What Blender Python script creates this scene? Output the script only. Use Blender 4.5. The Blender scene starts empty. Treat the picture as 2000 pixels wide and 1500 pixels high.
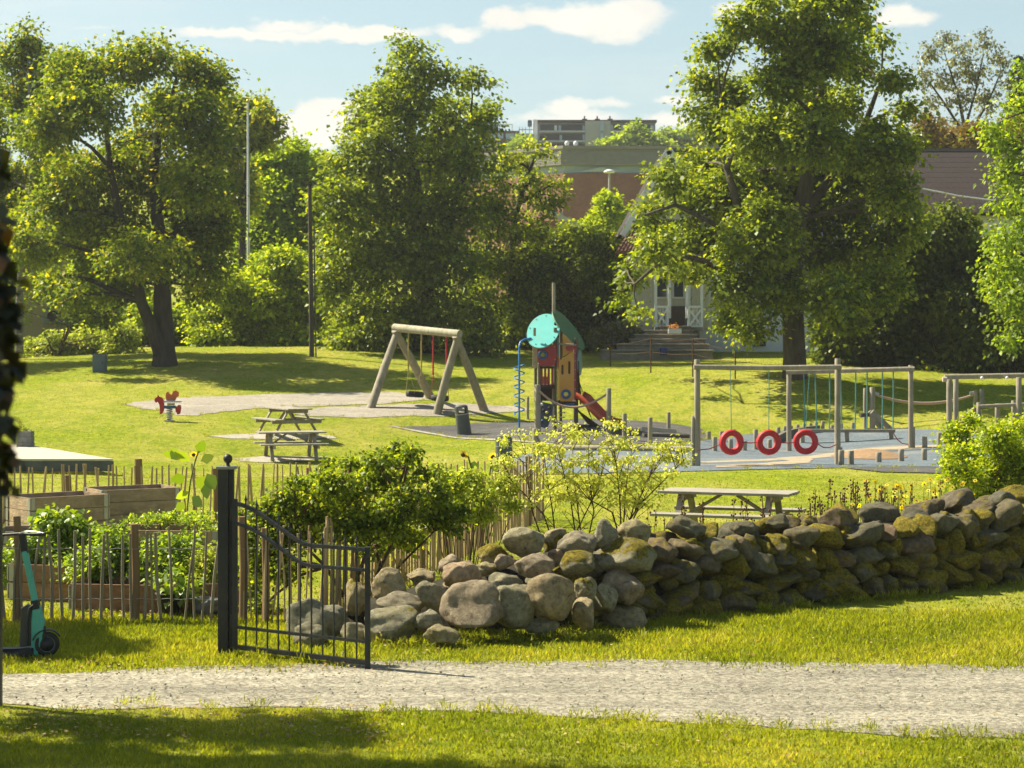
import bpy, math, random
import numpy as np
from mathutils import Vector, Matrix, noise
R=math.radians
random.seed(7); rng=np.random.default_rng(7)
SC=bpy.context.scene; COL=SC.collection
# ---------------- camera, sky, sun, exposure ----------------
F=4000.0; CZ=3.1; HY=650.0            # focal length in photo pixels, eye height, horizon row
cam=bpy.data.cameras.new('camera'); camo=bpy.data.objects.new('camera',cam); COL.objects.link(camo)
camo.location=(0,0,CZ); camo.rotation_euler=(R(90),0,0)
cam.sensor_width=36; cam.lens=F*36/2000; cam.shift_y=-(750-HY)/2000
cam.clip_start=.1; cam.clip_end=6000
cam.dof.use_dof=True; cam.dof.focus_distance=27; cam.dof.aperture_fstop=4.5
SC.camera=camo
SUN_EL=R(46); SUN_DIR=Vector((-.90,.42,0)).normalized()*math.cos(SUN_EL)+Vector((0,0,math.sin(SUN_EL)))
sun=bpy.data.lights.new('sun','SUN'); sun.energy=4.8; sun.angle=R(.55); sun.color=(1,.92,.72)
suno=bpy.data.objects.new('sun',sun); COL.objects.link(suno)
suno.rotation_euler=SUN_DIR.to_track_quat('Z','Y').to_euler(); suno.location=(-30,30,40)
SC.view_settings.view_transform='Standard'; SC.view_settings.look='None'
SC.view_settings.exposure=1.36; SC.view_settings.gamma=1
SC.cycles.max_bounces=8; SC.cycles.transmission_bounces=4; SC.cycles.diffuse_bounces=5; SC.cycles.volume_bounces=0; SC.cycles.glossy_bounces=2
SC.cycles.transparent_max_bounces=4; SC.cycles.use_denoising=True
SC.cycles.caustics_reflective=False; SC.cycles.caustics_refractive=False

def sky_world():
    w=bpy.data.worlds.new('World'); SC.world=w; w.use_nodes=True
    nt=w.node_tree; N=nt.nodes; L=nt.links; N.clear()
    out=N.new('ShaderNodeOutputWorld'); bg=N.new('ShaderNodeBackground'); L.new(bg.outputs[0],out.inputs[0])
    sky=N.new('ShaderNodeTexSky'); sky.sky_type='NISHITA'; sky.sun_disc=False
    sky.sun_elevation=SUN_EL; sky.sun_rotation=math.atan2(SUN_DIR.x,SUN_DIR.y)
    sky.altitude=100; sky.air_density=1.0; sky.dust_density=.6; sky.ozone_density=1.2
    bg.inputs[1].default_value=SKY_S
    tc=N.new('ShaderNodeTexCoord'); sep=N.new('ShaderNodeSeparateXYZ'); L.new(tc.outputs['Generated'],sep.inputs[0])
    def M(op,a,b=None,c=None,clamp=False):
        n=N.new('ShaderNodeMath'); n.operation=op; n.use_clamp=clamp
        for i,v in enumerate((a,b,c)):
            if v is None: continue
            if isinstance(v,(int,float)): n.inputs[i].default_value=v
            else: L.new(v,n.inputs[i])
        return n.outputs[0]
    X,Y,Z=sep.outputs
    ys=M('MAXIMUM',Y,.05)
    u=M('DIVIDE',X,ys); v=M('DIVIDE',Z,ys)          # direction of view as slopes
    cb=N.new('ShaderNodeCombineXYZ'); L.new(u,cb.inputs[0]); L.new(v,cb.inputs[1])
    def noise_(scale,detail,rough,off=0,st=(1,1,1)):
        mp=N.new('ShaderNodeMapping'); mp.inputs['Location'].default_value=(off,off*.3,0); mp.inputs['Scale'].default_value=st
        L.new(cb.outputs[0],mp.inputs[0])
        n=N.new('ShaderNodeTexNoise'); n.inputs['Scale'].default_value=scale; n.inputs['Detail'].default_value=detail
        n.inputs['Roughness'].default_value=rough; L.new(mp.outputs[0],n.inputs['Vector']); return n.outputs[0]
    n1=noise_(26,7,.62,3.1,(1,1.5,1)); n2=noise_(26,7,.62,9.4,(1,1.5,1)); n3=noise_(9,5,.6,5.5,(1,2.2,1))
    uu=M('ADD',u,M('MULTIPLY',M('SUBTRACT',n1,.5),.045)); vv=M('ADD',v,M('MULTIPLY',M('SUBTRACT',n2,.5),.022))
    E=[(1160,36,135,34,1),(1050,28,75,28,1),(1215,38,75,40,1),(975,38,60,26,1),(1180,62,60,18,.8),(900,66,70,17,.85),(700,66,150,19,1),(480,66,170,15,.9),(560,50,90,14,.8),(520,42,50,8,.5),(185,56,60,6,.5),
       (1425,26,50,18,.8),(1765,30,65,26,1),(1120,212,60,22,.9),(1200,204,60,12,.7),(1110,236,120,22,.8),(640,228,85,36,1.1),(590,258,110,34,1.1),
       (1310,236,70,22,.8),(1325,192,45,13,.8),(2100,60,90,20,.8),(-200,120,160,24,.8),(2500,160,200,40,.9),(-600,60,220,40,.9),(1850,190,120,20,.45),(60,190,160,20,.3),(1600,205,120,20,.6)]
    m=None
    for (px,py,rx,ry,s) in E:
        a=M('DIVIDE',M('SUBTRACT',uu,(px-1000)/F),rx/F); b=M('DIVIDE',M('SUBTRACT',vv,(HY-py)/F),ry/F)
        q=M('SUBTRACT',s,M('MULTIPLY',M('ADD',M('MULTIPLY',a,a),M('MULTIPLY',b,b)),.55*s))
        m=q if m is None else M('MAXIMUM',m,q)
    m=M('ADD',m,M('MULTIPLY',M('SUBTRACT',n3,.5),.7))
    r=N.new('ShaderNodeMapRange'); r.interpolation_type='SMOOTHSTEP'; r.inputs[1].default_value=.3; r.inputs[2].default_value=.85; L.new(m,r.inputs[0])
    wisp=N.new('ShaderNodeMapRange'); wisp.inputs[1].default_value=.52; wisp.inputs[2].default_value=.8; wisp.inputs[4].default_value=.35
    L.new(noise_(5,6,.6,1.7,(1,5,1)),wisp.inputs[0])
    fac=M('MINIMUM',M('ADD',r.outputs[0],wisp.outputs[0]),.96)
    fac=M('MULTIPLY',fac,M('MULTIPLY',M('GREATER_THAN',Y,.05),M('GREATER_THAN',Z,.0)))
    # pale haze over the blue near the skyline
    hz=N.new('ShaderNodeMapRange'); hz.inputs[1].default_value=.0; hz.inputs[2].default_value=.35; hz.inputs[3].default_value=.75; hz.inputs[4].default_value=.0
    L.new(Z,hz.inputs[0])
    mh=N.new('ShaderNodeMixRGB'); wb=N.new('ShaderNodeMixRGB'); wb.blend_type='MULTIPLY'; wb.inputs[0].default_value=1; L.new(sky.outputs[0],wb.inputs[1]); wb.inputs[2].default_value=(1.0,.93,.74,1); L.new(hz.outputs[0],mh.inputs[0]); L.new(wb.outputs[0],mh.inputs[1]); mh.inputs[2].default_value=HAZE_C
    shade=N.new('ShaderNodeMixRGB'); L.new(n1,shade.inputs[0]); shade.inputs[1].default_value=CL_A; shade.inputs[2].default_value=CL_B
    mx=N.new('ShaderNodeMixRGB'); L.new(fac,mx.inputs[0]); L.new(mh.outputs[0],mx.inputs[1]); L.new(shade.outputs[0],mx.inputs[2])
    L.new(mx.outputs[0],bg.inputs[0])
SKY_S=.075
HAZE_C=(2.1,2.95,3.65,1); CL_A=(4.3,4.3,4.1,1); CL_B=(6.4,6.0,5.2,1)
sky_world()

# ---------------- materials ----------------
def srgb(h):
    h=h.lstrip('#'); c=[int(h[i:i+2],16)/255 for i in (0,2,4)]
    return tuple(x/12.92 if x<=.04045 else ((x+.055)/1.055)**2.4 for x in c)
def new_mat(name):
    m=bpy.data.materials.new(name); m.use_nodes=True; nt=m.node_tree; nt.nodes.clear()
    o=nt.nodes.new('ShaderNodeOutputMaterial'); return m,nt,nt.nodes,nt.links,o
def mat(name,c1,c2=None,scale=6,rough=.75,bump=0,bscale=None,st=(1,1,1),metal=0,c3=None,scale3=1.2,amt3=.5,detail=6,spec=.3):
    m,nt,N,L,o=new_mat(name)
    b=N.new('ShaderNodeBsdfPrincipled'); L.new(b.outputs[0],o.inputs[0])
    b.inputs['Roughness'].default_value=rough; b.inputs['Metallic'].default_value=metal; b.inputs['Specular IOR Level'].default_value=spec
    tc=N.new('ShaderNodeTexCoord'); mp=N.new('ShaderNodeMapping'); mp.inputs['Scale'].default_value=st; L.new(tc.outputs['Object'],mp.inputs[0])
    n=N.new('ShaderNodeTexNoise'); n.inputs['Scale'].default_value=scale; n.inputs['Detail'].default_value=detail; n.inputs['Roughness'].default_value=.65; L.new(mp.outputs[0],n.inputs['Vector'])
    r=N.new('ShaderNodeValToRGB'); r.color_ramp.elements[0].position=.32; r.color_ramp.elements[1].position=.68
    c2=c2 or tuple(x*.7 for x in c1)
    r.color_ramp.elements[0].color=(*c2,1); r.color_ramp.elements[1].color=(*c1,1); L.new(n.outputs[0],r.inputs[0])
    col=r.outputs[0]
    if c3:
        n3=N.new('ShaderNodeTexNoise'); n3.inputs['Scale'].default_value=scale3; n3.inputs['Detail'].default_value=5; L.new(tc.outputs['Object'],n3.inputs['Vector'])
        mr=N.new('ShaderNodeMapRange'); mr.inputs[1].default_value=.5; mr.inputs[2].default_value=.66; mr.inputs[4].default_value=amt3; L.new(n3.outputs[0],mr.inputs[0])
        x=N.new('ShaderNodeMixRGB'); L.new(mr.outputs[0],x.inputs[0]); L.new(col,x.inputs[1]); x.inputs[2].default_value=(*c3,1); col=x.outputs[0]
    L.new(col,b.inputs['Base Color'])
    if bump:
        n2=N.new('ShaderNodeTexNoise'); n2.inputs['Scale'].default_value=bscale or scale*4; n2.inputs['Detail'].default_value=5; L.new(mp.outputs[0],n2.inputs['Vector'])
        bp=N.new('ShaderNodeBump'); bp.inputs['Strength'].default_value=bump; bp.inputs['Distance'].default_value=.02; L.new(n2.outputs[0],bp.inputs['Height']); L.new(bp.outputs[0],b.inputs['Normal'])
    return m
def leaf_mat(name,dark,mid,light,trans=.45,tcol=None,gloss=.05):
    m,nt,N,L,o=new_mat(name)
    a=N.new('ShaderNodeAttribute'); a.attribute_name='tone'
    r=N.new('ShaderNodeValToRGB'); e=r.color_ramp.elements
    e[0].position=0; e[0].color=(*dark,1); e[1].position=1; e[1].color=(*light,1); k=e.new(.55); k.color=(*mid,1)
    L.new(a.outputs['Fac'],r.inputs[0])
    d=N.new('ShaderNodeBsdfDiffuse'); L.new(r.outputs[0],d.inputs[0])
    t=N.new('ShaderNodeBsdfTranslucent'); mu=N.new('ShaderNodeMixRGB'); mu.blend_type='MULTIPLY'; mu.inputs[0].default_value=1
    L.new(r.outputs[0],mu.inputs[1]); mu.inputs[2].default_value=(*(tcol or (1.9,1.75,.45)),1); L.new(mu.outputs[0],t.inputs[0])
    x=N.new('ShaderNodeMixShader'); x.inputs[0].default_value=trans; L.new(d.outputs[0],x.inputs[1]); L.new(t.outputs[0],x.inputs[2])
    g=N.new('ShaderNodeBsdfGlossy'); g.inputs['Roughness'].default_value=.45; g.inputs[0].default_value=(.8,.85,.8,1)
    x2=N.new('ShaderNodeMixShader'); x2.inputs[0].default_value=gloss; L.new(x.outputs[0],x2.inputs[1]); L.new(g.outputs[0],x2.inputs[2])
    L.new(x2.outputs[0],o.inputs[0]); return m

# ---------------- mesh building ----------------
def np_mesh(name,V,Fq,tone=None,smooth=False,mats=(),midx=None):
    me=bpy.data.meshes.new(name); V=np.asarray(V,dtype=np.float32); Fq=np.asarray(Fq,dtype=np.int32)
    k=Fq.shape[1]; me.vertices.add(len(V)); me.vertices.foreach_set('co',V.ravel())
    me.loops.add(Fq.size); me.loops.foreach_set('vertex_index',Fq.ravel())
    me.polygons.add(len(Fq)); me.polygons.foreach_set('loop_start',np.arange(0,Fq.size,k,dtype=np.int32))
    if smooth: me.polygons.foreach_set('use_smooth',np.ones(len(Fq),dtype=bool))
    if midx is not None: me.polygons.foreach_set('material_index',np.asarray(midx,dtype=np.int32))
    for m in mats: me.materials.append(m)
    me.update(calc_edges=True)
    if tone is not None:
        at=me.attributes.new('tone','FLOAT','POINT'); at.data.foreach_set('value',np.asarray(tone,dtype=np.float32))
    return me
class MB:
    def __init__(s): s.v=[]; s.f=[]; s.sm=[]; s.mi=[]; s.cur=0
    def add(s,V,Fs,smooth=False):
        o=len(s.v); s.v+= [tuple(p) for p in V]
        for f in Fs: s.f.append(tuple(i+o for i in f)); s.sm.append(smooth); s.mi.append(s.cur)
        return s
    def box(s,c,size,M=None,taper=1):
        hx,hy,hz=[a/2 for a in size]; V=[]
        for z in (-1,1):
            t=taper if z>0 else 1
            for x,y in ((-1,-1),(1,-1),(1,1),(-1,1)):
                p=Vector((x*hx*t,y*hy*t,z*hz)); p=(M@p if M else p)+Vector(c); V.append(p)
        return s.add(V,[(3,2,1,0),(4,5,6,7),(0,1,5,4),(1,2,6,5),(2,3,7,6),(3,0,4,7)])
    def bar(s,p0,p1,w,h,up=(0,0,1)):
        p0=Vector(p0); p1=Vector(p1); d=(p1-p0); l=d.length; d.normalize(); u=Vector(up)
        x=d.cross(u)
        if x.length<1e-4: x=d.cross(Vector((0,1,0)))
        x.normalize(); z=x.cross(d); M=Matrix((x,d,z)).transposed()
        return s.box((p0+p1)/2,(w,l,h),M)
    def tube(s,P,r,n=8,cap=True,smooth=True):
        P=[Vector(p) for p in P]; m=len(P); r=[r]*m if isinstance(r,(int,float)) else r
        V=[]; Fs=[]; prev=None
        for i,p in enumerate(P):
            d=(P[min(i+1,m-1)]-P[max(i-1,0)]).normalized()
            if prev is None:
                a=Vector((0,0,1)) if abs(d.z)<.9 else Vector((1,0,0)); x=d.cross(a).normalized()
            else: x=(prev-d*prev.dot(d)).normalized()
            prev=x; y=d.cross(x)
            for k in range(n):
                t=2*math.pi*k/n; V.append(p+(x*math.cos(t)+y*math.sin(t))*r[i])
        for i in range(m-1):
            for k in range(n): a=i*n+k; b=i*n+(k+1)%n; Fs.append((a,b,b+n,a+n))
        s.add(V,Fs,smooth)
        if cap:
            s.add([V[k] for k in range(n)],[tuple(range(n))[::-1]]); s.add([V[(m-1)*n+k] for k in range(n)],[tuple(range(n))])
        return s
    def lathe(s,c,prof,n=24,M=None,smooth=True):
        V=[];Fs=[]
        for (r,z) in prof:
            for k in range(n):
                t=2*math.pi*k/n; p=Vector((r*math.cos(t),r*math.sin(t),z)); V.append((M@p if M else p)+Vector(c))
        for i in range(len(prof)-1):
            for k in range(n): a=i*n+k; b=i*n+(k+1)%n; Fs.append((a,b,b+n,a+n))
        return s.add(V,Fs,smooth)
    def prism(s,P,ext):
        P=[Vector(p) for p in P]; e=Vector(ext); n=len(P)
        return s.add(P+[p+e for p in P],[tuple(range(n))[::-1],tuple(range(n,2*n))]+[(i,(i+1)%n,(i+1)%n+n,i+n) for i in range(n)])
    def torus(s,c,M,Rr,r,n=32,m=12,sq=1.0):
        V=[];Fs=[]
        for i in range(n):
            t=2*math.pi*i/n
            for j in range(m):
                u=2*math.pi*j/m; q=Rr+r*math.copysign(abs(math.cos(u))**.7,math.cos(u)); h=r*sq*math.copysign(abs(math.sin(u))**.7,math.sin(u))
                V.append(M@Vector((q*math.cos(t),q*math.sin(t),h))+Vector(c))
        for i in range(n):
            for j in range(m): Fs.append((i*m+j,((i+1)%n)*m+j,((i+1)%n)*m+(j+1)%m,i*m+(j+1)%m))
        return s.add(V,Fs,True)
    def mesh(s,name,mats,org=(0,0,0)):
        me=bpy.data.meshes.new(name); o=Vector(org)
        me.from_pydata([tuple(Vector(p)-o) for p in s.v],[],s.f)
        for m in mats: me.materials.append(m)
        me.polygons.foreach_set('use_smooth',s.sm); me.polygons.foreach_set('material_index',s.mi); me.update(); return me
def tag(o,label=None,cat=None,group=None,kind=None):
    if label: o['label']=label
    if cat: o['category']=cat
    if group: o['group']=group
    if kind: o['kind']=kind
    return o
def thing(name,loc,label,cat,group=None):
    o=bpy.data.objects.new(name,None); o.empty_display_size=.2; COL.objects.link(o); o.location=loc; return tag(o,label,cat,group)
def wloc(o):
    p=Vector((0,0,0))
    while o: p+=Vector(o.location); o=o.parent
    return p
def put(name,mb,mats,parent=None,loc=None,bevel=0,label=None):
    """link a mesh given in world coordinates as one object, under its thing when it has one"""
    if not isinstance(mats,(list,tuple)): mats=[mats]
    org=wloc(parent) if parent else Vector(loc or (0,0,0))
    me=mb.mesh(name,mats,org) if isinstance(mb,MB) else mb
    o=bpy.data.objects.new(name,me); COL.objects.link(o)
    if parent: o.parent=parent
    elif loc is not None: o.location=loc
    if bevel:
        b=o.modifiers.new('b','BEVEL'); b.width=bevel; b.segments=2; b.limit_method='ANGLE'; b.angle_limit=R(40)
    if label: o['label']=label
    return o
def copy_tree(o,parent=None):
    c=o.copy(); COL.objects.link(c); c.parent=parent
    for ch in list(o.children): copy_tree(ch,c)
    return c

# ---------------- terrain ----------------
CT=[(-400,1500,14.6),(1000,1500,14.6),(2400,1500,14.6),(0,1285,19.5),(1000,1285,19.5),(2000,1285,19.5),
 (-300,1140,25.3),(2000,1140,25.3),(1000,1140,25.3),(0,1027,32.9),(560,1027,32.9),(1430,1063,29.6),(1000,1003,34.5),(2100,1003,34.5),
 (1360,910,50.6),(1635,908,50.6),(2100,908,50.6),(560,900,54),(980,918,52.6),(905,849,64),(1100,834,62.5),(1780,875,59.7),(1540,885,59.7),(2050,862,60),
 (560,852,58),(1700,838,64.5),(1400,846,64),(1250,848,61),(830,803,66.7),(330,822,60.6),(60,915,46),(-200,915,46),
 (193,727,78),(320,712,80),(100,762,71),(-200,740,76),(700,692,84),(950,705,85),(1180,705,85),(1550,738,72),(1300,702,86),(1500,690,91),(1850,760,72),(2200,755,72),
 (1850,800,66.5),(1450,795,68),(650,760,73),(400,780,68),(1000,765,72),(1200,770,71.5),(1000,930,46),(1400,930,46),(1900,930,46),(0,690,92),(2100,690,92)]
CP=[((px-1000)*d/F,d,CZ-(py-HY)*d/F) for px,py,d in CT]
CP+=[(-45,90,2.0),(45,92,2.2),(-40,60,.8),(40,60,.2),(-30,30,.05),(30,30,0),(-25,14,0),(25,14,0),(-12,5,0),(12,5,0),(0,0,0)]
CPa=np.array(CP); SY=.8
def tps_fit():
    P=CPa[:,:2]*[1,SY]; n=len(P); D=np.linalg.norm(P[:,None]-P[None],axis=2); K=np.where(D>0,D*D*np.log(D+1e-12),0)+np.eye(n)*.8
    Q=np.hstack([np.ones((n,1)),P]); A=np.block([[K,Q],[Q.T,np.zeros((3,3))]]); return np.linalg.solve(A,np.concatenate([CPa[:,2],np.zeros(3)]))
TW=tps_fit()
def sst(x,a,b):
    t=np.clip((x-a)/(b-a),0,1); return t*t*(3-2*t)
def gz(X,Y):
    X=np.atleast_1d(np.asarray(X,float)); Y=np.atleast_1d(np.asarray(Y,float)); sh=X.shape; x=X.ravel(); y=Y.ravel()
    xx=np.clip(x,-48,48); yy=np.clip(y,0,93); out=np.zeros(len(x)); P=CPa[:,:2]
    for i in range(0,len(x),20000):
        D=np.hypot(xx[i:i+20000,None]-P[None,:,0],(yy[i:i+20000,None]-P[None,:,1])*SY); K=D*D*np.log(D+1e-12)
        out[i:i+20000]=K@TW[:-3]+TW[-3]+TW[-2]*xx[i:i+20000]+TW[-1]*yy[i:i+20000]*SY
    out=out*sst(y,-2,6)
    out+=sst(y,93,150)*3+sst(y,190,290)*21+sst(y,320,900)*4
    return out.reshape(sh)
def g1(x,y): return float(gz(x,y)[0])
def GD(px,py):
    d=np.linspace(12,118,900); z=gz((px-1000)*d/F,d); r=HY+(CZ-z)*F/d
    below=np.where(r<=py)[0]; 
    if len(below)==0: return 118.
    i=below[0]
    if i==0: return d[0]
    t=(r[i-1]-py)/(r[i-1]-r[i]+1e-9); return float(d[i-1]+t*(d[i]-d[i-1]))
def G(px,py,lift=0):
    d=GD(px,py); x=(px-1000)*d/F; return Vector((x,d,g1(x,d)+lift))
def W(px,py,d): return Vector(((px-1000)*d/F,d,CZ-(py-HY)*d/F))
def GP(px,d):
    x=(px-1000)*d/F; return Vector((x,d,g1(x,d)))
# ---------------- ground and paving ----------------
def grass_ground_mat():
    m,nt,N,L,o=new_mat('grass_ground'); b=N.new('ShaderNodeBsdfPrincipled'); L.new(b.outputs[0],o.inputs[0]); b.inputs['Roughness'].default_value=.95; b.inputs['Specular IOR Level'].default_value=.05
    tc=N.new('ShaderNodeTexCoord')
    def no(sc,de,ro,st=(1,1,1)):
        mp=N.new('ShaderNodeMapping'); mp.inputs['Scale'].default_value=st; L.new(tc.outputs['Object'],mp.inputs[0])
        n=N.new('ShaderNodeTexNoise'); n.inputs['Scale'].default_value=sc; n.inputs['Detail'].default_value=de; n.inputs['Roughness'].default_value=ro; L.new(mp.outputs[0],n.inputs['Vector']); return n.outputs[0]
    def ramp(f,a,ca,b_,cb):
        r=N.new('ShaderNodeValToRGB'); r.color_ramp.elements[0].position=a; r.color_ramp.elements[0].color=(*ca,1); r.color_ramp.elements[1].position=b_; r.color_ramp.elements[1].color=(*cb,1); L.new(f,r.inputs[0]); return r
    r1=ramp(no(9,9,.75,(1,.35,1)),.36,(.095,.145,.010),.64,(.30,.32,.018))
    r2=ramp(no(.28,5,.65,(1,.6,1)),.40,(0,0,0),.68,(.85,.85,.85))
    mx=N.new('ShaderNodeMixRGB'); L.new(r2.outputs[0],mx.inputs[0]); L.new(r1.outputs[0],mx.inputs[1]); mx.inputs[2].default_value=(.37,.32,.075,1)
    r3=ramp(no(2.4,7,.75,(1,.55,1)),.47,(0,0,0),.66,(.75,.75,.75))
    mx2=N.new('ShaderNodeMixRGB'); L.new(r3.outputs[0],mx2.inputs[0]); L.new(mx.outputs[0],mx2.inputs[1]); mx2.inputs[2].default_value=(.105,.165,.010,1)
    r4=ramp(no(1.1,7,.75,(1,.5,1)),.56,(0,0,0),.74,(.7,.7,.7)); mx3=N.new('ShaderNodeMixRGB'); L.new(r4.outputs[0],mx3.inputs[0]); L.new(mx2.outputs[0],mx3.inputs[1]); mx3.inputs[2].default_value=(.33,.27,.10,1)
    L.new(mx3.outputs[0],b.inputs['Base Color'])
    bp=N.new('ShaderNodeBump'); bp.inputs['Strength'].default_value=.7; bp.inputs['Distance'].default_value=.06; L.new(no(22,8,.8,(1,.6,1)),bp.inputs['Height']); L.new(bp.outputs[0],b.inputs['Normal'])
    return m
GRASSM=grass_ground_mat()
def terrain():
    ys=np.concatenate([np.linspace(-60,0,10)[:-1],np.arange(0,100,.5),np.arange(100,200,5),np.arange(200,420,10),np.array([450,520,600,700,850])])
    us=np.linspace(-1,1,201); us=np.sign(us)*np.abs(us)**1.4*.85
    U,Yg=np.meshgrid(us,ys); X=U*(np.abs(Yg)+42); Z=gz(X,Yg)
    V=np.stack([X,Yg,Z],-1).reshape(-1,3); nr,nc=U.shape; i=np.arange((nr-1)*(nc-1)); r=i//(nc-1); c=i%(nc-1); a=r*nc+c
    me=np_mesh('ground',V,np.stack([a,a+1,a+nc+1,a+nc],1),smooth=True,mats=[GRASSM]); o=bpy.data.objects.new('ground',me); COL.objects.link(o)
    tag(o,'sunlit yellow green lawn rising gently to the trees','ground',kind='structure'); return o
terrain()
def inpoly(P,x,y):
    P=np.asarray(P); c=np.zeros(x.shape,bool); j=len(P)-1
    for i in range(len(P)):
        xi,yi=P[i]; xj,yj=P[j]
        c^=((yi>y)!=(yj>y))&(x<(xj-xi)*(y-yi)/(yj-yi+1e-12)+xi); j=i
    return c
PAVED=[]
def sheet(name,pts,mt,lift,label,cat,res=.25,jit=0,world=False,smoothp=True,kind='structure'):
    """a thin paved area that follows the ground: outline densified, filled with a grid and trimmed by an ngon triangulation"""
    if not world: pts=[tuple(G(px,py)[:2]) for px,py in pts]
    P=[]
    n=len(pts)
    for i in range(n):
        a=np.array(pts[i]); b=np.array(pts[(i+1)%n]); k=max(1,int(np.hypot(*(b-a))/res))
        for t in range(k):
            q=a+(b-a)*t/k
            if jit: q=q+np.array([noise.noise((q[0]*1.3,q[1]*1.3,5)),noise.noise((q[0]*1.3,q[1]*1.3,9))])*jit+np.array([noise.noise((q[0]*6,q[1]*6,3)),noise.noise((q[0]*6,q[1]*6,7))])*jit*.35
            P.append(q)
    from mathutils.geometry import delaunay_2d_cdt
    P=np.array(P); x0,y0=P.min(0); x1,y1=P.max(0); gx,gy=np.meshgrid(np.arange(x0,x1,res*2),np.arange(y0,y1,res*2)); ins=inpoly(P,gx.ravel(),gy.ravel())
    gp=np.stack([gx.ravel()[ins],gy.ravel()[ins]],1)
    vs=[Vector(p) for p in P]+[Vector(p) for p in gp]; m=len(P)
    v,e,f,_,_,_=delaunay_2d_cdt(vs,[],[list(range(m))],1,1e-5)
    A=np.array([tuple(p) for p in v]); Z=gz(A[:,0],A[:,1])+lift
    me=bpy.data.meshes.new(name); me.from_pydata([(a[0],a[1],z) for a,z in zip(A,Z)],[],[tuple(q) for q in f]); me.materials.append(mt); 
    me.polygons.foreach_set('use_smooth',[True]*len(me.polygons)); me.update()
    o=bpy.data.objects.new(name,me); COL.objects.link(o); tag(o,label,cat,kind=kind); (None if name.startswith('tan') else PAVED.append(P)); return o,P
def gravel_mat(name,c1,c2,peb,sc=30,dark=(.05,.045,.035),patch=None,bd=.03,tracks=False):
    m,nt,N,L,o=new_mat(name); b=N.new('ShaderNodeBsdfPrincipled'); L.new(b.outputs[0],o.inputs[0]); b.inputs['Roughness'].default_value=.92; b.inputs['Specular IOR Level'].default_value=.15
    tc=N.new('ShaderNodeTexCoord')
    def no(s,de=6,ro=.7,st=(1,1,1)):
        mp=N.new('ShaderNodeMapping'); mp.inputs['Scale'].default_value=st; L.new(tc.outputs['Object'],mp.inputs[0])
        n=N.new('ShaderNodeTexNoise'); n.inputs['Scale'].default_value=s; n.inputs['Detail'].default_value=de; n.inputs['Roughness'].default_value=ro; L.new(mp.outputs[0],n.inputs['Vector']); return n.outputs[0]
    r=N.new('ShaderNodeValToRGB'); r.color_ramp.elements[0].position=.35; r.color_ramp.elements[1].position=.65; r.color_ramp.elements[0].color=(*c2,1); r.color_ramp.elements[1].color=(*c1,1); L.new(no(1.1,7,.7,(.6,1.6,1)),r.inputs[0])
    vo=N.new('ShaderNodeTexVoronoi'); vo.inputs['Scale'].default_value=sc; L.new(tc.outputs['Object'],vo.inputs['Vector'])
    mx=N.new('ShaderNodeMixRGB'); mx.inputs[0].default_value=peb; mx.blend_type='MULTIPLY'; L.new(r.outputs[0],mx.inputs[1])
    hs=N.new('ShaderNodeSeparateColor'); L.new(vo.outputs['Color'],hs.inputs[0]); rr=N.new('ShaderNodeMapRange'); rr.inputs[3].default_value=.45; rr.inputs[4].default_value=1.35; L.new(hs.outputs[0],rr.inputs[0])
    L.new(rr.outputs[0],mx.inputs[2]); col=mx.outputs[0]
    rd=N.new('ShaderNodeMapRange'); rd.inputs[1].default_value=.62; rd.inputs[2].default_value=.72; rd.inputs[4].default_value=.75; L.new(no(sc*.45,3,.6,(.7,1.6,1)),rd.inputs[0])
    m2=N.new('ShaderNodeMixRGB'); L.new(rd.outputs[0],m2.inputs[0]); L.new(col,m2.inputs[1]); m2.inputs[2].default_value=(*dark,1); col=m2.outputs[0]
    if patch:
        rp=N.new('ShaderNodeMapRange'); rp.inputs[1].default_value=.56; rp.inputs[2].default_value=.62; rp.inputs[4].default_value=.85; L.new(no(.33,3,.5,(.5,1.2,1)),rp.inputs[0])
        m3=N.new('ShaderNodeMixRGB'); L.new(rp.outputs[0],m3.inputs[0]); L.new(col,m3.inputs[1]); m3.inputs[2].default_value=(*patch,1); col=m3.outputs[0]
    if tracks:
        rt=N.new('ShaderNodeMapRange'); rt.inputs[1].default_value=.42; rt.inputs[2].default_value=.62; rt.inputs[3].default_value=.82; rt.inputs[4].default_value=1.14; L.new(no(.9,5,.6,(.12,1.9,1)),rt.inputs[0])
        m4=N.new('ShaderNodeMixRGB'); m4.blend_type='MULTIPLY'; m4.inputs[0].default_value=1; L.new(col,m4.inputs[1]); L.new(rt.outputs[0],m4.inputs[2]); col=m4.outputs[0]
    L.new(col,b.inputs['Base Color'])
    bp=N.new('ShaderNodeBump'); bp.inputs['Strength'].default_value=.9; bp.inputs['Distance'].default_value=bd; L.new(no(sc*.8,5,.75),bp.inputs['Height']); L.new(bp.outputs[0],b.inputs['Normal'])
    return m
PATHM=gravel_mat('path_gravel',(.395,.36,.275),(.28,.255,.195),.9,34,dark=(.07,.062,.045),tracks=True)
SANDM=gravel_mat('fine_gravel',(.37,.33,.27),(.25,.22,.18),.4,22,dark=(.12,.1,.08))
RUBM=gravel_mat('dark_rubber',(.12,.115,.11),(.07,.068,.065),.4,20,dark=(.03,.03,.03))
BLUEM=gravel_mat('blue_rubber',(.155,.185,.21),(.11,.135,.16),.45,20,dark=(.07,.08,.09),patch=(.20,.20,.19))
TANM=gravel_mat('tan_rubber',(.40,.33,.24),(.30,.25,.17),.3,20)
ORGM=gravel_mat('orange_rubber',(.30,.19,.11),(.24,.16,.09),.3,20,dark=(.15,.09,.05))
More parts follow.
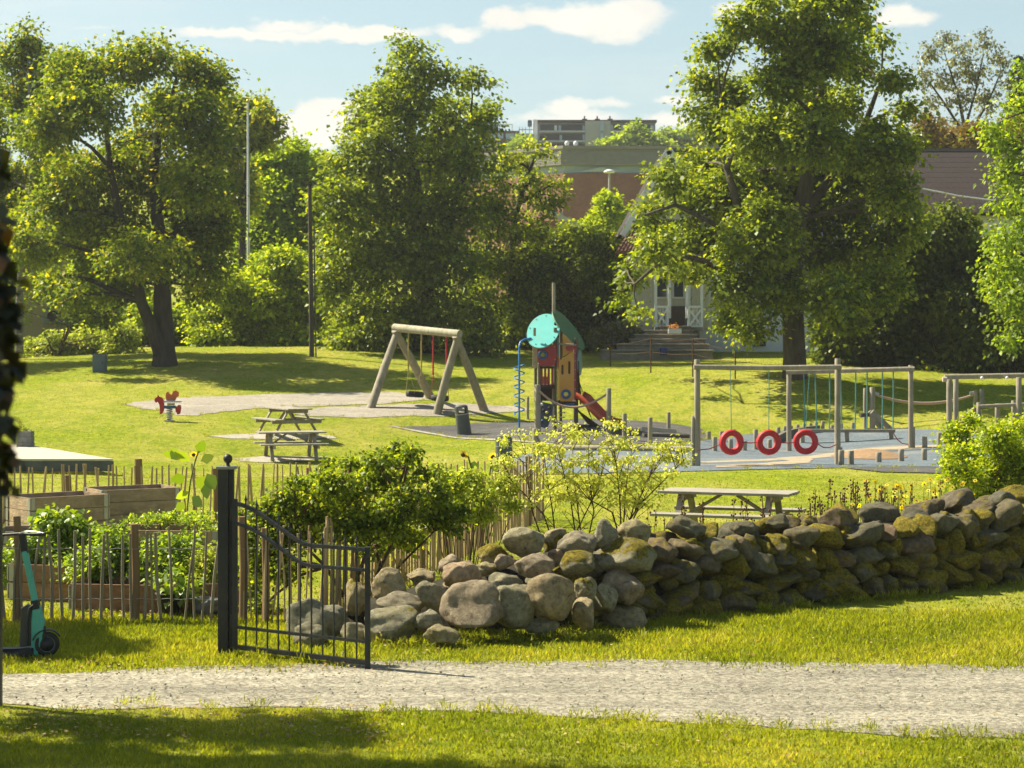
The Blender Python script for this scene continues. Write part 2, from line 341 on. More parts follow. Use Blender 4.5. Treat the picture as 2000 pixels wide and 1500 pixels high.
SLABM=gravel_mat('concrete_slab',(.42,.38,.31),(.33,.30,.25),.25,16,dark=(.2,.18,.14))
sheet('gravel_path',[(-500,1318),(0,1318),(200,1311),(400,1302),(700,1294),(1000,1290),(1300,1290),(1600,1295),(2000,1302),(2500,1305),(2500,1452),(2000,1447),(1800,1440),(1500,1422),(1200,1402),(900,1392),(650,1386),(400,1383),(150,1386),(0,1376),(-500,1380)],
      PATHM,.006,'pale grey gravel path in front of the gate and stone wall','path',.12,jit=.13)
sheet('swing_gravel',[(235,790),(350,778),(500,772),(640,767),(760,766),(830,772),(838,781),(760,788),(640,793),(540,797),(470,800),(420,806),(380,812),(340,812),(300,802)],SANDM,.014,'curved patch of grey fine gravel between spring horse and swing set','gravel area',.3,jit=.35)
sheet('swing_gravel',[(545,803),(640,796),(780,790),(900,788),(990,792),(1040,800),(980,806),(880,811),(740,814),(600,815)],SANDM,.014,'strip of grey fine gravel under the swing set','gravel area',.3,jit=.3)
sheet('concrete_slab',[(405,852),(520,847),(650,852),(660,857),(560,860),(450,857)],SLABM,.014,'flat pale slab under the farther left picnic table','slab',.3,jit=.1)
sheet('concrete_slab',[(455,896),(520,891),(640,892),(615,898),(520,904),(470,902)],SLABM,.014,'flat pale slab under the nearer left picnic table','slab',.2,jit=.05)
sheet('rubber_surface',[(765,832),(930,826),(1040,823),(1200,820),(1300,826),(1372,838),(1385,858),(1320,866),(1200,870),(1080,868),(960,858),(860,849)],RUBM,.012,'dark grey rubber surface around the play tower','play surface',.3)
sheet('rubber_surface_border',[(758,833),(765,832),(860,849),(960,858),(1080,868),(1078,870),(955,860.5),(855,851)],SLABM,.022,'pale concrete edging along the dark play surface','kerb',.3)
sheet('blue_rubber_surface',[(975,900),(1040,884),(1120,880),(1250,878),(1330,872),(1380,860),(1450,850),(1520,842),(1640,838),(1760,838),(1900,842),(2080,850),(2120,900),(2000,918),(1830,914),(1700,914),(1560,916),(1440,919),(1360,921),(1200,925),(1040,928),(985,918)],BLUEM,.018,'pale blue rubber ground under the ropes and tyres','play surface',.3)
sheet('tan_surface_stripe',[(1560,893),(1640,882),(1700,876),(1780,872),(1900,869),(2000,868),(2000,873),(1900,873),(1790,877),(1710,881),(1650,888),(1600,896),(1500,902),(1370,906),(1370,903),(1480,899)],TANM,.024,'pale sand coloured stripe curving through blue rubber ground','surface stripe',.2,jit=.08)
sheet('tan_surface_stripe',[(1508,897),(1560,893),(1590,898),(1580,906),(1540,909),(1490,912),(1400,915),(1400,911),(1500,906),(1540,902)],TANM,.029,'sand coloured blotch on blue rubber ground below the third red tyre','surface stripe',.2,jit=.1)
sheet('asphalt_strip',[(1650,915),(1700,913.5),(1835,914),(2000,918),(2100,925),(1990,931),(1850,926),(1720,923)],RUBM,.024,'narrow dark asphalt strip in front of the blue rubber ground','paving strip',.2,jit=.08)
def mound():
    c=G(1697,893); mb=MB(); V=[];Fs=[];n=36;m=10
    for j in range(m+1):
        r=j/m
        for k in range(n):
            t=2*math.pi*k/n; x=c.x+1.0*r*math.cos(t); y=c.y+2.1*r*math.sin(t); V.append((x,y,g1(x,y)+.03+.2*(1-r*r)**1.3))
    for j in range(m):
        for k in range(n): a=j*n+k;b=j*n+(k+1)%n; Fs.append((a,b,b+n,a+n))
    mb.add(V,Fs,True); o=put('rubber_mound',mb,ORGM); tag(o,'low orange brown rubber mound on the blue play surface','mound')
mound()
# ---------------- grass blades ----------------
BLM=leaf_mat('grass_blades',(.13,.16,.008),(.285,.295,.014),(.50,.42,.08),.5,(1.5,1.5,.5),gloss=.02)
def path_top(px): return np.interp(px,[-500,0,200,400,700,1000,1300,1600,2000,2500],[1318,1318,1311,1302,1294,1290,1290,1295,1302,1305])
def path_bot(px): return np.interp(px,[-500,0,150,400,650,900,1200,1500,1800,2000,2500],[1380,1376,1386,1383,1386,1392,1402,1422,1440,1447,1452])
def blades(name,n,x0,x1,y0,y1,h,w,keep,label,seed,lift=0,patchy=.25,tv=.16):
    r=np.random.default_rng(seed); y=r.uniform(y0,y1,n); x=r.uniform(-1,1,n)*(y*.33+1.2); 
    x=np.where((x>=x0)&(x<=x1),x,np.nan); ok=~np.isnan(x); x=x[ok];y=y[ok]; k=keep(x,y); x=x[k];y=y[k]; z=gz(x,y)-.01+lift; n=len(x)
    # slow variation of height and tone
    ph=np.sin(x*1.7+2*np.sin(y*1.1))*.5+np.sin(y*2.3+1.7*np.sin(x*2.1))*.5
    ph2=np.sin(x*5.1+3*np.sin(y*3.7))*np.sin(y*6.3+2*np.sin(x*4.1))
    hh=h*r.uniform(.5,1.25,n)*(1+.3*ph2); a=r.uniform(0,2*np.pi,n); lean=r.uniform(.1,.8,n)*hh
    P=np.stack([x,y,z],1); sx=np.stack([np.cos(a),np.sin(a),np.zeros(n)],1)*(w*r.uniform(.6,1.3,n))[:,None]
    la=r.uniform(0,2*np.pi,n); tip=P+np.stack([np.cos(la)*lean,np.sin(la)*lean,hh],1); mid=P*.55+tip*.45+np.stack([np.zeros(n),np.zeros(n),hh*.12],1)
    V=np.stack([P-sx,P+sx,mid+sx*.75,tip,mid-sx*.75],1).reshape(-1,3); i=np.arange(n)[:,None]*5; Fq=np.concatenate([i+[0,1,2,4]],1)
    Fq=np.concatenate([i+np.array([0,1,2,4]),i+np.array([4,2,3,3])]) if False else i+np.array([0,1,2,3,4])
    tone=np.clip(.42+patchy*ph+.12*ph2+r.normal(0,tv,n),0,1); me=np_mesh(name,V,Fq,np.repeat(tone,5),mats=[BLM]); o=bpy.data.objects.new(name,me); COL.objects.link(o)
    tag(o,label,'grass',kind='stuff'); return o
def pp(x,y): z=0; return x/y*F+1000,HY+CZ*F/y
def keep_top(x,y):
    px,py=pp(x,y); nz=np.sin(px*.05)*3+np.sin(px*.013+1)*3; return py<path_top(px)+nz+rng.normal(0,8,len(px))
def keep_bot(x,y):
    px,py=pp(x,y); nz=np.sin(px*.03)*5+np.sin(px*.011+2)*5; bare=(px<420)&(py<1400+px*.03)&(rng.random(len(px))<.6); return (py>path_bot(px)+nz-2+rng.normal(0,7,len(px)))&~bare
blades('grass_blades',140000,-9,9,18.6,22.8,.055,.0065,keep_top,'short green grass between the gravel path and the stone wall',1)
blades('grass_blades',110000,-9,9,13.6,16.9,.04,.0065,keep_bot,'mown grass with leaf litter below the gravel path',2,patchy=.3)

def on_paved(x,y):
    k=np.zeros(len(x),bool)
    for P in PAVED: k|=inpoly(P,x,y)
    return k
blades('grass_blades',130000,-16,16,22.8,46,.034,.011,lambda x,y:(rng.random(len(x))<np.clip(1.25-(y-22)/30,.35,1)),'lawn grass between the stone wall and playground',3,patchy=.2,tv=.1)
blades('grass_blades',140000,-31,31,44,92,.028,.02,lambda x,y:~on_paved(x,y)&(rng.random(len(x))<np.clip((y-42)/14,.3,1)),'lawn grass around the playground equipment',4,patchy=.2,tv=.14)
# ---------------- foliage ----------------
def foliage_mesh(name,blobs,ncl,per,leaf,spread,mt,seed=0,droop=.35,shell=.35,flat=.6,wid=.42,tone=(.45,.18),tips=0,ctone=.16):
    """blobs: (x,y,z,rx,ry,rz). Sprays of folded leaf quads scattered through the blobs."""
    r=np.random.default_rng(seed); B=np.array(blobs,float); vol=(B[:,3]*B[:,4]*B[:,5])**.72; p=vol/vol.sum(); bi=r.choice(len(B),ncl,p=p)
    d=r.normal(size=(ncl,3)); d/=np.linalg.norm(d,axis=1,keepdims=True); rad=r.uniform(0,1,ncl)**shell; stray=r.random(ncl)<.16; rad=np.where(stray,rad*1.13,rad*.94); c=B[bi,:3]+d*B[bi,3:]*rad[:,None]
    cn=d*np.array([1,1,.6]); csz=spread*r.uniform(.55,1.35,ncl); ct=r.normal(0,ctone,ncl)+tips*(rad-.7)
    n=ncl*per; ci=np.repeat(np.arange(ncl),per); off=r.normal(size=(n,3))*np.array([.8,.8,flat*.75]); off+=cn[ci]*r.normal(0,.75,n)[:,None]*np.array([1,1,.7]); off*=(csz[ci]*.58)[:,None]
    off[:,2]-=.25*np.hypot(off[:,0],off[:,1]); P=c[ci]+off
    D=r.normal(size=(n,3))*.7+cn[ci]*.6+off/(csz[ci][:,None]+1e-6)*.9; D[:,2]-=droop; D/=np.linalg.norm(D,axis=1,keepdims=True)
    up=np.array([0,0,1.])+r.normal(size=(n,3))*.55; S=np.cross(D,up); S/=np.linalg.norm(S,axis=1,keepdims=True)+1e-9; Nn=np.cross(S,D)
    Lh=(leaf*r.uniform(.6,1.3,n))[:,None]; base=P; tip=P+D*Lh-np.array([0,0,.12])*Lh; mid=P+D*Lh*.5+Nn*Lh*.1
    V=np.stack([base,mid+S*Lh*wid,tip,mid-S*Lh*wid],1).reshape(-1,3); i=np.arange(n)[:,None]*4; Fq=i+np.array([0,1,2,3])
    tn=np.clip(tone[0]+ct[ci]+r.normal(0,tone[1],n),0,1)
    return np_mesh(name,V,Fq,np.repeat(tn,4),mats=[mt]),c
def foliage(name,parent,blobs,ncl,per,leaf,spread,mt,label=None,**k):
    o=wloc(parent) if parent else Vector((0,0,0))
    me,c=foliage_mesh(name,[(b[0]-o.x,b[1]-o.y,b[2]-o.z,*b[3:]) for b in blobs],ncl,per,leaf,spread,mt,**k)
    ob=bpy.data.objects.new(name,me); COL.objects.link(ob)
    if parent: ob.parent=parent
    if label: ob['label']=label
    return ob,c+np.array(o)
def BL(d,lst,dep=1.5,seed=0,kd=1.0):
    """crown lobes: outline sizes in photo pixels at distance d, given real depth"""
    r=random.Random(seed); out=[]
    for q in lst:
        px,py,rx,ry=q[:4]; dy=q[4] if len(q)>4 else r.uniform(-dep,dep); s=F/d; c=W(px,py,d); out.append((c.x,c.y+dy,c.z,rx/s,(rx+ry)/2/s*kd,ry/s))
    return out
BARK=mat('bark_grey_brown',(.11,.09,.065),(.045,.037,.028),7,.9,.8,16,(1,1,.25))
BARKD=mat('bark_dark',(.06,.05,.035),(.025,.02,.015),7,.9,.8,16,(1,1,.25))
BIRCH=mat('bark_birch',(.40,.38,.32),(.06,.055,.045),5,.8,.3,14,(.6,.6,3))
TWIG=mat('twig_brown',(.12,.07,.035),(.06,.035,.02),20,.8)
def limb(mb,a,b,r0,r1,bend=.12,n=5,seg=6,rr=random):
    a=Vector(a);b=Vector(b);L=(b-a).length; o=Vector((rr.uniform(-1,1),rr.uniform(-1,1),rr.uniform(0,1)))*L*bend
    P=[a.lerp(b,t/n)+o*math.sin(math.pi*t/n)+Vector((rr.uniform(-1,1),rr.uniform(-1,1),rr.uniform(-1,1)))*L*.018*(0<t<n) for t in range(n+1)]
    mb.tube(P,[r0+(r1-r0)*t/n for t in range(n+1)],seg,False); return P
def tree(name,label,cat,base,trunks,blobs,leafm,barkm,ncl,per,leaf,spread,seed=1,group=None,twigs=90,limb_r=.12,crown='crown',**k):
    """trunks: world polylines with radii; limbs reach every lobe, twigs reach part of the sprays"""
    rr=random.Random(seed); t=thing(name,base,label,cat,group)
    fo,c=foliage(crown,t,blobs,ncl,per,leaf,spread,leafm,seed=seed,**k)
    mb=MB(); nodes=[]
    for P,rs in trunks:
        mb.tube(P,rs,12,False); P=[Vector(p) for p in P]
        for i in range(max(1,len(P)//3),len(P)): nodes.append((P[i],rs[i]))
    ends=[]
    for b in blobs:
        q=Vector(b[:3]); best=min(nodes,key=lambda n:(n[0]-q).length+max(0,n[0].z-q.z)*1.5)
        L=(best[0]-q).length; r0=min(best[1]*.75,limb_r*(.4+L*.12)); Pn=limb(mb,best[0],q,max(r0,.02),max(r0*.3,.012),.1,5,6,rr); ends+=[(p,r0*.35) for p in Pn[2:]]
    if twigs:
        idx=rr.sample(range(len(c)),min(twigs,len(c)))
        for i in idx:
            q=Vector(c[i]); e=min(ends,key=lambda n:(n[0]-q).length); 
            if (e[0]-q).length<4.0: limb(mb,e[0],q,max(e[1]*.6,.012),.006,.12,3,4,rr)
    put('trunk',mb,barkm,t); return t
# ---------------- leaf materials ----------------
LM_MAPLE=leaf_mat('maple_leaf',(.055,.095,.008),(.165,.225,.011),(.42,.37,.025),.55,gloss=.02)
LM_CHEST=leaf_mat('chestnut_leaf',(.055,.09,.010),(.165,.22,.012),(.38,.41,.025),.52,gloss=.025)
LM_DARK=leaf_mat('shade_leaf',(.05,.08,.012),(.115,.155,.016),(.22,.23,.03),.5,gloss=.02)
LM_BRIGHT=leaf_mat('bright_leaf',(.10,.16,.008),(.25,.33,.012),(.46,.50,.035),.52,gloss=.02)
LM_YELL=leaf_mat('yellow_leaf',(.18,.24,.02),(.42,.47,.05),(.62,.60,.14),.5,(1.3,1.3,.7),gloss=.02)
LM_OLIVE=leaf_mat('olive_leaf',(.06,.07,.025),(.13,.14,.05),(.26,.25,.10),.35)
LM_ROSE=leaf_mat('rose_leaf',(.07,.11,.010),(.20,.27,.015),(.46,.47,.04),.52,gloss=.02)
LM_RUST=leaf_mat('rust_leaf',(.08,.045,.02),(.16,.10,.035),(.22,.20,.05),.35)
LM_SPRUCE=leaf_mat('spruce_needles',(.012,.022,.014),(.022,.036,.02),(.04,.06,.03),.1)
LM_POLL=leaf_mat('hedge_tree_leaf',(.09,.15,.012),(.21,.30,.016),(.38,.44,.035),.52,gloss=.02)
# ---------------- trees ----------------
def pl(d,pts):  # trunk polyline from (px,py,width_px[,dy])
    return ([W(q[0],q[1],d+(q[3] if len(q)>3 else 0)) for q in pts],[q[2]/2*d/F for q in pts])
b=G(320,714)
dL=b.y
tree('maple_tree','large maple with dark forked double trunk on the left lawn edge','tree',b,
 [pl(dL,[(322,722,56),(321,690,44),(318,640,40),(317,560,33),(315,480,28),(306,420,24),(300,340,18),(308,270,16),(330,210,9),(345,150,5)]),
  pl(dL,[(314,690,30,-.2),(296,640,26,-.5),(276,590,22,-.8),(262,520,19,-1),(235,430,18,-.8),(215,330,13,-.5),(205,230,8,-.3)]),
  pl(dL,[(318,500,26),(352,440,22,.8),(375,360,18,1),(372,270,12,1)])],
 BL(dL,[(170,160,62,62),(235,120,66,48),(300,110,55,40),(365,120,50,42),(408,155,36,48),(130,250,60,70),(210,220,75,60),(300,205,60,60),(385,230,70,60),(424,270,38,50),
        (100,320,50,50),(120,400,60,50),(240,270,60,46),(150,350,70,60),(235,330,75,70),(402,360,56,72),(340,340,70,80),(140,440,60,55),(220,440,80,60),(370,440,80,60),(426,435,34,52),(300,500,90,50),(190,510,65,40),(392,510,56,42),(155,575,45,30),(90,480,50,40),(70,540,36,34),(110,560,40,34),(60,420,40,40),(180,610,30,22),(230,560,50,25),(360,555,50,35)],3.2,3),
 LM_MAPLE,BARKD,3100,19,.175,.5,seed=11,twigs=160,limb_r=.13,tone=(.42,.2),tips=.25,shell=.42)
b=GP(40,86)
tree('young_maple_tree','tall slim tree with pale mottled trunk at the far left behind the stage','tree',b,
 [pl(86,[(38,690,17),(36,620,15),(40,540,13),(50,470,12),(60,380,9),(62,260,7),(55,150,4)]),pl(86,[(50,470,9),(85,400,7),(100,300,5),(110,200,3)])],
 BL(86,[(48,70,26,38),(20,100,50,42),(80,120,36,40),(-20,170,60,50),(50,180,60,50),(110,170,40,40),(0,250,60,50),(80,270,55,50),(30,350,70,50),(90,390,60,60),(-30,350,50,60),(20,450,60,45),(80,480,55,40),(140,130,30,35)],2.5,5),
 LM_MAPLE,BIRCH,1300,17,.18,.5,seed=12,twigs=110,tone=(.4,.2),tips=.25)
b=GP(500,104)
tree('background_maple_tree','small bronze tipped tree crown peeping out behind the white flagpole','tree',b,
 [pl(104,[(470,560,14),(475,420,12),(485,300,9),(495,220,5)])],
 BL(104,[(490,205,28,26),(520,240,26,26),(455,205,22,28),(470,250,36,30),(525,215,12,14),(500,270,30,20),(440,290,30,34),(460,360,36,50)],1.5,6),LM_MAPLE,BARKD,700,12,.24,.55,seed=13,twigs=50,tone=(.52,.2),tips=.35)
b=GP(570,112)
tree('pollard_tree','broad rounded feathery green tree between the flagpole and the dark wooden pole','tree',b,
 [pl(112,[(560,660,30),(565,560,26),(570,450,20),(575,360,12)])],
 BL(112,[(520,325,40,42),(575,315,45,42),(625,330,40,42),(545,385,60,50),(610,390,50,50),(500,420,40,55),(560,460,70,60),(620,470,45,60),(530,540,60,60),(600,560,60,60),(495,500,32,70),(640,410,26,80)],2,7),
 LM_POLL,BARKD,2600,14,.24,.6,seed=14,twigs=40,tone=(.4,.18),droop=-.7,tips=.2)
dM=88
b=GP(830,dM)
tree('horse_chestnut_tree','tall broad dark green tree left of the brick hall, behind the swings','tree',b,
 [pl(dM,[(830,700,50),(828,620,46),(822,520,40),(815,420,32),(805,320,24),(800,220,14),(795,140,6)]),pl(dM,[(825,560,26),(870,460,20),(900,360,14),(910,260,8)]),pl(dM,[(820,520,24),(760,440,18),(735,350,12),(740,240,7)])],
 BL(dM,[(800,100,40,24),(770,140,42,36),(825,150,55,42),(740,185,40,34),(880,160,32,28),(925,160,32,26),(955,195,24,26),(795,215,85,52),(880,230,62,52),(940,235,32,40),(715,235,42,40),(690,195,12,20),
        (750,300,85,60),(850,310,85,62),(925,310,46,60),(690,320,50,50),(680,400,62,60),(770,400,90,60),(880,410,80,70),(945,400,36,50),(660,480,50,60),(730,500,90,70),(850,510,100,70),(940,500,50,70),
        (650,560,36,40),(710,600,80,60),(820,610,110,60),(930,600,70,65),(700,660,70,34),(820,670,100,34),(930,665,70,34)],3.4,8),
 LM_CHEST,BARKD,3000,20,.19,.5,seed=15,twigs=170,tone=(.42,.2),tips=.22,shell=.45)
b=GP(1000,92)
tree('leaning_tree','small tree with slim leaning trunk in front of the left end of the brick hall','tree',b,
 [pl(92,[(1000,680,13),(998,560,12),(1000,470,11),(1008,420,11),(1020,370,10),(1035,330,8),(1052,290,4)]),pl(92,[(1012,400,6),(1045,380,5),(1078,360,3)])],
 BL(92,[(1045,285,18,14),(1070,300,22,10),(985,310,26,22),(1025,315,32,22),(975,355,30,30),(1040,355,36,28),(1082,355,22,28),(975,405,30,32),(1060,400,40,30),(1095,385,14,20),(1000,450,50,36),(1045,445,28,28),(985,520,36,40)],1.3,9),
 LM_CHEST,BARKD,400,15,.17,.38,seed=16,twigs=90,tone=(.6,.2),tips=.2)
b=GP(-330,84)
tree('off_frame_tree','broad tree standing outside the left edge at the far side of the lawn','tree',b,[pl(84,[(-330,700,40),(-330,500,30),(-325,300,16)])],
 BL(84,[(-330,200,110,70),(-400,330,90,80),(-280,320,90,80),(-340,440,120,80),(-230,430,60,70),(-430,460,70,60),(-330,550,110,50),(-220,540,60,50)],3,77),LM_MAPLE,BARKD,1500,14,.22,.6,seed=78,twigs=20,tone=(.42,.2))
def bush(name,label,cat,px,d,blobs,mt,ncl,per,leaf,spread,seed,dep=1.2,group=None,twigs=60,py=None,stem=5,**k):
    b=G(px,py) if py else GP(px,d); 
    tr=[]; rr=random.Random(seed)
    for i in range(stem):
        a=rr.uniform(0,6.28); tr.append(([b+Vector((math.cos(a)*.15,math.sin(a)*.15,-.05)),b+Vector((math.cos(a)*.3,math.sin(a)*.3,.5)),b+Vector((math.cos(a)*.6,math.sin(a)*.6,1.1))],[.05,.04,.025]))
    return tree(name,label,cat,b,tr,BL(d,blobs,dep,seed),mt,TWIG,ncl,per,leaf,spread,seed=seed,group=group,twigs=twigs,limb_r=.05,crown='foliage',**k)
bush('hazel_bush','big sunlit yellow green bush left of the dark wooden pole','bush',550,93,[(560,510,42,32),(520,540,50,36),(590,550,40,50),(480,575,45,36),(540,590,70,44),(440,600,42,36),(600,610,36,50),(400,620,36,30),(500,640,80,34),(430,655,50,26),(580,660,50,26),(460,660,60,30),(620,560,34,60),(450,560,34,40),(520,510,30,26)],LM_BRIGHT,3400,14,.17,.42,21,1.6,tone=(.5,.22),tips=.3)
bush('hazel_bush','tall loose green bush at the far left in front of the yellow building','bush',150,97,[(150,560,40,40),(190,600,50,40),(140,620,30,30),(215,540,40,40),(20,600,40,40),(-10,540,40,50),(240,640,40,26),(190,500,40,40)],LM_BRIGHT,1300,14,.17,.42,27,1.4,tone=(.45,.22),tips=.3)
bush('hazel_bush','lower sunlit bush between the forked maple and the big bush by the pole','bush',380,95,[(400,585,30,26),(370,610,34,26),(430,570,36,34),(350,650,50,30),(410,650,40,28),(300,620,40,34),(270,600,40,44),(260,655,50,30)],LM_BRIGHT,1400,13,.17,.42,22,1.2,tone=(.45,.22),tips=.25)
bush('hedge_shrub','yellow green shrub row at the far left between grey cabinet and tree trunk','bush',110,88,[(70,690,45,30),(120,680,50,32),(160,670,40,28),(60,720,40,20),(130,710,50,22),(230,690,30,26),(235,655,30,26),(250,710,28,16),(20,700,30,34),(105,655,14,10)],LM_YELL,1700,13,.15,.36,23,1.0,tone=(.38,.24),tips=.2)
bush('dense_shrub','tall dark shrub behind the play tower, lit only along its top','bush',1050,93,[(1060,472,42,30),(1110,465,42,34),(1160,478,44,28),(1195,488,30,28),(1030,520,50,50),(1100,520,60,50),(1170,530,50,50),(1200,560,36,60),(1030,600,50,50),(1100,600,60,50),(1170,620,50,40),(1050,660,60,32),(1130,665,60,30),(980,640,50,50)],LM_CHEST,2900,14,.18,.5,24,1.6,tone=(.42,.2),tips=.25)
bush('shrub','sunlit sapling clump in front of the brick wall beside the lamp post','bush',1180,112,[(1180,395,13,26),(1200,400,10,22),(1168,425,16,20),(1195,430,18,24),(1215,425,10,20),(1180,460,26,18),(1155,440,12,16)],LM_BRIGHT,420,12,.2,.36,25,.8,tone=(.45,.2),droop=-.6,twigs=30)
bush('garden_shrub','rounded dull green shrub left of the stone steps','bush',1200,88,[(1185,650,24,16),(1215,645,26,18),(1200,658,38,14),(1232,650,16,20)],LM_OLIVE,420,12,.13,.28,26,.7,tone=(.45,.25),droop=-.3,tips=.2)
dR=GD(1552,738)
b=G(1552,738)
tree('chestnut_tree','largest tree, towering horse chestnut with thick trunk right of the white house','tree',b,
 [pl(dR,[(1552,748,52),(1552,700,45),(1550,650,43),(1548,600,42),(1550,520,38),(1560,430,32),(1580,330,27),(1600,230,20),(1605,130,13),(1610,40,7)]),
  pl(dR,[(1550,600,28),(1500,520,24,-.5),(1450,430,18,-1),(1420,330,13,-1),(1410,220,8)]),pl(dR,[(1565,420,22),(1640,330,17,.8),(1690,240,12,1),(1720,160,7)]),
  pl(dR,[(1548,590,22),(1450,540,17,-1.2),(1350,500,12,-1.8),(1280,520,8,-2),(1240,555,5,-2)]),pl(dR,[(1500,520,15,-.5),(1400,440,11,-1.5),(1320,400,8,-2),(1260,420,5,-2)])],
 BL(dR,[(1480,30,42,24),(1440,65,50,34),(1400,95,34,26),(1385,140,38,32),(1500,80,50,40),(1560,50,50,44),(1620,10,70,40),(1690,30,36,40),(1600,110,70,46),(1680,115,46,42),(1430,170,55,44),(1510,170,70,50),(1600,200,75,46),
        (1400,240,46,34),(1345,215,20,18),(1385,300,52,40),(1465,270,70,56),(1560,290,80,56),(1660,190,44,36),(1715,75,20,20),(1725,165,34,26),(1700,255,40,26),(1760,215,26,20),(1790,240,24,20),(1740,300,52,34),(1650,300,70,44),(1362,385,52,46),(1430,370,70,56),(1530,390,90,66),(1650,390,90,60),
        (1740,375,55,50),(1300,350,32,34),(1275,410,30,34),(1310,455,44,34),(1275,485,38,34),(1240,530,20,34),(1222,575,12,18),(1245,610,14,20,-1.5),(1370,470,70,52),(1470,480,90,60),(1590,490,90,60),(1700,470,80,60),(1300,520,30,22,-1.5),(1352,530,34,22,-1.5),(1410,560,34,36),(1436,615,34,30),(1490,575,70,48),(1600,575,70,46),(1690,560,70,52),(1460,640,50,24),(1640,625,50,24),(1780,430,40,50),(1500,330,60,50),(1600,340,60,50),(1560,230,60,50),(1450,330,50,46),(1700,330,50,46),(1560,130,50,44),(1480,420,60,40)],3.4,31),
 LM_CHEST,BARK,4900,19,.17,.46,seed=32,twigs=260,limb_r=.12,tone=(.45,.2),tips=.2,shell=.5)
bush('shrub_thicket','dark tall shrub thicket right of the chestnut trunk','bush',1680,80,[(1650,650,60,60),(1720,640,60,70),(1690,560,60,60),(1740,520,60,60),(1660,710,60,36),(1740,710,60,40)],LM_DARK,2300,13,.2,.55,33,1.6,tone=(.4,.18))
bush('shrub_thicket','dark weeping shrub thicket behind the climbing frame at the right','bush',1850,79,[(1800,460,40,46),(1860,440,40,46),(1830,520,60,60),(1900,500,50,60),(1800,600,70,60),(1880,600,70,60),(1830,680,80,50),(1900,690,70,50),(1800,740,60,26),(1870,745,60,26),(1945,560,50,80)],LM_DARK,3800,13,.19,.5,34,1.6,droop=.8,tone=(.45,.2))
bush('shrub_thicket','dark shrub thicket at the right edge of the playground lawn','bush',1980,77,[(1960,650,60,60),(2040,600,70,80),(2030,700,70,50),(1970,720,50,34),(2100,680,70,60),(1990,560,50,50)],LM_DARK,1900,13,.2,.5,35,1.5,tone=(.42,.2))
bush('shrub_thicket','shrub thicket closing the lawn beyond the right edge','bush',2300,79,[(2200,650,80,60),(2320,640,80,70),(2440,650,80,60),(2260,560,80,60),(2380,560,80,60),(2500,600,60,90),(2300,720,120,30),(2450,720,90,30)],LM_CHEST,2200,13,.22,.55,36,1.6,twigs=20)
b=GP(2120,58)
tree('lime_tree','yellow tipped tree reaching in from the right edge above the climbing frame','tree',b,
 [pl(58,[(2140,800,34),(2135,600,28),(2120,400,20),(2110,200,10)])],
 BL(58,[(1990,130,20,16),(1965,235,46,20),(1990,270,40,22),(2010,200,40,30),(1975,330,34,30),(2020,330,40,46),(1962,400,44,34),(2020,430,50,44),(1950,470,44,36),(1985,520,56,44),(1960,575,36,34),(2005,600,46,40),(2080,300,70,90),(2090,500,80,100),(1985,660,26,24),(2070,150,60,70)],1.6,36),
 LM_POLL,BARKD,1000,13,.13,.36,seed=37,twigs=90,tone=(.4,.24),tips=.3,droop=.7)
b=GP(1880,125)
tree('birch_tree','airy thin leaved tree rising against the sky at upper right','tree',b,
 [pl(125,[(1895,420,9),(1890,300,8),(1882,240,7),(1870,180,5),(1850,120,3)]),pl(125,[(1888,270,6),(1850,210,5),(1815,160,3)]),pl(125,[(1885,250,6),(1905,180,4),(1920,110,2.5)]),pl(125,[(1889,270,5),(1930,200,4),(1955,140,2.5)])],
 BL(125,[(1815,95,26,24),(1800,150,18,30),(1850,70,22,16),(1870,110,30,26),(1845,150,28,26),(1920,80,22,22),(1900,140,34,30),(1945,120,26,26),(1960,160,18,28),(1810,200,22,16),(1870,190,30,26),(1930,190,28,26),(1840,235,26,16),(1900,240,34,22)],1.5,38),
 LM_OLIVE,BARKD,380,12,.18,.42,seed=39,twigs=160,tone=(.55,.2),limb_r=.05,droop=.8)
bush('wild_shrub','olive and rust coloured shrubs above the dark tiled roof','bush',1860,112,[(1810,285,30,22),(1850,265,36,26),(1900,270,40,26),(1950,275,44,26),(1870,290,70,16),(1990,260,40,40),(1800,250,20,24)],LM_RUST,1100,12,.2,.5,40,1.5,tone=(.6,.3),droop=-.4)
def spruce():
    b=GP(1990,135); t=thing('spruce_tree',b,'dark pointed spruce top at the upper right edge','tree'); s=F/135; top=W(1990,112,135); H=top.z-b.z
    r=np.random.default_rng(5); n=9000; u=r.uniform(0,1,n)**.6; a=r.uniform(0,6.28,n); tier=np.floor(u*22)/22; rad=(tier*.9+.03)*1.0*H*.17*(.75+.5*r.random(n)*((a*2.5)%1>.3)); rr=rad*r.uniform(.2,1,n)
    z=top.z-(tier*.6*H)-rr*.3+r.normal(0,.08,n); P=np.stack([top.x+rr*np.cos(a),top.y+rr*np.sin(a),z],1)-np.array(b)
    D=np.stack([np.cos(a),np.sin(a),-.35*np.ones(n)],1)*.42; S=np.cross(D,[0,0,1])*.35; V=np.stack([P,P+D*.5+S,P+D,P+D*.5-S],1).reshape(-1,3); i=np.arange(n)[:,None]*4
    o=bpy.data.objects.new('crown',np_mesh('crown',V,i+np.array([0,1,2,3]),np.repeat(r.uniform(0,1,n),4),mats=[LM_SPRUCE])); COL.objects.link(o); o.parent=t
    mb=MB(); mb.tube([b,top],[.25,.03],8); put('trunk',mb,BARKD,t)
spruce()
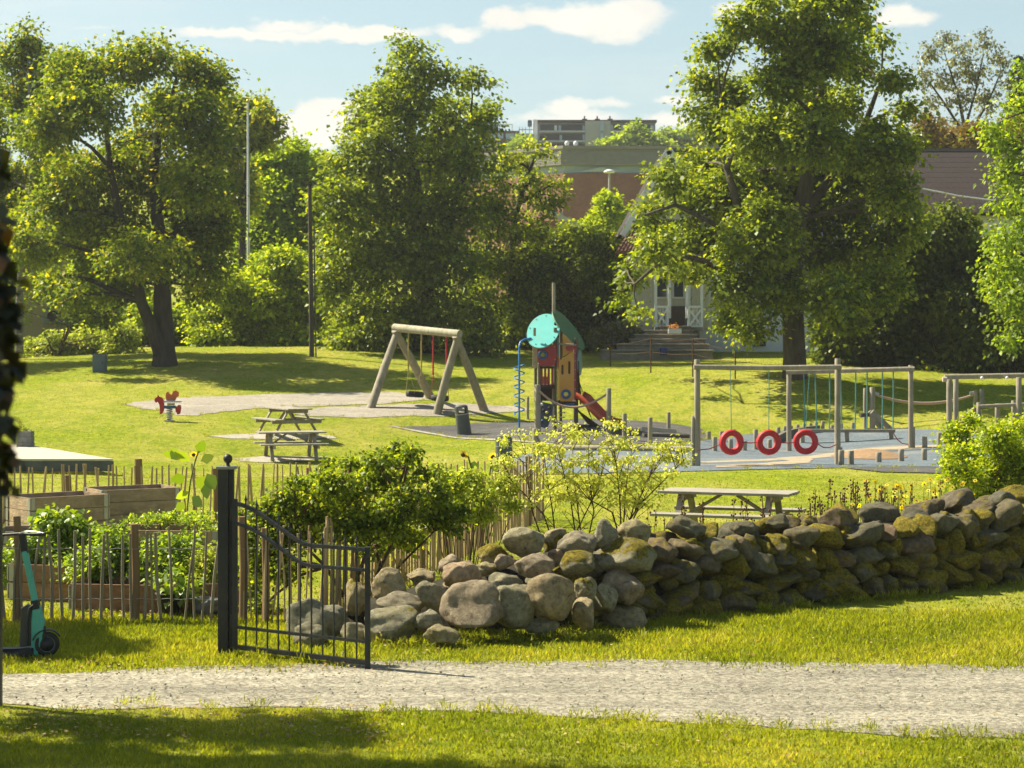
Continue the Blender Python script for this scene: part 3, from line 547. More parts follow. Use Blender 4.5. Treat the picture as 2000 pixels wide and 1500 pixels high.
HT=[('rounded green tree in front of the right end of the concrete apartment block',1245,290,[(1240,255,18,16),(1225,275,30,14),(1265,278,34,16),(1195,282,30,8),(1240,285,40,12),(1290,284,26,10)]),
 ('pale green trees on the hill just right of the concrete apartment block',1320,300,[(1300,262,16,10),(1330,262,24,12),(1360,262,26,14),(1340,275,46,14),(1400,270,30,14)]),
 ('small green tree at the foot of the scaffolded building on the hill',1022,290,[(1022,276,11,11),(1018,284,12,8)]),
 ('distant green treetop left of the apartment buildings on the hill',905,300,[(900,270,30,20),(940,285,20,10),(860,280,40,20)])]
for i,(lb,px,d,bl_) in enumerate(HT):
    b=GP(px,d); tree('hill_tree',lb,'tree',b,[([b,b+Vector((0,0,5))],[.3,.15])],BL(d,bl_,1.5,50+i),LM_POLL,BARKD,330*len(bl_)//3,12,.55,1.1,seed=50+i,group='trees on the distant hill',twigs=0,limb_r=.1,tone=(.55,.2))
# tree whose trunk stands outside the left edge: its low branch hangs into view and its crown shades the grass
SH=[(-4.6,14.0,5.5,1.15),(-3.6,13.8,7,1.15),(-2.6,13.7,8,1.1),(-1.5,13.6,9,1.05),(-.5,13.45,10,1.0),(.6,13.3,11,1.0),(1.8,13.2,12,.95),(3.0,13.1,13,.95),(-3.9,12.9,6,1.2),(-2.2,12.8,8.5,1.2),(-.4,12.7,10,1.0),(-5.2,20.6,5.6,1.0),(-4.5,20.1,6.6,.7),(-2.9,15.9,7.5,.3),(-2.3,15.85,8.6,.26),(-1.7,16.0,8.8,.3),(-3.4,16.2,6.4,.26),(-1.4,15.7,9.4,.26)]
b=Vector((-10.6,18.2,g1(-10.6,18.2)))
tree('overhanging_maple_tree','big maple outside the left edge that shades the near grass','tree',b,
 [([b,b+Vector((.1,0,2.5)),b+Vector((-.1,.1,5)),b+Vector((.1,.3,8)),b+Vector((.4,.6,11)),b+Vector((.8,.9,13))],[.34,.28,.22,.15,.09,.04])],
 [(x+SUN_DIR.x/SUN_DIR.z*h,y+SUN_DIR.y/SUN_DIR.z*h,h,r_,r_,r_*.4) for x,y,h,r_ in SH],LM_MAPLE,BARKD,5200,15,.18,.32,seed=61,twigs=60,tone=(.4,.2))
def near_branch():
    # leafy hanging branch close to the lens, out of focus, tied to a twig from above
    b=W(-60,-200,5.2); t=thing('hanging_branch',b,'out of focus dark leafy branch hanging down the left edge of the view','branch'); s=F/5.2
    pts=[(-40,-200),(-30,100),(-22,300),(-12,480),(-14,640),(-5,760),(-10,860),(0,960)]
    P=[W(x,y,5.2) for x,y in pts]; mb=MB(); mb.tube(P,[.012,.011,.01,.009,.008,.006,.005,.003],6); put('twig',mb,BARKD,t)
    bl=[]; rr=random.Random(4)
    for (x,y,rx,ry) in [(-14,310,20,50),(-22,480,16,60),(-12,600,20,70),(-8,700,22,60),(-6,780,26,50),(0,860,26,36),(10,890,22,22),(-16,920,20,30)]:
        c=W(x,y,5.2+rr.uniform(-.06,.06)); bl.append((c.x,c.y,c.z,rx/s,.06,ry/s))
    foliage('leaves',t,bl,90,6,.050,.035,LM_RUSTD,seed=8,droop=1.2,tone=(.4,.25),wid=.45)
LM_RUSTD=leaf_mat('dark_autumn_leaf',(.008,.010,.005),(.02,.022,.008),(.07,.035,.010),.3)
near_branch()
# ---------------- buildings ----------------
BRICK=mat('brick_red',(.25,.125,.088),(.19,.09,.065),3,.9,.3,30,c3=(.28,.15,.1),scale3=.7)
CORR=mat('corrugated_grey',(.27,.262,.235),(.22,.215,.195),2,.6,0)
GLASSB=mat('translucent_band',(.34,.40,.38),(.28,.34,.33),.8,.35,0)
CREAM=mat('cream_boards',(.58,.55,.42),(.50,.47,.35),1.5,.7,.2,8,(1,1,.2))
WHITE=mat('white_paint',(.74,.74,.72),(.66,.66,.65),3,.55,.1,8)
TILER=mat('red_roof_tile',(.22,.09,.05),(.14,.06,.035),6,.8,.4,20,c3=(.09,.09,.05),scale3=1.5)
TILED=mat('dark_roof_tile',(.034,.023,.021),(.024,.017,.016),6,.85,.4,20)
DARKG=mat('dark_glass',(.05,.06,.07),(.03,.04,.05),1,.12,0,spec=.8)
GLS=mat('window_glass',(.34,.44,.50),(.22,.3,.36),.6,.12,0,spec=.8)
STONE=mat('step_stone',(.27,.24,.19),(.17,.15,.12),5,.9,.6,20,c3=(.14,.13,.09))
CONC=mat('block_concrete',(.40,.385,.35),(.34,.33,.30),.6,.85,.1,4)
DKFR=mat('dark_frame',(.035,.035,.04),(.025,.025,.03),4,.5)
YELB=mat('yellow_render',(.38,.33,.19),(.33,.29,.17),1.2,.85,.1,6)
WOODD=mat('dark_wood_door',(.10,.065,.04),(.05,.035,.02),5,.7,.3,20,(1,1,.15))
def quadbox(mb,p00,p10,p11,p01,th):   # slab from four corners
    n=(Vector(p10)-Vector(p00)).cross(Vector(p01)-Vector(p00)).normalized()*th; mb.prism([p00,p10,p11,p01],n)
def brick_building():
    d=168; c=W(1100,285,d); z0=g1(c.x,d)-.5; t=thing('brick_hall',(c.x,c.y,z0),'large brick hall with a grey corrugated top and pale glass band','building')
    A=Vector((c.x,c.y,0)); Rr=Vector((c.x+15.5,c.y+1.0,0)); Lf=A+Vector((-9.2,10.5,0))
    zt=c.z; z1=W(0,323,d).z; z2=W(0,338,d).z
    def wall(P,Q,za,zb,m,mb,th=.3,off=0):
        dr=(Q-P).normalized(); nn=Vector((dr.y,-dr.x,0))
        if nn.y>0.2: nn=-nn
        a=P+nn*off; b=Q+nn*off; quadbox(mb,(a.x,a.y,za),(b.x,b.y,za),(b.x,b.y,zb),(a.x,a.y,zb),-.3)
    back=Vector((4,26,0))
    mb=MB(); 
    for P,za,zb in ((0,z0,z2),):
        q=[A,Rr,Rr+back,Lf+back*.7,Lf]; mb.prism([(p.x,p.y,z0) for p in q],(0,0,z2-z0))
    put('brick_wall',mb,BRICK,t)
    mb=MB(); q=[A+Vector((.15,.25,0)),Rr+Vector((-.1,.25,0)),Rr+back,Lf+back*.7,Lf+Vector((.3,0,0))]; mb.prism([(p.x,p.y,z2) for p in q],(0,0,z1-z2)); put('glass_band',mb,GLASSB,t)
    mb=MB(); q=[A+Vector((-.05,-.15,0)),Rr+Vector((0,-.15,0)),Rr+back,Lf+back*.7,Lf+Vector((-.1,-.1,0))]; mb.prism([(p.x,p.y,z1) for p in q],(0,0,zt-z1-.25))
    for k in range(8):
        z=z1+.12+k*(zt-z1-.5)/8
        for P,Q in ((q[0],q[1]),(q[4],q[0])):
            dr=(Q-P).normalized(); nn=Vector((dr.y,-dr.x,0)); nn=nn if nn.y<0 else -nn
            a=P+nn*.06+dr*.08; b=Q+nn*.06-dr*.08; mb.bar((a.x,a.y,z),(b.x,b.y,z),.09,.09)
    put('corrugated_cladding',mb,CORR,t)
    mb=MB(); q2=[p+Vector((0,-.3,0)) for p in q[:2]]+q[2:4]+[q[4]+Vector((-.3,-.2,0))]; mb.prism([(p.x,p.y,zt-.25) for p in q2],(0,0,.25)); put('roof_edge',mb,mat('roof_edge_grey',(.24,.225,.19)),t)
    for i in range(3):  # pale peaked shapes added to imitate reflections in the glass band
        x=A.x+1.2+i*4.6; mbp=MB(); y=A.y-.0; mbp.prism([(x,y+.1,z2+.1),(x+3.6,y+.1,z2+.1),(x+2.0,y+.1,z1-.12)],(0,-.12,0)); put('peaked_reflection',mbp,mat('band_reflection_%d'%i,(.42,.46,.42)),t)
    mb=MB(); x=A.x+8.2; mb.box((x,A.y-.15,(z0+z2)/2),(.7,.5,z2-z0)); put('downpipe_column',mb,mat('blue_grey_metal',(.09,.11,.14)),t)
    x0=A.x+8.6; mb=MB(); zt2=W(0,352,d).z; quadbox(mb,(x0,A.y-3,zt2-1.6),(x0+6,A.y-3,zt2-1.6),(x0+6,A.y-.2,zt2),(x0,A.y-.2,zt2),.15); put('canopy_roof',mb,mat('canopy_blue_grey',(.10,.13,.17)),t)
    mb=MB(); mb.box((x0+3,A.y-1.5,(z0+zt2-1.6)/2),(5.6,2.4,zt2-1.7-z0))
    for k in range(8): mb.box((x0+.4+k*.72,A.y-2.75,(z0+zt2-1.6)/2),(.12,.1,zt2-1.8-z0))
    put('porch_wall',mb,mat('porch_grey',(.26,.26,.24)),t)
    for px in (1108,1125):
        l=W(px,284,d); mb=MB(); mb.lathe((l.x,l.y+.8,zt),[(0,.5),(.16,.42),(.2,.25),(.12,.05),(.1,0)],12); put('roof_vent',mb,WHITE,t)
brick_building()
def stair_roof():
    d=128; a=W(1085,396,d); b=W(1146,436,d); z0=g1(a.x,d); t=thing('covered_stair',(b.x,b.y,z0),'covered stair with a pale sloping roof in front of the brick hall','stair')
    mb=MB(); quadbox(mb,(a.x-1.2,a.y,a.z),(b.x,b.y,b.z-.2),(b.x,b.y+2.2,b.z-.1),(a.x-1.2,a.y+2.2,a.z+.1),-.3); put('stair_roof',mb,mat('pale_grey_metal',(.42,.43,.42)),t)
    mb=MB()
    for f in (.2,.45,.7,.95):
        p=a.lerp(b,f); mb.bar((p.x,p.y+.1,z0),(p.x,p.y+.1,p.z-.3),.18,.18)
    put('post',mb,mat('stair_post_grey',(.3,.32,.33)),t)
    mb=MB(); mb.box((a.x-.3,a.y+1.4,(z0+W(0,430,d).z)/2),(1.7,1.4,W(0,430,d).z-z0)); put('brick_pier',mb,BRICK,t)
stair_roof()
def lamp():
    d=120; b=GP(1190,d); top=W(1190,337,d); t=thing('street_lamp',b,'slim pale lamp post standing in front of the brick hall','street lamp')
    mb=MB(); mb.tube([b,(b.x,b.y,top.z)],[.10,.06],10); put('pole',mb,mat('lamp_grey',(.5,.5,.47)),t)
    mb=MB(); mb.lathe((b.x,b.y,top.z-.05),[(.05,0),(.30,.03),(.34,.1),(.2,.2),(0,.24)],16); put('lamp_head',mb,WHITE,t)
lamp()
def apartments():
    d=300; s=F/d
    def part(t,nm,x0,y0,x1,y1,dep,m,yo=0,mb=None):
        a=W(x0,y1,d); b=W(x1,y0,d); mm=mb or MB(); mm.box(((a.x+b.x)/2,d+yo+dep/2,(a.z+b.z)/2),(b.x-a.x,dep,b.z-a.z)); 
        if mb is None: return put(nm,mm,m,t)
    b=W(1165,300,d); t=thing('apartment_block',(b.x,d,g1(b.x,d)),'long grey concrete apartment block with dark balconies on the hill','building')
    part(t,'wall',1052,238,1281,320,12,CONC,1.2)
    part(t,'stair_tower',1143,237,1192,320,3,CONC,-.4)
    rm=mat('block_roof_dark',(.07,.045,.04)); part(t,'roof',1050,234,1283,238,14,rm,0)
    for x in (1143,1168,1193): 
        mb=MB(); part(t,'',x-5,229,x+5,234,2,None,2,mb); part(t,'',x-1.3,223,x+1.3,229,.5,None,2.6,mb); put('chimney',mb,rm,t)
    for (x0,x1,y0,y1) in [(1055,1142,242,255),(1055,1142,261,274),(1055,1142,280,292),(1193,1279,242,255),(1193,1279,261,274)]:
        part(t,'balcony_recess',x0,y0,x1,y1,.5,DKFR,.9)
        part(t,'balcony_parapet',x0-1,y1,x1+1,y1+3.5,1.3,mat('parapet_%d'%x0,(.55,.54,.51)),-.1)
    for (x0,y0,x1,y1,m) in [(1083,244,1088,256,WHITE),(1091,244,1096,254,GLS),(1138,244,1143,254,GLS),(1093,263,1098,274,GLS),(1138,262,1143,275,GLS),(1172,241,1179,256,GLS),(1172,261,1179,275,GLS),(1193,243,1198,256,GLS),(1214,243,1219,253,GLS),(1271,243,1278,255,GLS),(1194,262,1202,271,GLS),(1204,262,1212,271,GLS),(1232,243,1240,254,GLS)]:
        yo=-.75 if x0==1172 else .6
        part(t,'window',x0,y0,x1,y1,.3,m,yo)
    mb=MB(); part(t,'',1041,232,1050,300,2,None,1,mb); part(t,'',1050,240,1053,300,8,None,1.2,mb); put('white_end_wall',mb,WHITE,t)
    d=292; b=W(985,300,d); t=thing('red_apartment_building',(b.x,d,g1(b.x,d)),'low red brown apartment building with big windows left of the concrete block','building')
    RB=mat('red_brown_panel',(.17,.08,.06),(.12,.06,.045),1,.8)
    part(t,'wall',935,254,1014,320,10,RB,1); part(t,'roof_room',955,237,973,254,6,DKFR,1.5)
    mb=MB()
    for x in (975,986,1000): part(t,'',x,241,x+1,254,.2,None,1.2,mb)
    part(t,'',975,241,1001,242,.2,None,1.2,mb); put('terrace_rail',mb,CONC,t)
    part(t,'floor_slab',930,272,1016,275,11.5,RB,.2)
    for q in [(958,239,971,250,.9),(960,260,968,271,.5),(972,259,983,270,.5),(988,260,1005,272,.5),(952,278,965,287,.5),(968,278,983,287,.5),(990,278,1004,287,.5),(938,278,948,290,.5)]: part(t,'window',*q[:4],.3,GLS,q[4])
    d=296; b=W(1028,300,d); t=thing('scaffolded_building',(b.x,d,g1(b.x,d)),'small pale building under scaffolding with a blue tank on top','building')
    part(t,'wall',1014,258,1041,310,6,WHITE,2); part(t,'water_tank',1031,233,1039,244,2,mat('tank_blue',(.06,.12,.18)),1)
    mb=MB()
    for x in (1014,1020,1026,1034,1042): part(t,'',x,247 if x<1030 else 240,x+1,300,.25,None,.5,mb)
    for y in (252,262,272,282): part(t,'',1013,y,1043,y+1,.25,None,.4,mb)
    put('scaffold',mb,mat('scaffold_grey',(.2,.2,.22)),t)
apartments()
def white_house():
    d=92; base=GP(1330,d); t=thing('white_house',base,'white wooden house with a gabled bay, porch and tiled roofs behind the chestnut','house'); s=F/d
    # main body with long dark roof
    zg=2.0; ez=W(0,415,d).z; rz=W(0,300,d+5).z; x0=W(1345,0,d).x; x1=W(2080,0,d).x
    mb=MB(); mb.box(((x0+x1)/2,d+4.5,(zg-1+ez)/2),(x1-x0,8,ez-zg+1)); put('main_wall',mb,WHITE,t)
    mb=MB(); e0=(x0-.5,d-.1,ez-.15); e1=(x1+.5,d-.1,ez-.15); r0=(x0-.5,d+5,rz); r1=(x1+.5,d+5,rz)
    quadbox(mb,e0,e1,r1,r0,.16); quadbox(mb,r0,r1,(x1+.5,d+10,ez),(x0-.5,d+10,ez),.16)
    n=70
    for k in range(n):   # tile ribs running down the slope
        f=(k+.5)/n; a=Vector(e0).lerp(Vector(e1),f); b=Vector(r0).lerp(Vector(r1),f); mb.bar(a+Vector((0,0,.18)),b+Vector((0,0,.16)),.08,.04)
    for k in range(12):
        f=(k+.5)/12; a=Vector(e0).lerp(Vector(r0),f)+Vector((0,-.02,.165)); b=Vector(e1).lerp(Vector(r1),f)+Vector((0,-.02,.165)); mb.bar(a,b,.03,.02)
    rf=put('main_roof',mb,TILED,t)
    mb=MB(); mb.bar((x0-.5,d+5,rz+.16),(x1+.5,d+5,rz+.16),.3,.16); put('ridge',mb,mat('ridge_grey_brown',(.16,.13,.11)),t)
    sk=W(1935,380,d+1.8); mb=MB(); mb.box((sk.x,sk.y-.05,sk.z+.08),(.8,.9,.12),Matrix.Rotation(math.atan2(rz-ez,5.1),3,'X')); o=put('skylight',mb,WHITE,t)
    mb=MB(); mb.box((sk.x,sk.y-.1,sk.z+.16),(.6,.7,.1),Matrix.Rotation(math.atan2(rz-ez,5.1),3,'X')); put('pane',mb,mat('skylight_glass',(.32,.45,.55),None,1,.1),o)
    mb=MB(); a=W(1800,368,d-.9); b=W(1945,392,d-.5); mb.tube([a,a.lerp(b,.5)+Vector((0,0,-.06)),b],.035,6); put('cable',mb,WHITE,t)
    for px in (1478,1492): 
        c=W(px,667,d-.0); 
        mb=MB(); mb.box((c.x,d+.45,c.z),(.26,.12,.42)); put('window',mb,DARKG,t)
    for px in (1420,1600,1700,1800):
        c=W(px,560,d); mb=MB(); mb.box((c.x,d+.46,c.z),(.9,.1,1.2)); o=put('window',mb,WHITE,t); mb=MB(); mb.box((c.x,d+.42,c.z),(.74,.08,1.04)); put('pane',mb,DARKG,o)
    # gabled bay
    db=89.5; bx0=W(1238,0,db).x; bx1=W(1385,0,db).x; zb=W(0,645,db).z; be=W(0,440,db).z; pk=W(1305,296,db)
    mb=MB(); mb.prism([(bx0,db,zb),(bx1,db,zb),(bx1,db,be),(pk.x,db,pk.z-.2),(bx0,db,be)],(0,6,0)); put('bay_wall',mb,CREAM,t)
    mb=MB()
    for k in range(15):
        x=bx0+.08+k*.225
        if x<bx1: mb.box((x,db-.03,(zb+be)/2),(.05,.05,be-zb))
    for k in range(12): mb.box((bx0-.03,db+.3+k*.28,(zb+be)/2),(.05,.05,be-zb))
    put('board_batten',mb,mat('batten_cream',(.66,.63,.50),(.5,.47,.36)),t)
    mb=MB(); mb.box((bx0-.02,db-.05,(zb+be)/2),(.2,.16,be-zb)); mb.box((W(1345,0,db).x,db-.08,(zb+be)/2),(.16,.14,be-zb)); put('corner_board',mb,WHITE,t)
    mb=MB(); lx=W(1215,0,db).x; rx=W(1395,0,db).x; el=W(0,462,db).z
    quadbox(mb,(lx,db-.5,el),(lx,db+6,el),(pk.x,db+6,pk.z),(pk.x,db-.5,pk.z),-.14); quadbox(mb,(rx,db-.5,el),(rx,db+6,el),(pk.x,db+6,pk.z),(pk.x,db-.5,pk.z),.14); put('gable_roof',mb,TILED,t)
    mb=MB(); mb.bar((lx,db-.58,el),(pk.x,db-.58,pk.z),.08,.3); mb.bar((rx,db-.58,el),(pk.x,db-.58,pk.z),.08,.3); put('bargeboard',mb,WHITE,t)
    # lit pent roof of red tiles under the gable
    mb=MB(); p0=W(1203,497,db-1.6); p1=W(1385,497,db-1.6); q0=W(1243,436,db); q1=W(1365,436,db)
    quadbox(mb,p0,p1,q1,q0,.12)
    for k in range(26):
        f=(k+.5)/26; mb.bar(p0.lerp(p1,f)+Vector((0,-.02,.14)),q0.lerp(q1,f)+Vector((0,-.02,.14)),.07,.06)
    for k in range(6):
        f=k/6; mb.bar(p0.lerp(q0,f)+Vector((0,-.04,.13)),p1.lerp(q1,f)+Vector((0,-.04,.13)),.05,.05)
    put('pent_roof',mb,TILER,t)
    mb=MB(); c=W(1330,385,db); mb.box((c.x,db-.06,c.z),(.95,.1,.95)); o=put('window',mb,WHITE,t); mb=MB(); mb.box((c.x,db-.13,c.z+.05),(.7,.06,.7)); put('pane',mb,DARKG,o)
    c=W(1300,545,db); 
    for px in (1292,1325): 
        c=W(px,562,db); mb=MB(); mb.box((c.x,db-.06,c.z),(.55,.1,.95)); o=put('window',mb,WHITE,t); mb=MB(); mb.box((c.x,db-.12,c.z),(.4,.06,.8)); put('pane',mb,DARKG,o)
    # porch in front
    dp=88; zf=W(0,638,dp).z; zr=W(0,602,dp).z
    def xb(a,b,nm):
        mb=MB(); A=W(a,0,dp).x; B=W(b,0,dp).x
        for x in (A,B): mb.box((x,dp,(zf+zr)/2+.02),(.1,.1,zr-zf+.15))
        mb.box(((A+B)/2,dp,zr+.06),(B-A,.09,.1)); mb.box(((A+B)/2,dp,zf),(B-A,.09,.1)); mb.bar((A,dp-.01,zf),(B,dp-.01,zr),.07,.09); mb.bar((A,dp+.03,zr),(B,dp+.03,zf),.07,.09)
        for k in range(4): mb.box((A+(B-A)*(k+.5)/4,dp+.08,(zf+zr)/2),(.17,.03,zr-zf))
        put(nm,mb,WHITE,t)
    xb(1281,1304,'cross_rail'); xb(1345,1371,'cross_rail')
    mb=MB()
    for px in (1281,1308,1342,1371): mb.box((W(px,0,dp).x,dp+.12,W(0,540,dp).z),(.12,.12,zr-zf+2.8))
    put('porch_post',mb,WHITE,t)
    mb=MB(); mb.box((W(1326,0,dp).x,dp+.9,zf-.1),(W(1372,0,dp).x-W(1280,0,dp).x,2.0,.16)); mb.box((W(1358,0,dp).x,dp+.1,zf-.45),(.35,.3,.7)); put('porch_floor',mb,STONE,t)
    mb=MB(); mb.box((W(1327,0,dp).x,db-.12,W(0,618,db).z),(.72,.08,.9)); put('door',mb,WOODD,t)
    mb=MB(); mb.box((W(1262,0,db).x,db+.3,zb-.55),(W(1290,0,db).x-W(1236,0,db).x,.4,1.2)); put('foundation',mb,STONE,t)
white_house()
def steps():
    t=thing('stone_steps',GP(1300,86),'broad grey stone steps leading up to the porch of the white house','steps')
    L_=[(1176,1392,697,684,85.3),(1208,1384,684,672,85.9),(1232,1378,672,662,86.3),(1240,1362,662,653,86.7),(1262,1352,653,645,87.1),(1290,1348,645,637,87.4)]
    for (x0,x1,yb,yt,d) in L_:
        a=W(x0,yb,d); b=W(x1,yt,d); mb=MB(); mb.box(((a.x+b.x)/2,d+.9,(a.z+b.z)/2-.35),(b.x-a.x,1.8,b.z-a.z+.6)); mb.box(((a.x+b.x)/2,d+.88,b.z-.02),(b.x-a.x+.1,1.9,.07)); put('step',mb,STONE,t,bevel=.03)
    p=W(1296,694,84.9); o=put('plant_pot',MB().lathe((p.x,p.y,p.z),[(0,0),(.15,0),(.2,.3),(.17,.3),(.14,.22),(0,.22)],14),mat('blue_glaze',(.04,.06,.20),None,5,.3),loc=(0,0,0)); tag(o,'dark blue glazed pot on the lowest stone step','pot')
    p=W(1318,652,86.4); t2=thing('plant_pot',p,'white trough with orange flowers on the upper stone steps','pot')
    put('trough',MB().box((p.x,p.y,p.z+.12),(.55,.2,.2)),WHITE,t2); foliage('flowers',t2,[(p.x-.05,p.y,p.z+.32,.2,.08,.1)],14,8,.06,.08,LM_ORANGE,seed=3)
LM_ORANGE=leaf_mat('orange_petals',(.45,.16,.02),(.6,.26,.03),(.75,.4,.06),.3)
steps()
def wire_fence():
    t=thing('wire_fence',GP(1270,80),'thin rusty wire fence between the lawn and the stone steps','fence'); RU=mat('rusty_steel',(.12,.06,.035),(.06,.035,.02),9,.9); tops=[]
    for px,yt,yb in ((1192,672,716),(1271,660,728),(1353,662,736),(1436,684,740),(1560,690,742)):
        b=G(px,yb); s=F/b.y; h=(yb-yt)/s; mb=MB(); mb.tube([b,b+Vector((0,0,h))],.028,6); put('post',mb,RU,t); tops.append((b,h))
    mb=MB()
    for f in (.98,.6,.3):
        for (a,h),(c,k) in zip(tops,tops[1:]): P0=a+Vector((0,0,h*f)); P1=c+Vector((0,0,k*f)); mb.tube([P0,P0.lerp(P1,.5)-Vector((0,0,.06)),P1],.007,4)
    put('wire',mb,RU,t)
wire_fence()
def yellow_building():
    d=100; b=GP(70,d); t=thing('yellow_building',b,'dull yellow rendered building behind the far left trees','building'); a=W(-300,672,d); c=W(140,440,d)
    mb=MB(); mb.box(((a.x+c.x)/2,d+4,(a.z+c.z)/2-.5),(c.x-a.x,8,c.z-a.z+1)); put('wall',mb,YELB,t)
    mb=MB(); quadbox(mb,(a.x-.4,d-.5,c.z),(c.x+.4,d-.5,c.z),(c.x+.4,d+4,c.z+3),(a.x-.4,d+4,c.z+3),.2); put('roof',mb,TILED,t)
    p=W(104,618,d); mb=MB(); mb.box((p.x,d-.2,p.z),(.95,.38,.75)); o=put('heat_pump',mb,mat('heat_pump_grey',(.30,.33,.36)),t,bevel=.03)
    mb=MB(); mb.lathe((p.x+.08,d-.4,p.z),[(0,0),(.26,0),(.28,.03),(.26,.05)],24,Matrix.Rotation(R(90),3,'X')); put('fan',mb,DKFR,o)
    w=W(20,560,d); mb=MB(); mb.box((w.x,d-.03,w.z),(1.1,.1,1.3)); o=put('window',mb,WHITE,t); mb=MB(); mb.box((w.x,d-.09,w.z),(.9,.06,1.1)); put('pane',mb,DARKG,o)
yellow_building()
def car(px,d,z_py,mcol,label,rot,L=4.3):
    b=GP(px,d); b.z=CZ-(z_py-HY)*d/F; t=thing('parked_car',b,label,'car'); M=Matrix.Rotation(rot,3,'Z')
    prof=[(-2.15,.35),(-2.15,.75),(-1.9,.95),(-1.35,1.0),(-.75,1.42),(.75,1.45),(1.45,.98),(2.0,.85),(2.15,.6),(2.15,.35)]
    mb=MB(); mb.prism([b+M@Vector((x,-.85,z)) for x,z in prof],M@Vector((0,1.7,0))); put('body',mb,mcol,t,bevel=.08)
    mb=MB(); 
    for sgn in (-.865,.865): mb.prism([b+M@Vector((x,sgn-.01,z)) for x,z in [(-1.2,1.0),(-.7,1.36),(.7,1.38),(1.25,1.0)]],M@Vector((0,.02,0)))
    put('side_window',mb,DARKG,t); mb=MB(); quadbox(mb,b+M@Vector((1.43,-.72,1.02)),b+M@Vector((1.43,.72,1.02)),b+M@Vector((.82,.66,1.43)),b+M@Vector((.82,-.66,1.43)),.03); put('windscreen',mb,DARKG,t)
    for x in (-1.35,1.35):
        for y in (-.8,.8):
            mb=MB(); mb.torus(b+M@Vector((x,y,.33)),M@Matrix.Rotation(R(90),3,'X'),.23,.1,20,8); mb.lathe(b+M@Vector((x,y,.33)),[(0,.05),(.2,.05),(.2,-.05),(0,-.05)],16,M@Matrix.Rotation(R(90),3,'X')); put('wheel',mb,DKFR,t)
car(1196,97,652,mat('navy_paint',(.02,.03,.07),None,2,.25),'dark navy car parked behind the shrub left of the stone steps',R(20))
car(188,106,668,mat('white_car_paint',(.7,.7,.7),None,2,.25),'white car half hidden behind leaves at the far left',R(-10))
def flagpole():
    d=99; b=GP(486,d); top=W(484,200,d); t=thing('flagpole',b,'tall white flagpole beside the feathery green tree','flagpole')
    mb=MB(); mb.tube([b,b.lerp(top,.5),top],[.085,.07,.045],12); put('pole',mb,WHITE,t); mb=MB(); mb.lathe(top,[(0,-.03),(.07,0),(.09,.06),(.05,.13),(0,.15)],12); put('finial',mb,mat('gilt',(.6,.45,.15),None,5,.4,metal=.6),t)
flagpole()
def pole():
    b=G(609,697); d=b.y; top=W(605,362,d); t=thing('utility_pole',b,'tall dark weathered wooden pole beside the sunlit bush','pole')
    mb=MB(); mb.tube([b-Vector((0,0,.2)),b.lerp(top,.5),top],[.10,.09,.075],12); put('pole',mb,mat('pole_wood',(.10,.085,.065),(.05,.04,.03),6,.9,.5,20,(1,1,.1)),t)
    mb=MB(); mb.tube([b+Vector((.17,0,-.1)),top.lerp(b,.25)+Vector((.15,0,0))],.03,8); put('conduit',mb,mat('conduit_grey',(.12,.12,.11)),t)
    mb=MB(); mb.box(top+Vector((0,0,.03)),(.2,.2,.08)); put('cap',mb,DKFR,t)
pole()
def cabinet():
    b=G(193,727); s=F/b.y; t=thing('utility_cabinet',b,'blue grey metal utility cabinet beside the yellow green shrubs','cabinet'); m=mat('cabinet_grey',(.10,.135,.16),(.085,.115,.14),2,.6)
    put('housing',MB().box(b+Vector((0,.2,.31)),(.50,.35,.66)),m,t,bevel=.01); put('lid',MB().box(b+Vector((0,.2,.67)),(.56,.42,.05)),m,t,bevel=.01); put('door',MB().box(b+Vector((0,.018,.31)),(.42,.02,.54)),m,t,bevel=.005)
    put('handle',MB().box(b+Vector((.14,.0,.36)),(.03,.03,.1)),DKFR,t)
cabinet()
# ---------------- playground ----------------
WOOD=mat('weathered_wood',(.33,.29,.22),(.21,.18,.13),9,.85,.5,26,(1,1,.12),c3=(.16,.15,.10),scale3=2.5)
WOODH=mat('weathered_planks',(.34,.31,.25),(.22,.20,.155),6,.8,.5,22,(.35,1.6,1),c3=(.2,.17,.12),scale3=3)
LOG=mat('pale_log',(.42,.38,.28),(.26,.23,.16),8,.85,.6,20,(1,1,.2),c3=(.24,.25,.15),scale3=3)
REDP=mat('red_rubber_paint',(.52,.022,.03),(.42,.018,.025),3,.55,.2,14,c3=(.36,.07,.06),scale3=5,amt3=.45)
ROPEG=mat('teal_rope',(.10,.27,.25),(.07,.2,.19),30,.8)
ROPER=mat('red_rope',(.34,.05,.045),(.24,.03,.03),30,.8)
ROPEP=mat('pinkish_rope',(.42,.30,.25),(.3,.2,.16),30,.8)
ROPEB=mat('tan_rope',(.40,.28,.13),(.3,.2,.09),30,.8)
STEEL=mat('galvanised_steel',(.42,.42,.40),(.32,.32,.31),8,.4,metal=.7)
BLK=mat('black_rubber',(.018,.019,.021),(.012,.012,.013),6,.7)
ORD=['first','second','third','fourth','fifth','sixth','seventh','eighth','ninth','tenth','eleventh','twelfth','thirteenth','fourteenth']
def logpost(mb,b,h,r,n=12,lean=(0,0)):
    jx=[Vector((random.uniform(-1,1),random.uniform(-1,1),0))*r*.05 for _ in range(4)]
    P=[b+Vector((lean[0]*t,lean[1]*t,-.12+(h+.12)*t))+jx[i] for i,t in enumerate((0,.33,.66,1))]
    mb.tube(P+[P[-1]+Vector((0,0,.012))],[r*1.04,r,r*.98,r*.97,r*.86],n)
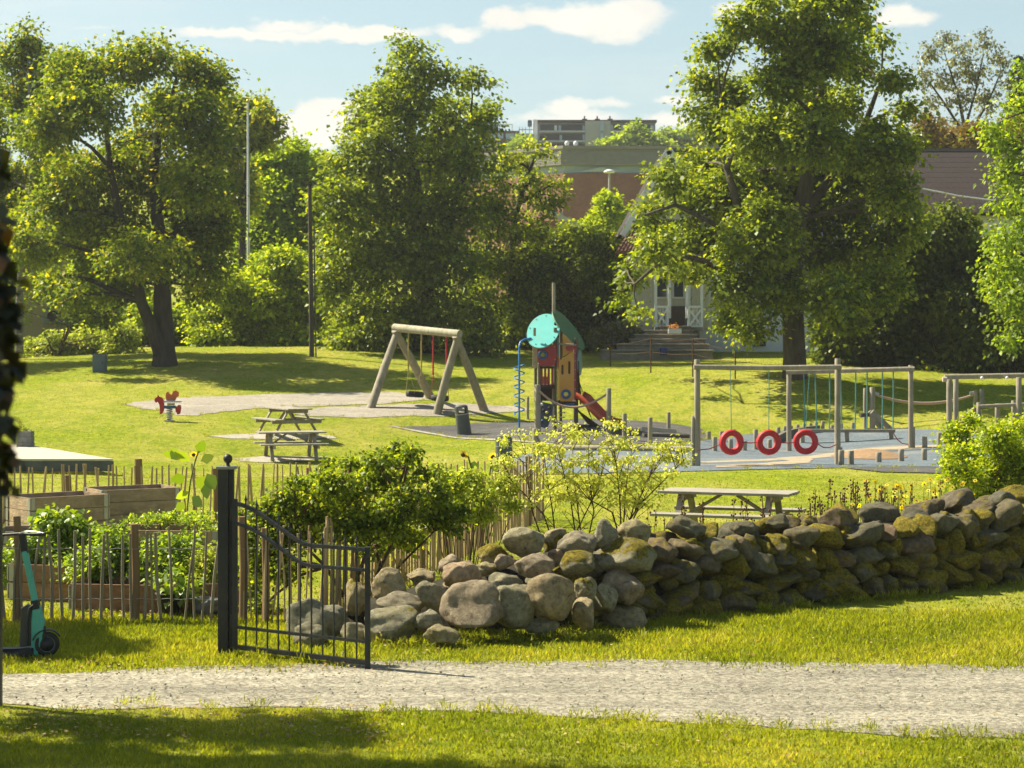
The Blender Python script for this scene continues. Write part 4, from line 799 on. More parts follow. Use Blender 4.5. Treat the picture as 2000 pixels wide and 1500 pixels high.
def swing_set():
    d=66.7; base=GP(835,d); t=thing('swing_set',base,'wooden swing set with crossed log legs, pale top beam and two black tyre seats','swing set')
    # ground points of the four legs and the two crossings, left end farther away
    LF=G(722,797); LB=GP(845,69.8); RF=G(852,808); RB=G(948,802)
    s=F/d; topL=W(775,652,68.4); topR=W(893,664,66.4)
    ax=(topR-topL).normalized(); A=topL-ax*.12; B=topR+ax*.12
    for f,top,px,py in ((LF,topL,797,647),(LB,topL,762,643),(RF,topR,897,655),(RB,topR,868,656)):
        e=top+(top-Vector(f))*.055; k=Vector((px-1000,0,0))*0
        side=ax*(.0); mb=MB(); mb.tube([Vector(f)-Vector((0,0,.1)),Vector(f).lerp(e,.5),e],[.145,.135,.12],14); put('leg',mb,WOOD,t)
    up=Vector((0,0,.2)); mb=MB(); mb.tube([A+up,A.lerp(B,.3)+up,A.lerp(B,.7)+up,B+up],[.135,.135,.13,.13],16); put('top_beam',mb,LOG,t)
    for (fa,fb,m,nm) in ((.22,.42,ROPEB,'first'),(.60,.80,ROPER,'second')):
        p=A.lerp(B,fa); q=A.lerp(B,fb); c=(p+q)/2; zt=W(0,772 if fa<.5 else 778,d).z; c.z=zt+.0
        dd=(q-p).normalized()
        mt=mat('swing_rope_tan' if fa<.5 else 'swing_rope_red',(.42,.33,.10) if fa<.5 else (.45,.03,.035),None,30,.7)
        for e,sg in ((p,-1),(q,1)):
            k=Vector((e.x,e.y,zt+.75)); mb=MB(); mb.tube([e+Vector((0,0,.1)),k],.032 if fa>.5 else .026,6); put('swing_rope',mb,mt,t)
            mb=MB()
            for w_ in (-.22,.22): mb.tube([k,c+dd*sg*.2+Vector((-dd.y,dd.x,0))*w_+Vector((0,0,.05))],.008,4)
            put('chain',mb,ROPEB if fa<.5 else ROPER,t)
            mb=MB(); mb.box(e+Vector((0,0,.08)),(.05,.05,.08)); put('hanger',mb,STEEL,t)
        mb=MB(); mb.torus(c,Matrix.Rotation(R(4),3,'Y'),.22,.085,36,10,1.15); mb.lathe(c,[(0,.02),(.2,.03),(.2,-.04),(0,-.04)],24); put('tyre_seat',mb,BLK,t)
swing_set()
def bin_(px,py,lab,rot,lean,s_):
    b=G(px,py); t=thing('litter_bin',b,lab,'litter bin'); m=mat('bin_grey_%d'%px,(.095,.105,.095),(.075,.083,.075),3,.5,.15,20); M=Matrix.Rotation(rot,3,'Z')@Matrix.Rotation(lean,3,'Y')
    def ell(z0,z1,r0,r1,ry=.8,n=28,mb=None,cap=True):
        V=[];mb=mb or MB()
        for z,r in ((z0,r0),(z1,r1)):
            for k in range(n): a=2*math.pi*k/n; V.append(b+M@Vector((r*math.cos(a),r*ry*math.sin(a),z)))
        mb.add(V,[(k,(k+1)%n,n+(k+1)%n,n+k) for k in range(n)],True)
        if cap: mb.add(V[:n],[tuple(range(n))[::-1]]); mb.add(V[n:],[tuple(range(n))])
        return mb
    H=.95*s_; mb=ell(0,H*.72,.235*s_,.215*s_); put('body',mb,m,t)
    mb=MB()   # hood with an open slot: back half shell, two cheeks, top ring
    n=28
    for k in range(n):
        a0=2*math.pi*k/n; a1=2*math.pi*(k+1)/n; am=(a0+a1)/2
        if (abs(math.sin(am))>.72): continue
        V=[b+M@Vector((r*math.cos(a),r*.8*math.sin(a),z)) for r in (.215*s_,.195*s_) for a in (a0,a1) for z in (H*.72,H*.92)]
        mb.add(V,[(0,2,3,1),(4,5,7,6),(0,1,5,4),(2,6,7,3)])
    put('hood_side',mb,m,t)
    mb=ell(H*.91,H*.97,.212*s_,.20*s_); ell(H*.97,H*1.0,.19*s_,.14*s_,mb=mb); put('hood_top',mb,m,t)
    mb=ell(H*.70,H*.74,.20*s_,.19*s_); put('liner',mb,BLK,t)
    mb=MB(); 
    for k in range(n): 
        a0=2*math.pi*k/n;a1=2*math.pi*(k+1)/n
        mb.add([b+M@Vector((.221*s_*math.cos(a),.221*.8*s_*math.sin(a),z)) for a in (a0,a1) for z in (H*.68,H*.71)],[(0,2,3,1)])
    put('collar',mb,STEEL,t)
bin_(907,849,'grey litter bin leaning back beside the dark play surface',R(15),R(-7),.98)
bin_(984,922,'upright grey litter bin behind the yellowish shrub and sunflowers',R(5),R(0),.98)
def picnic(name_lab,org,rot,L=1.8,W_=1.5,h=.75,group='wooden picnic tables',mt=None,slabs=0):
    mt=mt or WOODH; t=thing('picnic_table',org,name_lab,'picnic table',group); M=Matrix.Rotation(rot,3,'Z'); o=Vector(org)
    def P(x,y,z): return o+M@Vector((x,y,z))
    for k in range(5):
        y=-.30+k*.15; mb=MB(); mb.box(P(random.uniform(-.01,.01),y,h-.02),(L,.138,.04),M); put('tabletop_plank',mb,mt,t,bevel=.005)
    for sy in (-1,1):
        for k in (0,1):
            mb=MB(); mb.box(P(0,sy*(W_/2-.22+k*.15),.435),(L,.138,.04),M); put('seat_plank',mb,mt,t,bevel=.005)
    for sx in (-1,1):
        x=sx*(L/2-.32)
        for sy in (-1,1): mb=MB(); mb.bar(P(x,sy*.66,0),P(x,sy*.22,h-.04),.045,.095,M@Vector((1,0,0))); put('leg',mb,WOOD,t,bevel=.004)
        mb=MB(); mb.box(P(x+.048,0,.37),(.045,W_-.0,.095),M); put('seat_bearer',mb,WOOD,t,bevel=.004)
        mb=MB(); mb.box(P(x+.048,0,h-.09),(.045,.68,.09),M); put('top_bearer',mb,WOOD,t,bevel=.004)
        mb=MB(); mb.bar(P(x*.92,0,.40),P(sx*.12,0,h-.06),.045,.07,M@Vector((0,1,0))); put('brace',mb,WOOD,t,bevel=.004)
    return t
b=G(568,898); picnic('weathered picnic table seen side on, the nearer of the two left tables',tuple(b),R(15),1.8)
b=GP(562,58.3); b.z=g1(b.x,b.y)+.04; picnic('weathered picnic table seen end on, just behind another picnic table',tuple(b),R(-62),1.9)
b=GP(1424,29.9); picnic('grey picnic table standing behind the mossy stone wall',tuple(b),R(-20),1.95,1.6)
def spring_horse():
    b=G(331,823); t=thing('spring_rider',b,'red and blue horse shaped spring rider at the edge of the gravel','spring rider'); s=F/b.y
    RED=mat('horse_red',(.42,.03,.03),(.34,.02,.025),4,.45); OR=mat('horse_orange',(.62,.13,.03),(.5,.1,.025),4,.45); BLU=mat('horse_blue',(.03,.10,.20),None,4,.45)
    def Q(px,py,dy=0): return W(px,py,b.y+dy)
    def sil(nm,pts,m,dy,th): mb=MB(); mb.prism([Q(x,y,dy) for x,y in pts],(0,th,0)); put(nm,mb,m,t,bevel=.01)
    sil('horse_head',[(301,782),(303,777),(307,775),(308,770),(311,775),(316,776),(320,782),(321,795),(320,803),(316,808),(312,810),(312,800),(311,790),(308,785),(304,787)],RED,-.05,.05)
    sil('tail_panel',[(342,797),(348,791),(353,791),(354,797),(352,808),(347,810),(343,804)],RED,-.05,.05)
    sil('backrest_panel',[(325,783),(323,775),(324,767),(328,764),(331,769),(335,771),(338,764),(343,762),(349,766),(349,774),(345,776),(342,783)],OR,.25,.05)
    mb=MB(); mb.box(Q(337,784.5,.1),(.50,.32,.035)); put('seat',mb,mat('seat_blue',(.10,.28,.42),None,4,.4),t,bevel=.01)
    mb=MB(); mb.box(Q(332,795,.05),(.34,.26,.08)); put('base_block',mb,BLU,t,bevel=.01)
    mb=MB(); mb.box(Q(334,789.5,.08),(.20,.2,.06)); put('seat_support',mb,mat('support_yellow',(.5,.38,.15)),t)
    H=(822-799)/s; mb=MB(); P=[]
    for k in range(90):
        a=k/89*2*math.pi*5.5; P.append(Vector((b.x,b.y,b.z+.03+H*k/89))+Vector((.085*math.cos(a),.085*math.sin(a),0)))
    mb.tube(P,.016,6); put('spring',mb,STEEL,t); mb=MB(); mb.box(b+Vector((0,0,.015)),(.26,.26,.04)); put('base_plate',mb,STEEL,t)
spring_horse()
def stage():
    p=[G(220,912),G(20,916),G(-200,914),G(-200,890),(G(45,893))]
    t=thing('wooden_stage',p[0],'low wooden stage platform with pale deck at the left edge','stage')
    c=[W(221,899,44.6),W(-220,903,44.6),W(-220,886,50.5),W(48,886,50.5)]
    c[2].z=c[3].z=c[1].z=c[0].z=W(0,900,44.6).z; zg=g1(c[0].x,44.6)
    mb=MB(); n=20
    for k in range(n):
        f0=k/n+.002; f1=(k+1)/n-.006; a=c[0].lerp(c[3],f0); bq=c[0].lerp(c[3],f1); e=c[1].lerp(c[2],f1); f=c[1].lerp(c[2],f0); quadbox(mb,f,a,bq,e,.04)
    put('deck',mb,mat('pale_deck',(.50,.46,.38),(.40,.37,.30),5,.8,.3,20,(.3,2,1)),t)
    mb=MB(); mb.bar(c[0]+Vector((0,.04,-.12)),c[1]+Vector((0,.04,-.12)),.05,.22); mb.bar(c[0]+Vector((-.03,.05,-.12)),c[3]+Vector((-.03,0,-.12)),.05,.22); put('skirt',mb,mat('stage_skirt',(.10,.11,.11),(.06,.07,.07),5,.85),t)
    b=W(50,884,49.5); b.z=c[0].z; t2=thing('stone_planter',b,'small grey block planter standing on the far corner of the wooden stage','planter')
    m=mat('planter_grey',(.22,.22,.20),(.13,.13,.12),8,.9,.5,20)
    for k in range(3): put('block_course',MB().box(b+Vector((0,0,.07+k*.14)),(.36-.01*k,.36-.01*k,.135)),m,t2,bevel=.01)
    foliage('plants',t2,[(b.x,b.y,b.z+.45,.2,.18,.06)],24,8,.05,.08,LM_DARK,seed=5)
stage()
def tyre_frame():
    A=G(1362,911); B=G(1636,908); h=2.62; d=A.y; t=thing('tyre_rope_frame',A,'wooden post frame carrying three red tyres on ropes over the blue ground','climbing frame')
    yb=(A.y+B.y)/2
    for p in (A,B): mb=MB(); logpost(mb,p,h,.075); put('post',mb,WOOD,t)
    for p,k in ((A,-1),(B,1)): mb=MB(); logpost(mb,p+Vector((-.10 if k<0 else .075,.02,0)),.42 if k>0 else 1.2,.05); put('foot_post',mb,WOOD,t)
    a=W(1355,717,A.y-.12); b=W(1643,717,B.y-.12); mb=MB(); mb.tube([a,a.lerp(b,.5)-Vector((0,0,.02)),b],.062,12); put('beam',mb,WOOD,t)
    zt=a.z
    for i,(px,py) in enumerate(((1428.5,864),(1501.5,864),(1573.5,863))):
        dd=A.y+(B.y-A.y)*(px-1362)/274-.1; c=W(px,py,dd)
        o=thing('tyre_swing',c,['red tyre nearest the left post, left of two others','red tyre hanging in the middle of three','red tyre nearest the right post, right of two others'][i],'tyre swing','red tyres on the rope frame')
        M=Matrix.Rotation(R(14-12*i*.6),3,'Z')@Matrix.Rotation(R(90),3,'X')
        mb=MB(); mb.torus(c,M,.236,.078,44,14,1.25); put('rubber',mb,REDP,o)
        x=[1426.5,1502,1582][i]; mb=MB(); mb.tube([W(x,717,dd-.0),c+Vector((0,0,.31))],.009,5); put('hanging_rope',mb,ROPEG,t)
        mb=MB(); mb.box(c+Vector((0,0,.31)),(.04,.04,.06)); put('clamp',mb,STEEL,o)
    mb=MB(); pts=[W(1362,879,A.y-.1),W(1385,877,A.y-.1),W(1406,868,A.y-.1)]; mb.tube(pts,.014,5); put('link_rope',mb,ROPER,t)
    for q in ([(1450,864),(1465,865),(1478,864)],[(1524,864),(1538,865),(1551,864)],[(1596,866),(1608,874),(1620,874),(1634,868)]):
        mb=MB(); mb.tube([W(x,y,A.y-.1) for x,y in q],.014,5); put('link_rope',mb,ROPER,t)
tyre_frame()
def rope_frame():
    A=G(1541,882); B=G(1779,876); t=thing('dangling_rope_frame',A,'wooden post frame with teal ropes hanging in pairs, behind the red tyres','climbing frame'); hA=(882-716)/(F/A.y)
    for p,yt in ((A,716),(B,714)): mb=MB(); logpost(mb,p,(HY+(CZ-p.z)*F/p.y-yt)/(F/p.y),.075); put('post',mb,WOOD,t)
    a=W(1535,727,A.y-.1); b=W(1786,720.5,B.y-.1); mb=MB(); mb.tube([a,b],.07,12); put('beam',mb,WOOD,t)
    put('foot_post',(lambda m:(logpost(m,B+Vector((.07,.0,0)),.62,.055),m)[1])(MB()),WOOD,t)
    for i,(x0,x1) in enumerate(((1570,1571),(1592,1595),(1621,1620),(1642,1644),(1672,1670),(1694,1693),(1724,1723),(1745,1744))):
        f=(x0-1535)/251; p=a.lerp(b,f); q=Vector(((x1-1000)*p.y/F,p.y,W(0,838,p.y).z)); mb=MB(); mb.tube([p,p.lerp(q,.5)+Vector((.01,0,0)),q],.019,6); put('hanging_rope',mb,ROPEG,t)
    mb=MB(); P=[W(1743,842,B.y),W(1752,858,B.y),W(1762,866,B.y),W(1774,868,B.y)]; mb.tube(P,.014,5); put('slack_rope',mb,ROPER,t)
    a=G(1562,842); b=G(1748,842); a.z=b.z=W(0,841,62).z; a=Vector((W(1560,0,62.3).x,62.3,W(0,841,62.3).z)); b=Vector((W(1748,0,62.3).x,62.3,W(0,841.5,62.3).z))
    t2=thing('balance_beam',(a+b)/2,'long flat balance beam lying behind the dangling ropes','balance beam')
    put('beam',MB().bar(a,b,.16,.1),WOOD,t2,bevel=.01)
    for f in (.04,.5,.96):
        p=a.lerp(b,f); z=g1(p.x,p.y); put('support',MB().box((p.x,p.y,(z+p.z-.05)/2-.05),(.12,.12,max(.1,p.z-.05-z+.1))),WOOD,t2)
    # low curved retaining edge at left
    mb=MB(); P=[G(1515,866),G(1530,858),G(1548,852),G(1575,847),G(1600,844)]; P=[p+Vector((0,0,.12)) for p in P]
    for p,q in zip(P,P[1:]): mb.bar(p,q,.12,.2)
    o=put('timber_edging',mb,mat('dark_timber',(.17,.15,.12),(.11,.095,.075),6,.9,.4,16),loc=tuple(P[0])); tag(o,'dark curved timber edging behind the second red tyre','edging')
rope_frame()
def rope_bridge():
    t=thing('rope_bridge',G(1696,838),'low rope bridge slung between paired posts behind the hanging ropes','rope bridge'); d=65.5
    L0=G(1690,837); L1=G(1704,837); R0=GP(1905,66); R1=GP(1918,67)
    for p,yt,r in ((L0,759,.068),(L1,757,.085),(R0,763,.068),(R1,761,.075)): mb=MB(); logpost(mb,p,(CZ-(yt-HY)*p.y/F)-p.z,r); put('post',mb,WOOD,t)
    for (x0,y0,x1,y1,dy) in ((1697,804,1722,838,-.3),(1703,804,1739,838,-.6),(1881,818,1903,800,-.3)): mb=MB(); mb.tube([W(x0,y0,L0.y+dy),W(x1,y1,L0.y+dy)],.085,10); put('brace',mb,WOOD,t)
    mb=MB(); mb.tube([W(1680,811,L0.y-.4),W(1712,808,L0.y-.2)],.075,10); put('cross_log',mb,mat('dark_log_end',(.09,.075,.055)),t)
    for off,sg in ((0,0),(.6,2)):
        mb=MB(); P=[]
        for k in range(17):
            f=k/16; x=1703+(1905-1703)*f; y=(768+(770-768)*f)+(18+sg)*4*f*(1-f)
            P.append(W(x,y,L0.y+off))
        mb.tube(P,.034,7); put('hand_rope',mb,ROPEP,t)
    mb=MB(); mb.tube([W(1705+ (1905-1705)*k/14,812+20*4*(k/14)*(1-k/14)*.9 if k<12 else 812+20*4*(k/14)*(1-k/14)*.9,L0.y+.3) for k in range(15)],.016,5); put('foot_rope',mb,BLK,t)
    for x in (1712,1898): put('rope_clamp',MB().tube([W(x-4,768,L0.y),W(x+4,771 if x<1800 else 767,L0.y)],.05,8),STEEL,t)
rope_bridge()
def right_frame():
    A=G(1853,862); t=thing('climbing_bar_frame',A,'wooden climbing frame with a long overhead pole at the right edge','climbing frame')
    for px,yb,yt,d in ((1854,860,742,60),(1867,842,736,62.5),(1990,868,738,59),(2060,868,738,59)):
        p=GP(px,d); mb=MB(); logpost(mb,p,CZ-(yt-HY)*d/F-p.z,.085); put('post',mb,WOOD,t)
    mb=MB(); mb.tube([W(1845,736,59.4),W(2090,732,59.4)],.075,12); put('beam',mb,WOOD,t)
    for x,y,dd in ((1845,741,59),(1855,742,60.3)): put('log_end',MB().tube([W(x-4,y,dd),W(x+4,y,dd)],.075,12),mat('pale_cut_log_%d'%x,(.55,.45,.36)),t)
    for x in (1918,1967): put('rung_cap',MB().lathe(W(x,738,59.25),[(0,-.04),(.04,-.03),(.05,0),(.03,.04),(0,.05)],10),WHITE,t)
    for px,yt in ((1912,787),(1948,789),(1980,783)):
        p=GP(px,62.5); mb=MB(); logpost(mb,p,CZ-(yt-HY)*62.5/F-p.z,.075); put('low_post',mb,WOOD,t)
    mb=MB(); mb.tube([W(1910,794,62.4),W(2010,789,62.4)],.055,10); put('low_rail',mb,WOOD,t)
right_frame()
def stump(px,py,top,lab,group=None,r=.085,d=None,cat='post'):
    b=G(px,py) if d is None else GP(px,d); h=(HY+(CZ-b.z)*F/b.y-top)*b.y/F; h=max(h,.12); mb=MB(); logpost(mb,b,h,r,12)
    o=put('wooden_post',mb,WOOD,loc=tuple(b)); tag(o,lab,cat,group); return o
def place_stumps():
    for i,(px,py,top) in enumerate(((1533,846,833),(1545,846,832),(1558,845,830),(1571,843,828),(1583,842,827),(1594,841,825),(1607,841,823),(1625,841,831),(1643,841,828),(1666,841,826))):
        stump(px,py,top,f'{ORD[i]} from the left in the row of short stumps behind the balance beam','row of stumps behind the balance beam',.06,cat='stump')
    for i,(px,py,top,lab) in enumerate(((1384,858,843,'short stump just right of the left post of the tyre frame, farther back'),(1396,882,854,'stump left of the left red tyre'),(1409,862,843,'stump half hidden behind the left edge of the left red tyre'),
      (1427,878,858,'stump seen through the hole of the left red tyre'),(1433,852,839,'stump peeping out above the left red tyre'),(1454,881,862,'stump peeping out at the right edge of the left red tyre'),
      (1476,879,839,'tall stump standing between the left and middle red tyres'),(1503,876,859,'stump seen through the hole of the middle red tyre'),(1520,848,835,'stump just above right of the middle red tyre'))):
        stump(px,py,top,lab,'stumps around the red tyres',.07,cat='stump')
    for px,py,top,lab in ((1643,909,880,'stump touching the right post of the tyre frame'),(1662,908,881,'leftmost free standing stump in front of the orange mound'),(1716,904,884,'shortest stump in front of the orange mound, between two others'),(1760,902,878,'stump at the right end of the orange mound'),
      (1805,900,877,'stump farthest right in the front row, right of the mound'),(1806,875,853,'stump standing directly behind another, right of the mound'),(1835,871,846,'stump nearest the round bush on the blue ground')):
        stump(px,py,top,lab,'stumps around the orange mound',.078,cat='stump')
    for px,py,top,lab,r in ((1220,859,808,'medium height post right of the slide end',.07),(1270,866,816,'post standing just in front of the fallen plank',.068),(1306,843,806,'post behind the right end of the fallen plank',.06),(1355,859,813,'post just left of the tyre frame, slightly leaning',.07),(1307,902,884,'short post in the blue ground half hidden by the yellowish shrub',.07)):
        stump(px,py,top,lab,'upright posts between play tower and tyre frame',r)
    a=G(1257,848); b=G(1318,851); o=put('fallen_plank',MB().bar(a+Vector((0,0,.16)),b+Vector((0,0,.14)),.18,.12),mat('pale_plank',(.46,.42,.34),(.36,.33,.26),6,.8,.3,20),loc=tuple(a),bevel=.01); tag(o,'pale thick plank lying on the dark play surface behind two posts','plank')
    p=G(1256,853); q=G(1345,856); o=put('timber_rail',MB().tube([p+Vector((0,0,.06)),q+Vector((0,0,.06))],.06,10),mat('dark_rail_timber',(.13,.11,.09)),loc=tuple(p)); tag(o,'dark low round timber rail in front of the pale plank','rail')
    p=W(1080,874,54.5); q=W(1352,877,52.2); t=thing('balance_log',p,'long round balance log on short legs behind the yellowish shrub','balance beam')
    put('log',MB().tube([p,p.lerp(q,.5),q],.072,12),WOOD,t)
    for f in (.06,.45,.9):
        c=p.lerp(q,f); z=g1(c.x,c.y); put('leg',MB().tube([(c.x,c.y+.02,z-.1),(c.x,c.y+.02,c.z-.03)],.06,10),WOOD,t)
    b=G(1046,898); t=thing('braced_post',b,'thick post with slanting brace just right of the upright bin','post'); mb=MB(); logpost(mb,b,(898-838)*b.y/F,.085); put('post',mb,WOOD,t); put('brace',MB().tube([b+Vector((.25,.0,.2)),b+Vector((.03,0,.62))],.045,8),WOOD,t)
    a=G(1050,848); b=G(1189,847); t=thing('rope_rail',a,'two posts joined by a sagging pinkish rope in front of the play tower','rope rail')
    for p,yt,r in ((a,752,.095),(b,759,.075)): mb=MB(); logpost(mb,p,(HY+(CZ-p.z)*F/p.y-yt)*p.y/F,r); put('post',mb,WOOD,t)
    P=[W(1053+(1185-1053)*k/14,763+(770-763)*k/14+33*4*(k/14)*(1-k/14)*(1-.25*(k/14)),a.y-.1) for k in range(15)]; put('rope',MB().tube(P,.034,8),ROPEP,t)
    b=G(1031,818); o=stump(1031,819,776,'thin dark post between spiral pole and play tower',None,.045)
place_stumps()
def play_tower():
    d=62.5; b=G(1090,836); b=GP(1090,d); t=thing('play_tower',b,'colourful play tower with turquoise disc, green roof panel and red slide','play tower')
    RED=mat('tower_red',(.30,.035,.045),(.24,.03,.04),3,.55,c3=(.22,.08,.07),scale3=4,amt3=.5); ORG=mat('tower_orange',(.50,.24,.045),(.42,.2,.045),2,.5,c3=(.42,.26,.1),scale3=2); TEAL=mat('tower_turquoise',(.12,.44,.41),(.10,.38,.36),2,.5,c3=(.16,.36,.32),scale3=3,amt3=.5)
    GRN=mat('tower_green',(.06,.15,.085),(.05,.13,.075),2,.45); BLU=mat('tower_blue',(.03,.10,.28),None,3,.45); LBL=mat('tower_light_blue',(.10,.22,.30),None,3,.45); YEL=mat('tower_yellow',(.75,.62,.12),None,3,.45); GRY=mat('climbing_wall_grey',(.085,.10,.13),(.065,.08,.1),4,.6,.2,12)
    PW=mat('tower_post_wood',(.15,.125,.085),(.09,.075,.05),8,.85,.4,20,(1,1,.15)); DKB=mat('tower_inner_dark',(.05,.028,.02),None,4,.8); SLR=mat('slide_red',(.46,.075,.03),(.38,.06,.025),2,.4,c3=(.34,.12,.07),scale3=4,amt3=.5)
    Q=lambda px,py,dy=0: W(px,py,d+dy)
    def pan(nm,pts,m,dy,th=.04,par=None,bev=.006): 
        mb=MB(); mb.prism([Q(x,y,(dy(x,y) if callable(dy) else dy)) for x,y in pts],(0,th,0)); return put(nm,mb,m,par or t,bevel=bev)
    zb=b.z
    # corner posts
    for px,yt,yb,dy,r in ((1081.5,552,None,.25,.055),(1084.5,640,None,-.45,.055),(1053,690,None,-.5,.05),(1046,672,785,.5,.05),(1126,660,None,-.25,.055),(1095,640,None,1.0,.05),(1123,640,None,1.0,.05),(1056,690,None,.9,.045)):
        p=Q(px,yt,dy); z=g1(p.x,p.y)-.05 if yb is None else Q(px,yb,dy).z; put('post',MB().tube([(p.x,p.y,z),(p.x,p.y,p.z)],r,10),PW if px!=1081.5 else WOOD,t)
    # turquoise disc with notch, tilted back
    c=Q(1061,645.5,-.35); R0=.50; V=[]; M=Matrix.Rotation(R(-10),3,'Z')@Matrix.Rotation(R(-54),3,'X')
    n=56
    for k in range(n):
        a=2*math.pi*k/n; r=R0
        if .30<a<.78: r=R0*(.90-.22*math.sin((a-.30)/.48*math.pi))
        V.append(c+M@Vector((r*math.cos(a)*.98,0,r*math.sin(a)*1.75)))
    mb=MB(); nn=M@Vector((0,.03,0)); mb.prism(V,nn); dsc=put('turquoise_disc',mb,TEAL,t)
    for k in range(9):
        a=2*math.pi*k/9+.2; q=c+M@Vector((.43*math.cos(a),-.012,R0*1.5*math.sin(a))); put('bolt',MB().lathe(q,[(0,.012),(.018,.008),(.02,0)],8,M@Matrix.Rotation(R(90),3,'X')),mat('bolt_blue',(.04,.14,.2)) if k==0 else bpy.data.materials['bolt_blue'],dsc)
    put('post_end',MB().tube([c+Vector((-.26,-.34,-.02)),c+Vector((-.26,.1,-.1)),],.001,4),WOOD,dsc) if False else None
    p=Q(1044,656,-.85); put('post_end',MB().tube([(p.x,p.y+.02,p.z),(p.x,p.y,Q(0,640,-.85).z)],.045,10),WOOD,t)
    # green roof disc, steeply tilted to the right
    c1=Q(1109,645,.2); ax=(Q(1139,683,-.0)-Q(1079,607,.3)).normalized(); La=(Q(1139,683,-.0)-Q(1079,607,.3)).length/2
    up2=ax.cross(Vector((0,1,0))).normalized(); wv=(Vector((0,.93,0))+up2*.32).normalized(); V=[]
    for k in range(40):
        a=2*math.pi*k/40; V.append(c1+ax*La*math.cos(a)+wv*.62*math.sin(a))
    nrm=ax.cross(wv).normalized()*.035; mb=MB(); mb.prism(V,nrm); g=put('green_roof_disc',mb,GRN,t)
    # roof ring rim and blue logo ring seen on it
    cc=c1+ax*La*.30-wv*.40; mb=MB(); zz=Matrix((ax,wv,ax.cross(wv))).transposed(); mb.torus(cc+nrm*(.0)-nrm*.3,zz,.075,.02,20,6,.8); put('ring',mb,BLU,g)
    # red round bottomed panel with blue ring
    pts=[(1049.5,676),(1087,672),(1087,703),(1084,712),(1078,715),(1057,715),(1051.5,711),(1049.5,704)]
    rp=pan('red_panel',pts,RED,-.62)
    def ring(par,px,py,dy,r,m1,m2):
        q=Q(px,py,dy); Mx=Matrix.Rotation(R(90),3,'X'); put('ring',MB().torus(q,Mx,r*.78,r*.25,24,8,.5),m1,par); put('ring_centre',MB().lathe(q,[(0,.01),(r*.5,.01),(r*.5,-.01),(0,-.01)],18,Mx),m2,par)
    ring(rp,1060,693,-.64,.14,BLU,mat('ring_olive',(.30,.26,.06)))
    for px,py in ((1052,679),(1083,677),(1052,710),(1084,702),(1060,686),(1055,698),(1066,698)): q=Q(px,py,-.635); put('bolt',MB().lathe(q,[(0,.012),(.014,.01),(.016,0)],8,Matrix.Rotation(R(90),3,'X')),STEEL,rp)
    pan('cream_side_panel',[(1040,664),(1049,668),(1050,716),(1046,720),(1040,716)],mat('tower_cream',(.46,.38,.26)),-.4)
    # slatted red rail
    for x in (1055.5,1062.5,1069.5,1076.5): pan('rail_slat',[(x,720),(x+4.6,720),(x+4.6,752),(x,752)],RED,-.52)
    pan('yellow_slat',[(1060,735),(1072,735),(1072,750),(1060,750)],mat('slat_yellow',(.5,.42,.06)),-.40,.02)
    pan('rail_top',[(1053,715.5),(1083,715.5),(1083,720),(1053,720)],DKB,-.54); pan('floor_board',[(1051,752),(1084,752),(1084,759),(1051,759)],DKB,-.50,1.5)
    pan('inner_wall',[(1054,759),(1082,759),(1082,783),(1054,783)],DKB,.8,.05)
    # orange front panel: outline with slots as darker inset parts and red edge strips
    op=pan('orange_panel',[(1091.5,697),(1093,704),(1118,686),(1121,690),(1121,779),(1117,784),(1095,784),(1091.5,779)],ORG,-.62)
    pan('orange_gable',[(1099,653),(1101,652),(1120,671),(1120,684),(1117,687),(1099,697)],ORG,-.55)
    pan('red_gable_piece',[(1105,676),(1121,676),(1122,682),(1112,686),(1106,684)],RED,-.66,.05)
    put('crossbar',MB().tube([Q(1092,671.5,-.7),Q(1121,673.5,-.7)],.03,8),mat('crossbar_grey',(.26,.22,.17)),t)
    for x0,y0,y1 in ((1096.5,712,732),(1110,705,731)): pan('slot',[(x0,y0+2),(x0+2,y0),(x0+4,y0+2),(x0+4,y1-2),(x0+2,y1),(x0,y1-2)],DKB,-.632,.02,op,.0)
    ring(op,1105.5,770,-.64,.145,BLU,YEL)
    pan('red_edge_strip',[(1121.5,675),(1126,672),(1125,780),(1121.5,782)],RED,-.60,.05); pan('red_edge_strip',[(1088.5,697),(1091,697),(1091,781),(1088.5,781)],RED,-.60,.05)
    for y in (690,705,722,742,760): 
        q=Q(1123.3,y,-.615); put('bolt',MB().lathe(q,[(0,.012),(.014,.01),(.016,0)],8,Matrix.Rotation(R(90),3,'X')),STEEL,op)
    # right light blue side panel, seen obliquely
    mb=MB(); cc=Q(1131,708,-.05); V=[cc+Vector((.085*math.sin(a)*1.0,.45*math.sin(a),.40*math.cos(a))) for a in [2*math.pi*k/24 for k in range(24)]]; mb.prism(V,(.03,0,0)); put('blue_side_panel',mb,LBL,t)
    put('dark_side_board',MB().box(Q(1129,740,.0)+Vector((0,.1,0)),(.04,1.0,1.1)),DKB,t)
    # sign like teal strip beside the disc
    pan('teal_strip',[(1088,660),(1091,658),(1091.5,694),(1088.5,694)],LBL,-.5)
    # leaning grey climbing wall with holds
    mb=MB(); V=[Q(1052,783,-.6),Q(1080,790,-.5),Q(1078,812,-.75),Q(1069,838,-1.05),Q(1053,833,-1.1)]; mb.prism(V,(0,.05,0)); cw=put('climbing_wall',mb,GRY,t)
    for px,py,c_ in ((1058,790,WHITE),(1068,806,YEL),(1060,822,BLU),(1073,797,DKB),(1062,801,DKB),(1071,818,DKB)): put('climbing_hold',MB().lathe(Q(px,py,-.62-.5*(py-785)/50),[(0,.05),(.03,.045),(.05,.02),(.05,0)],10,Matrix.Rotation(R(90),3,'X')),c_,cw)
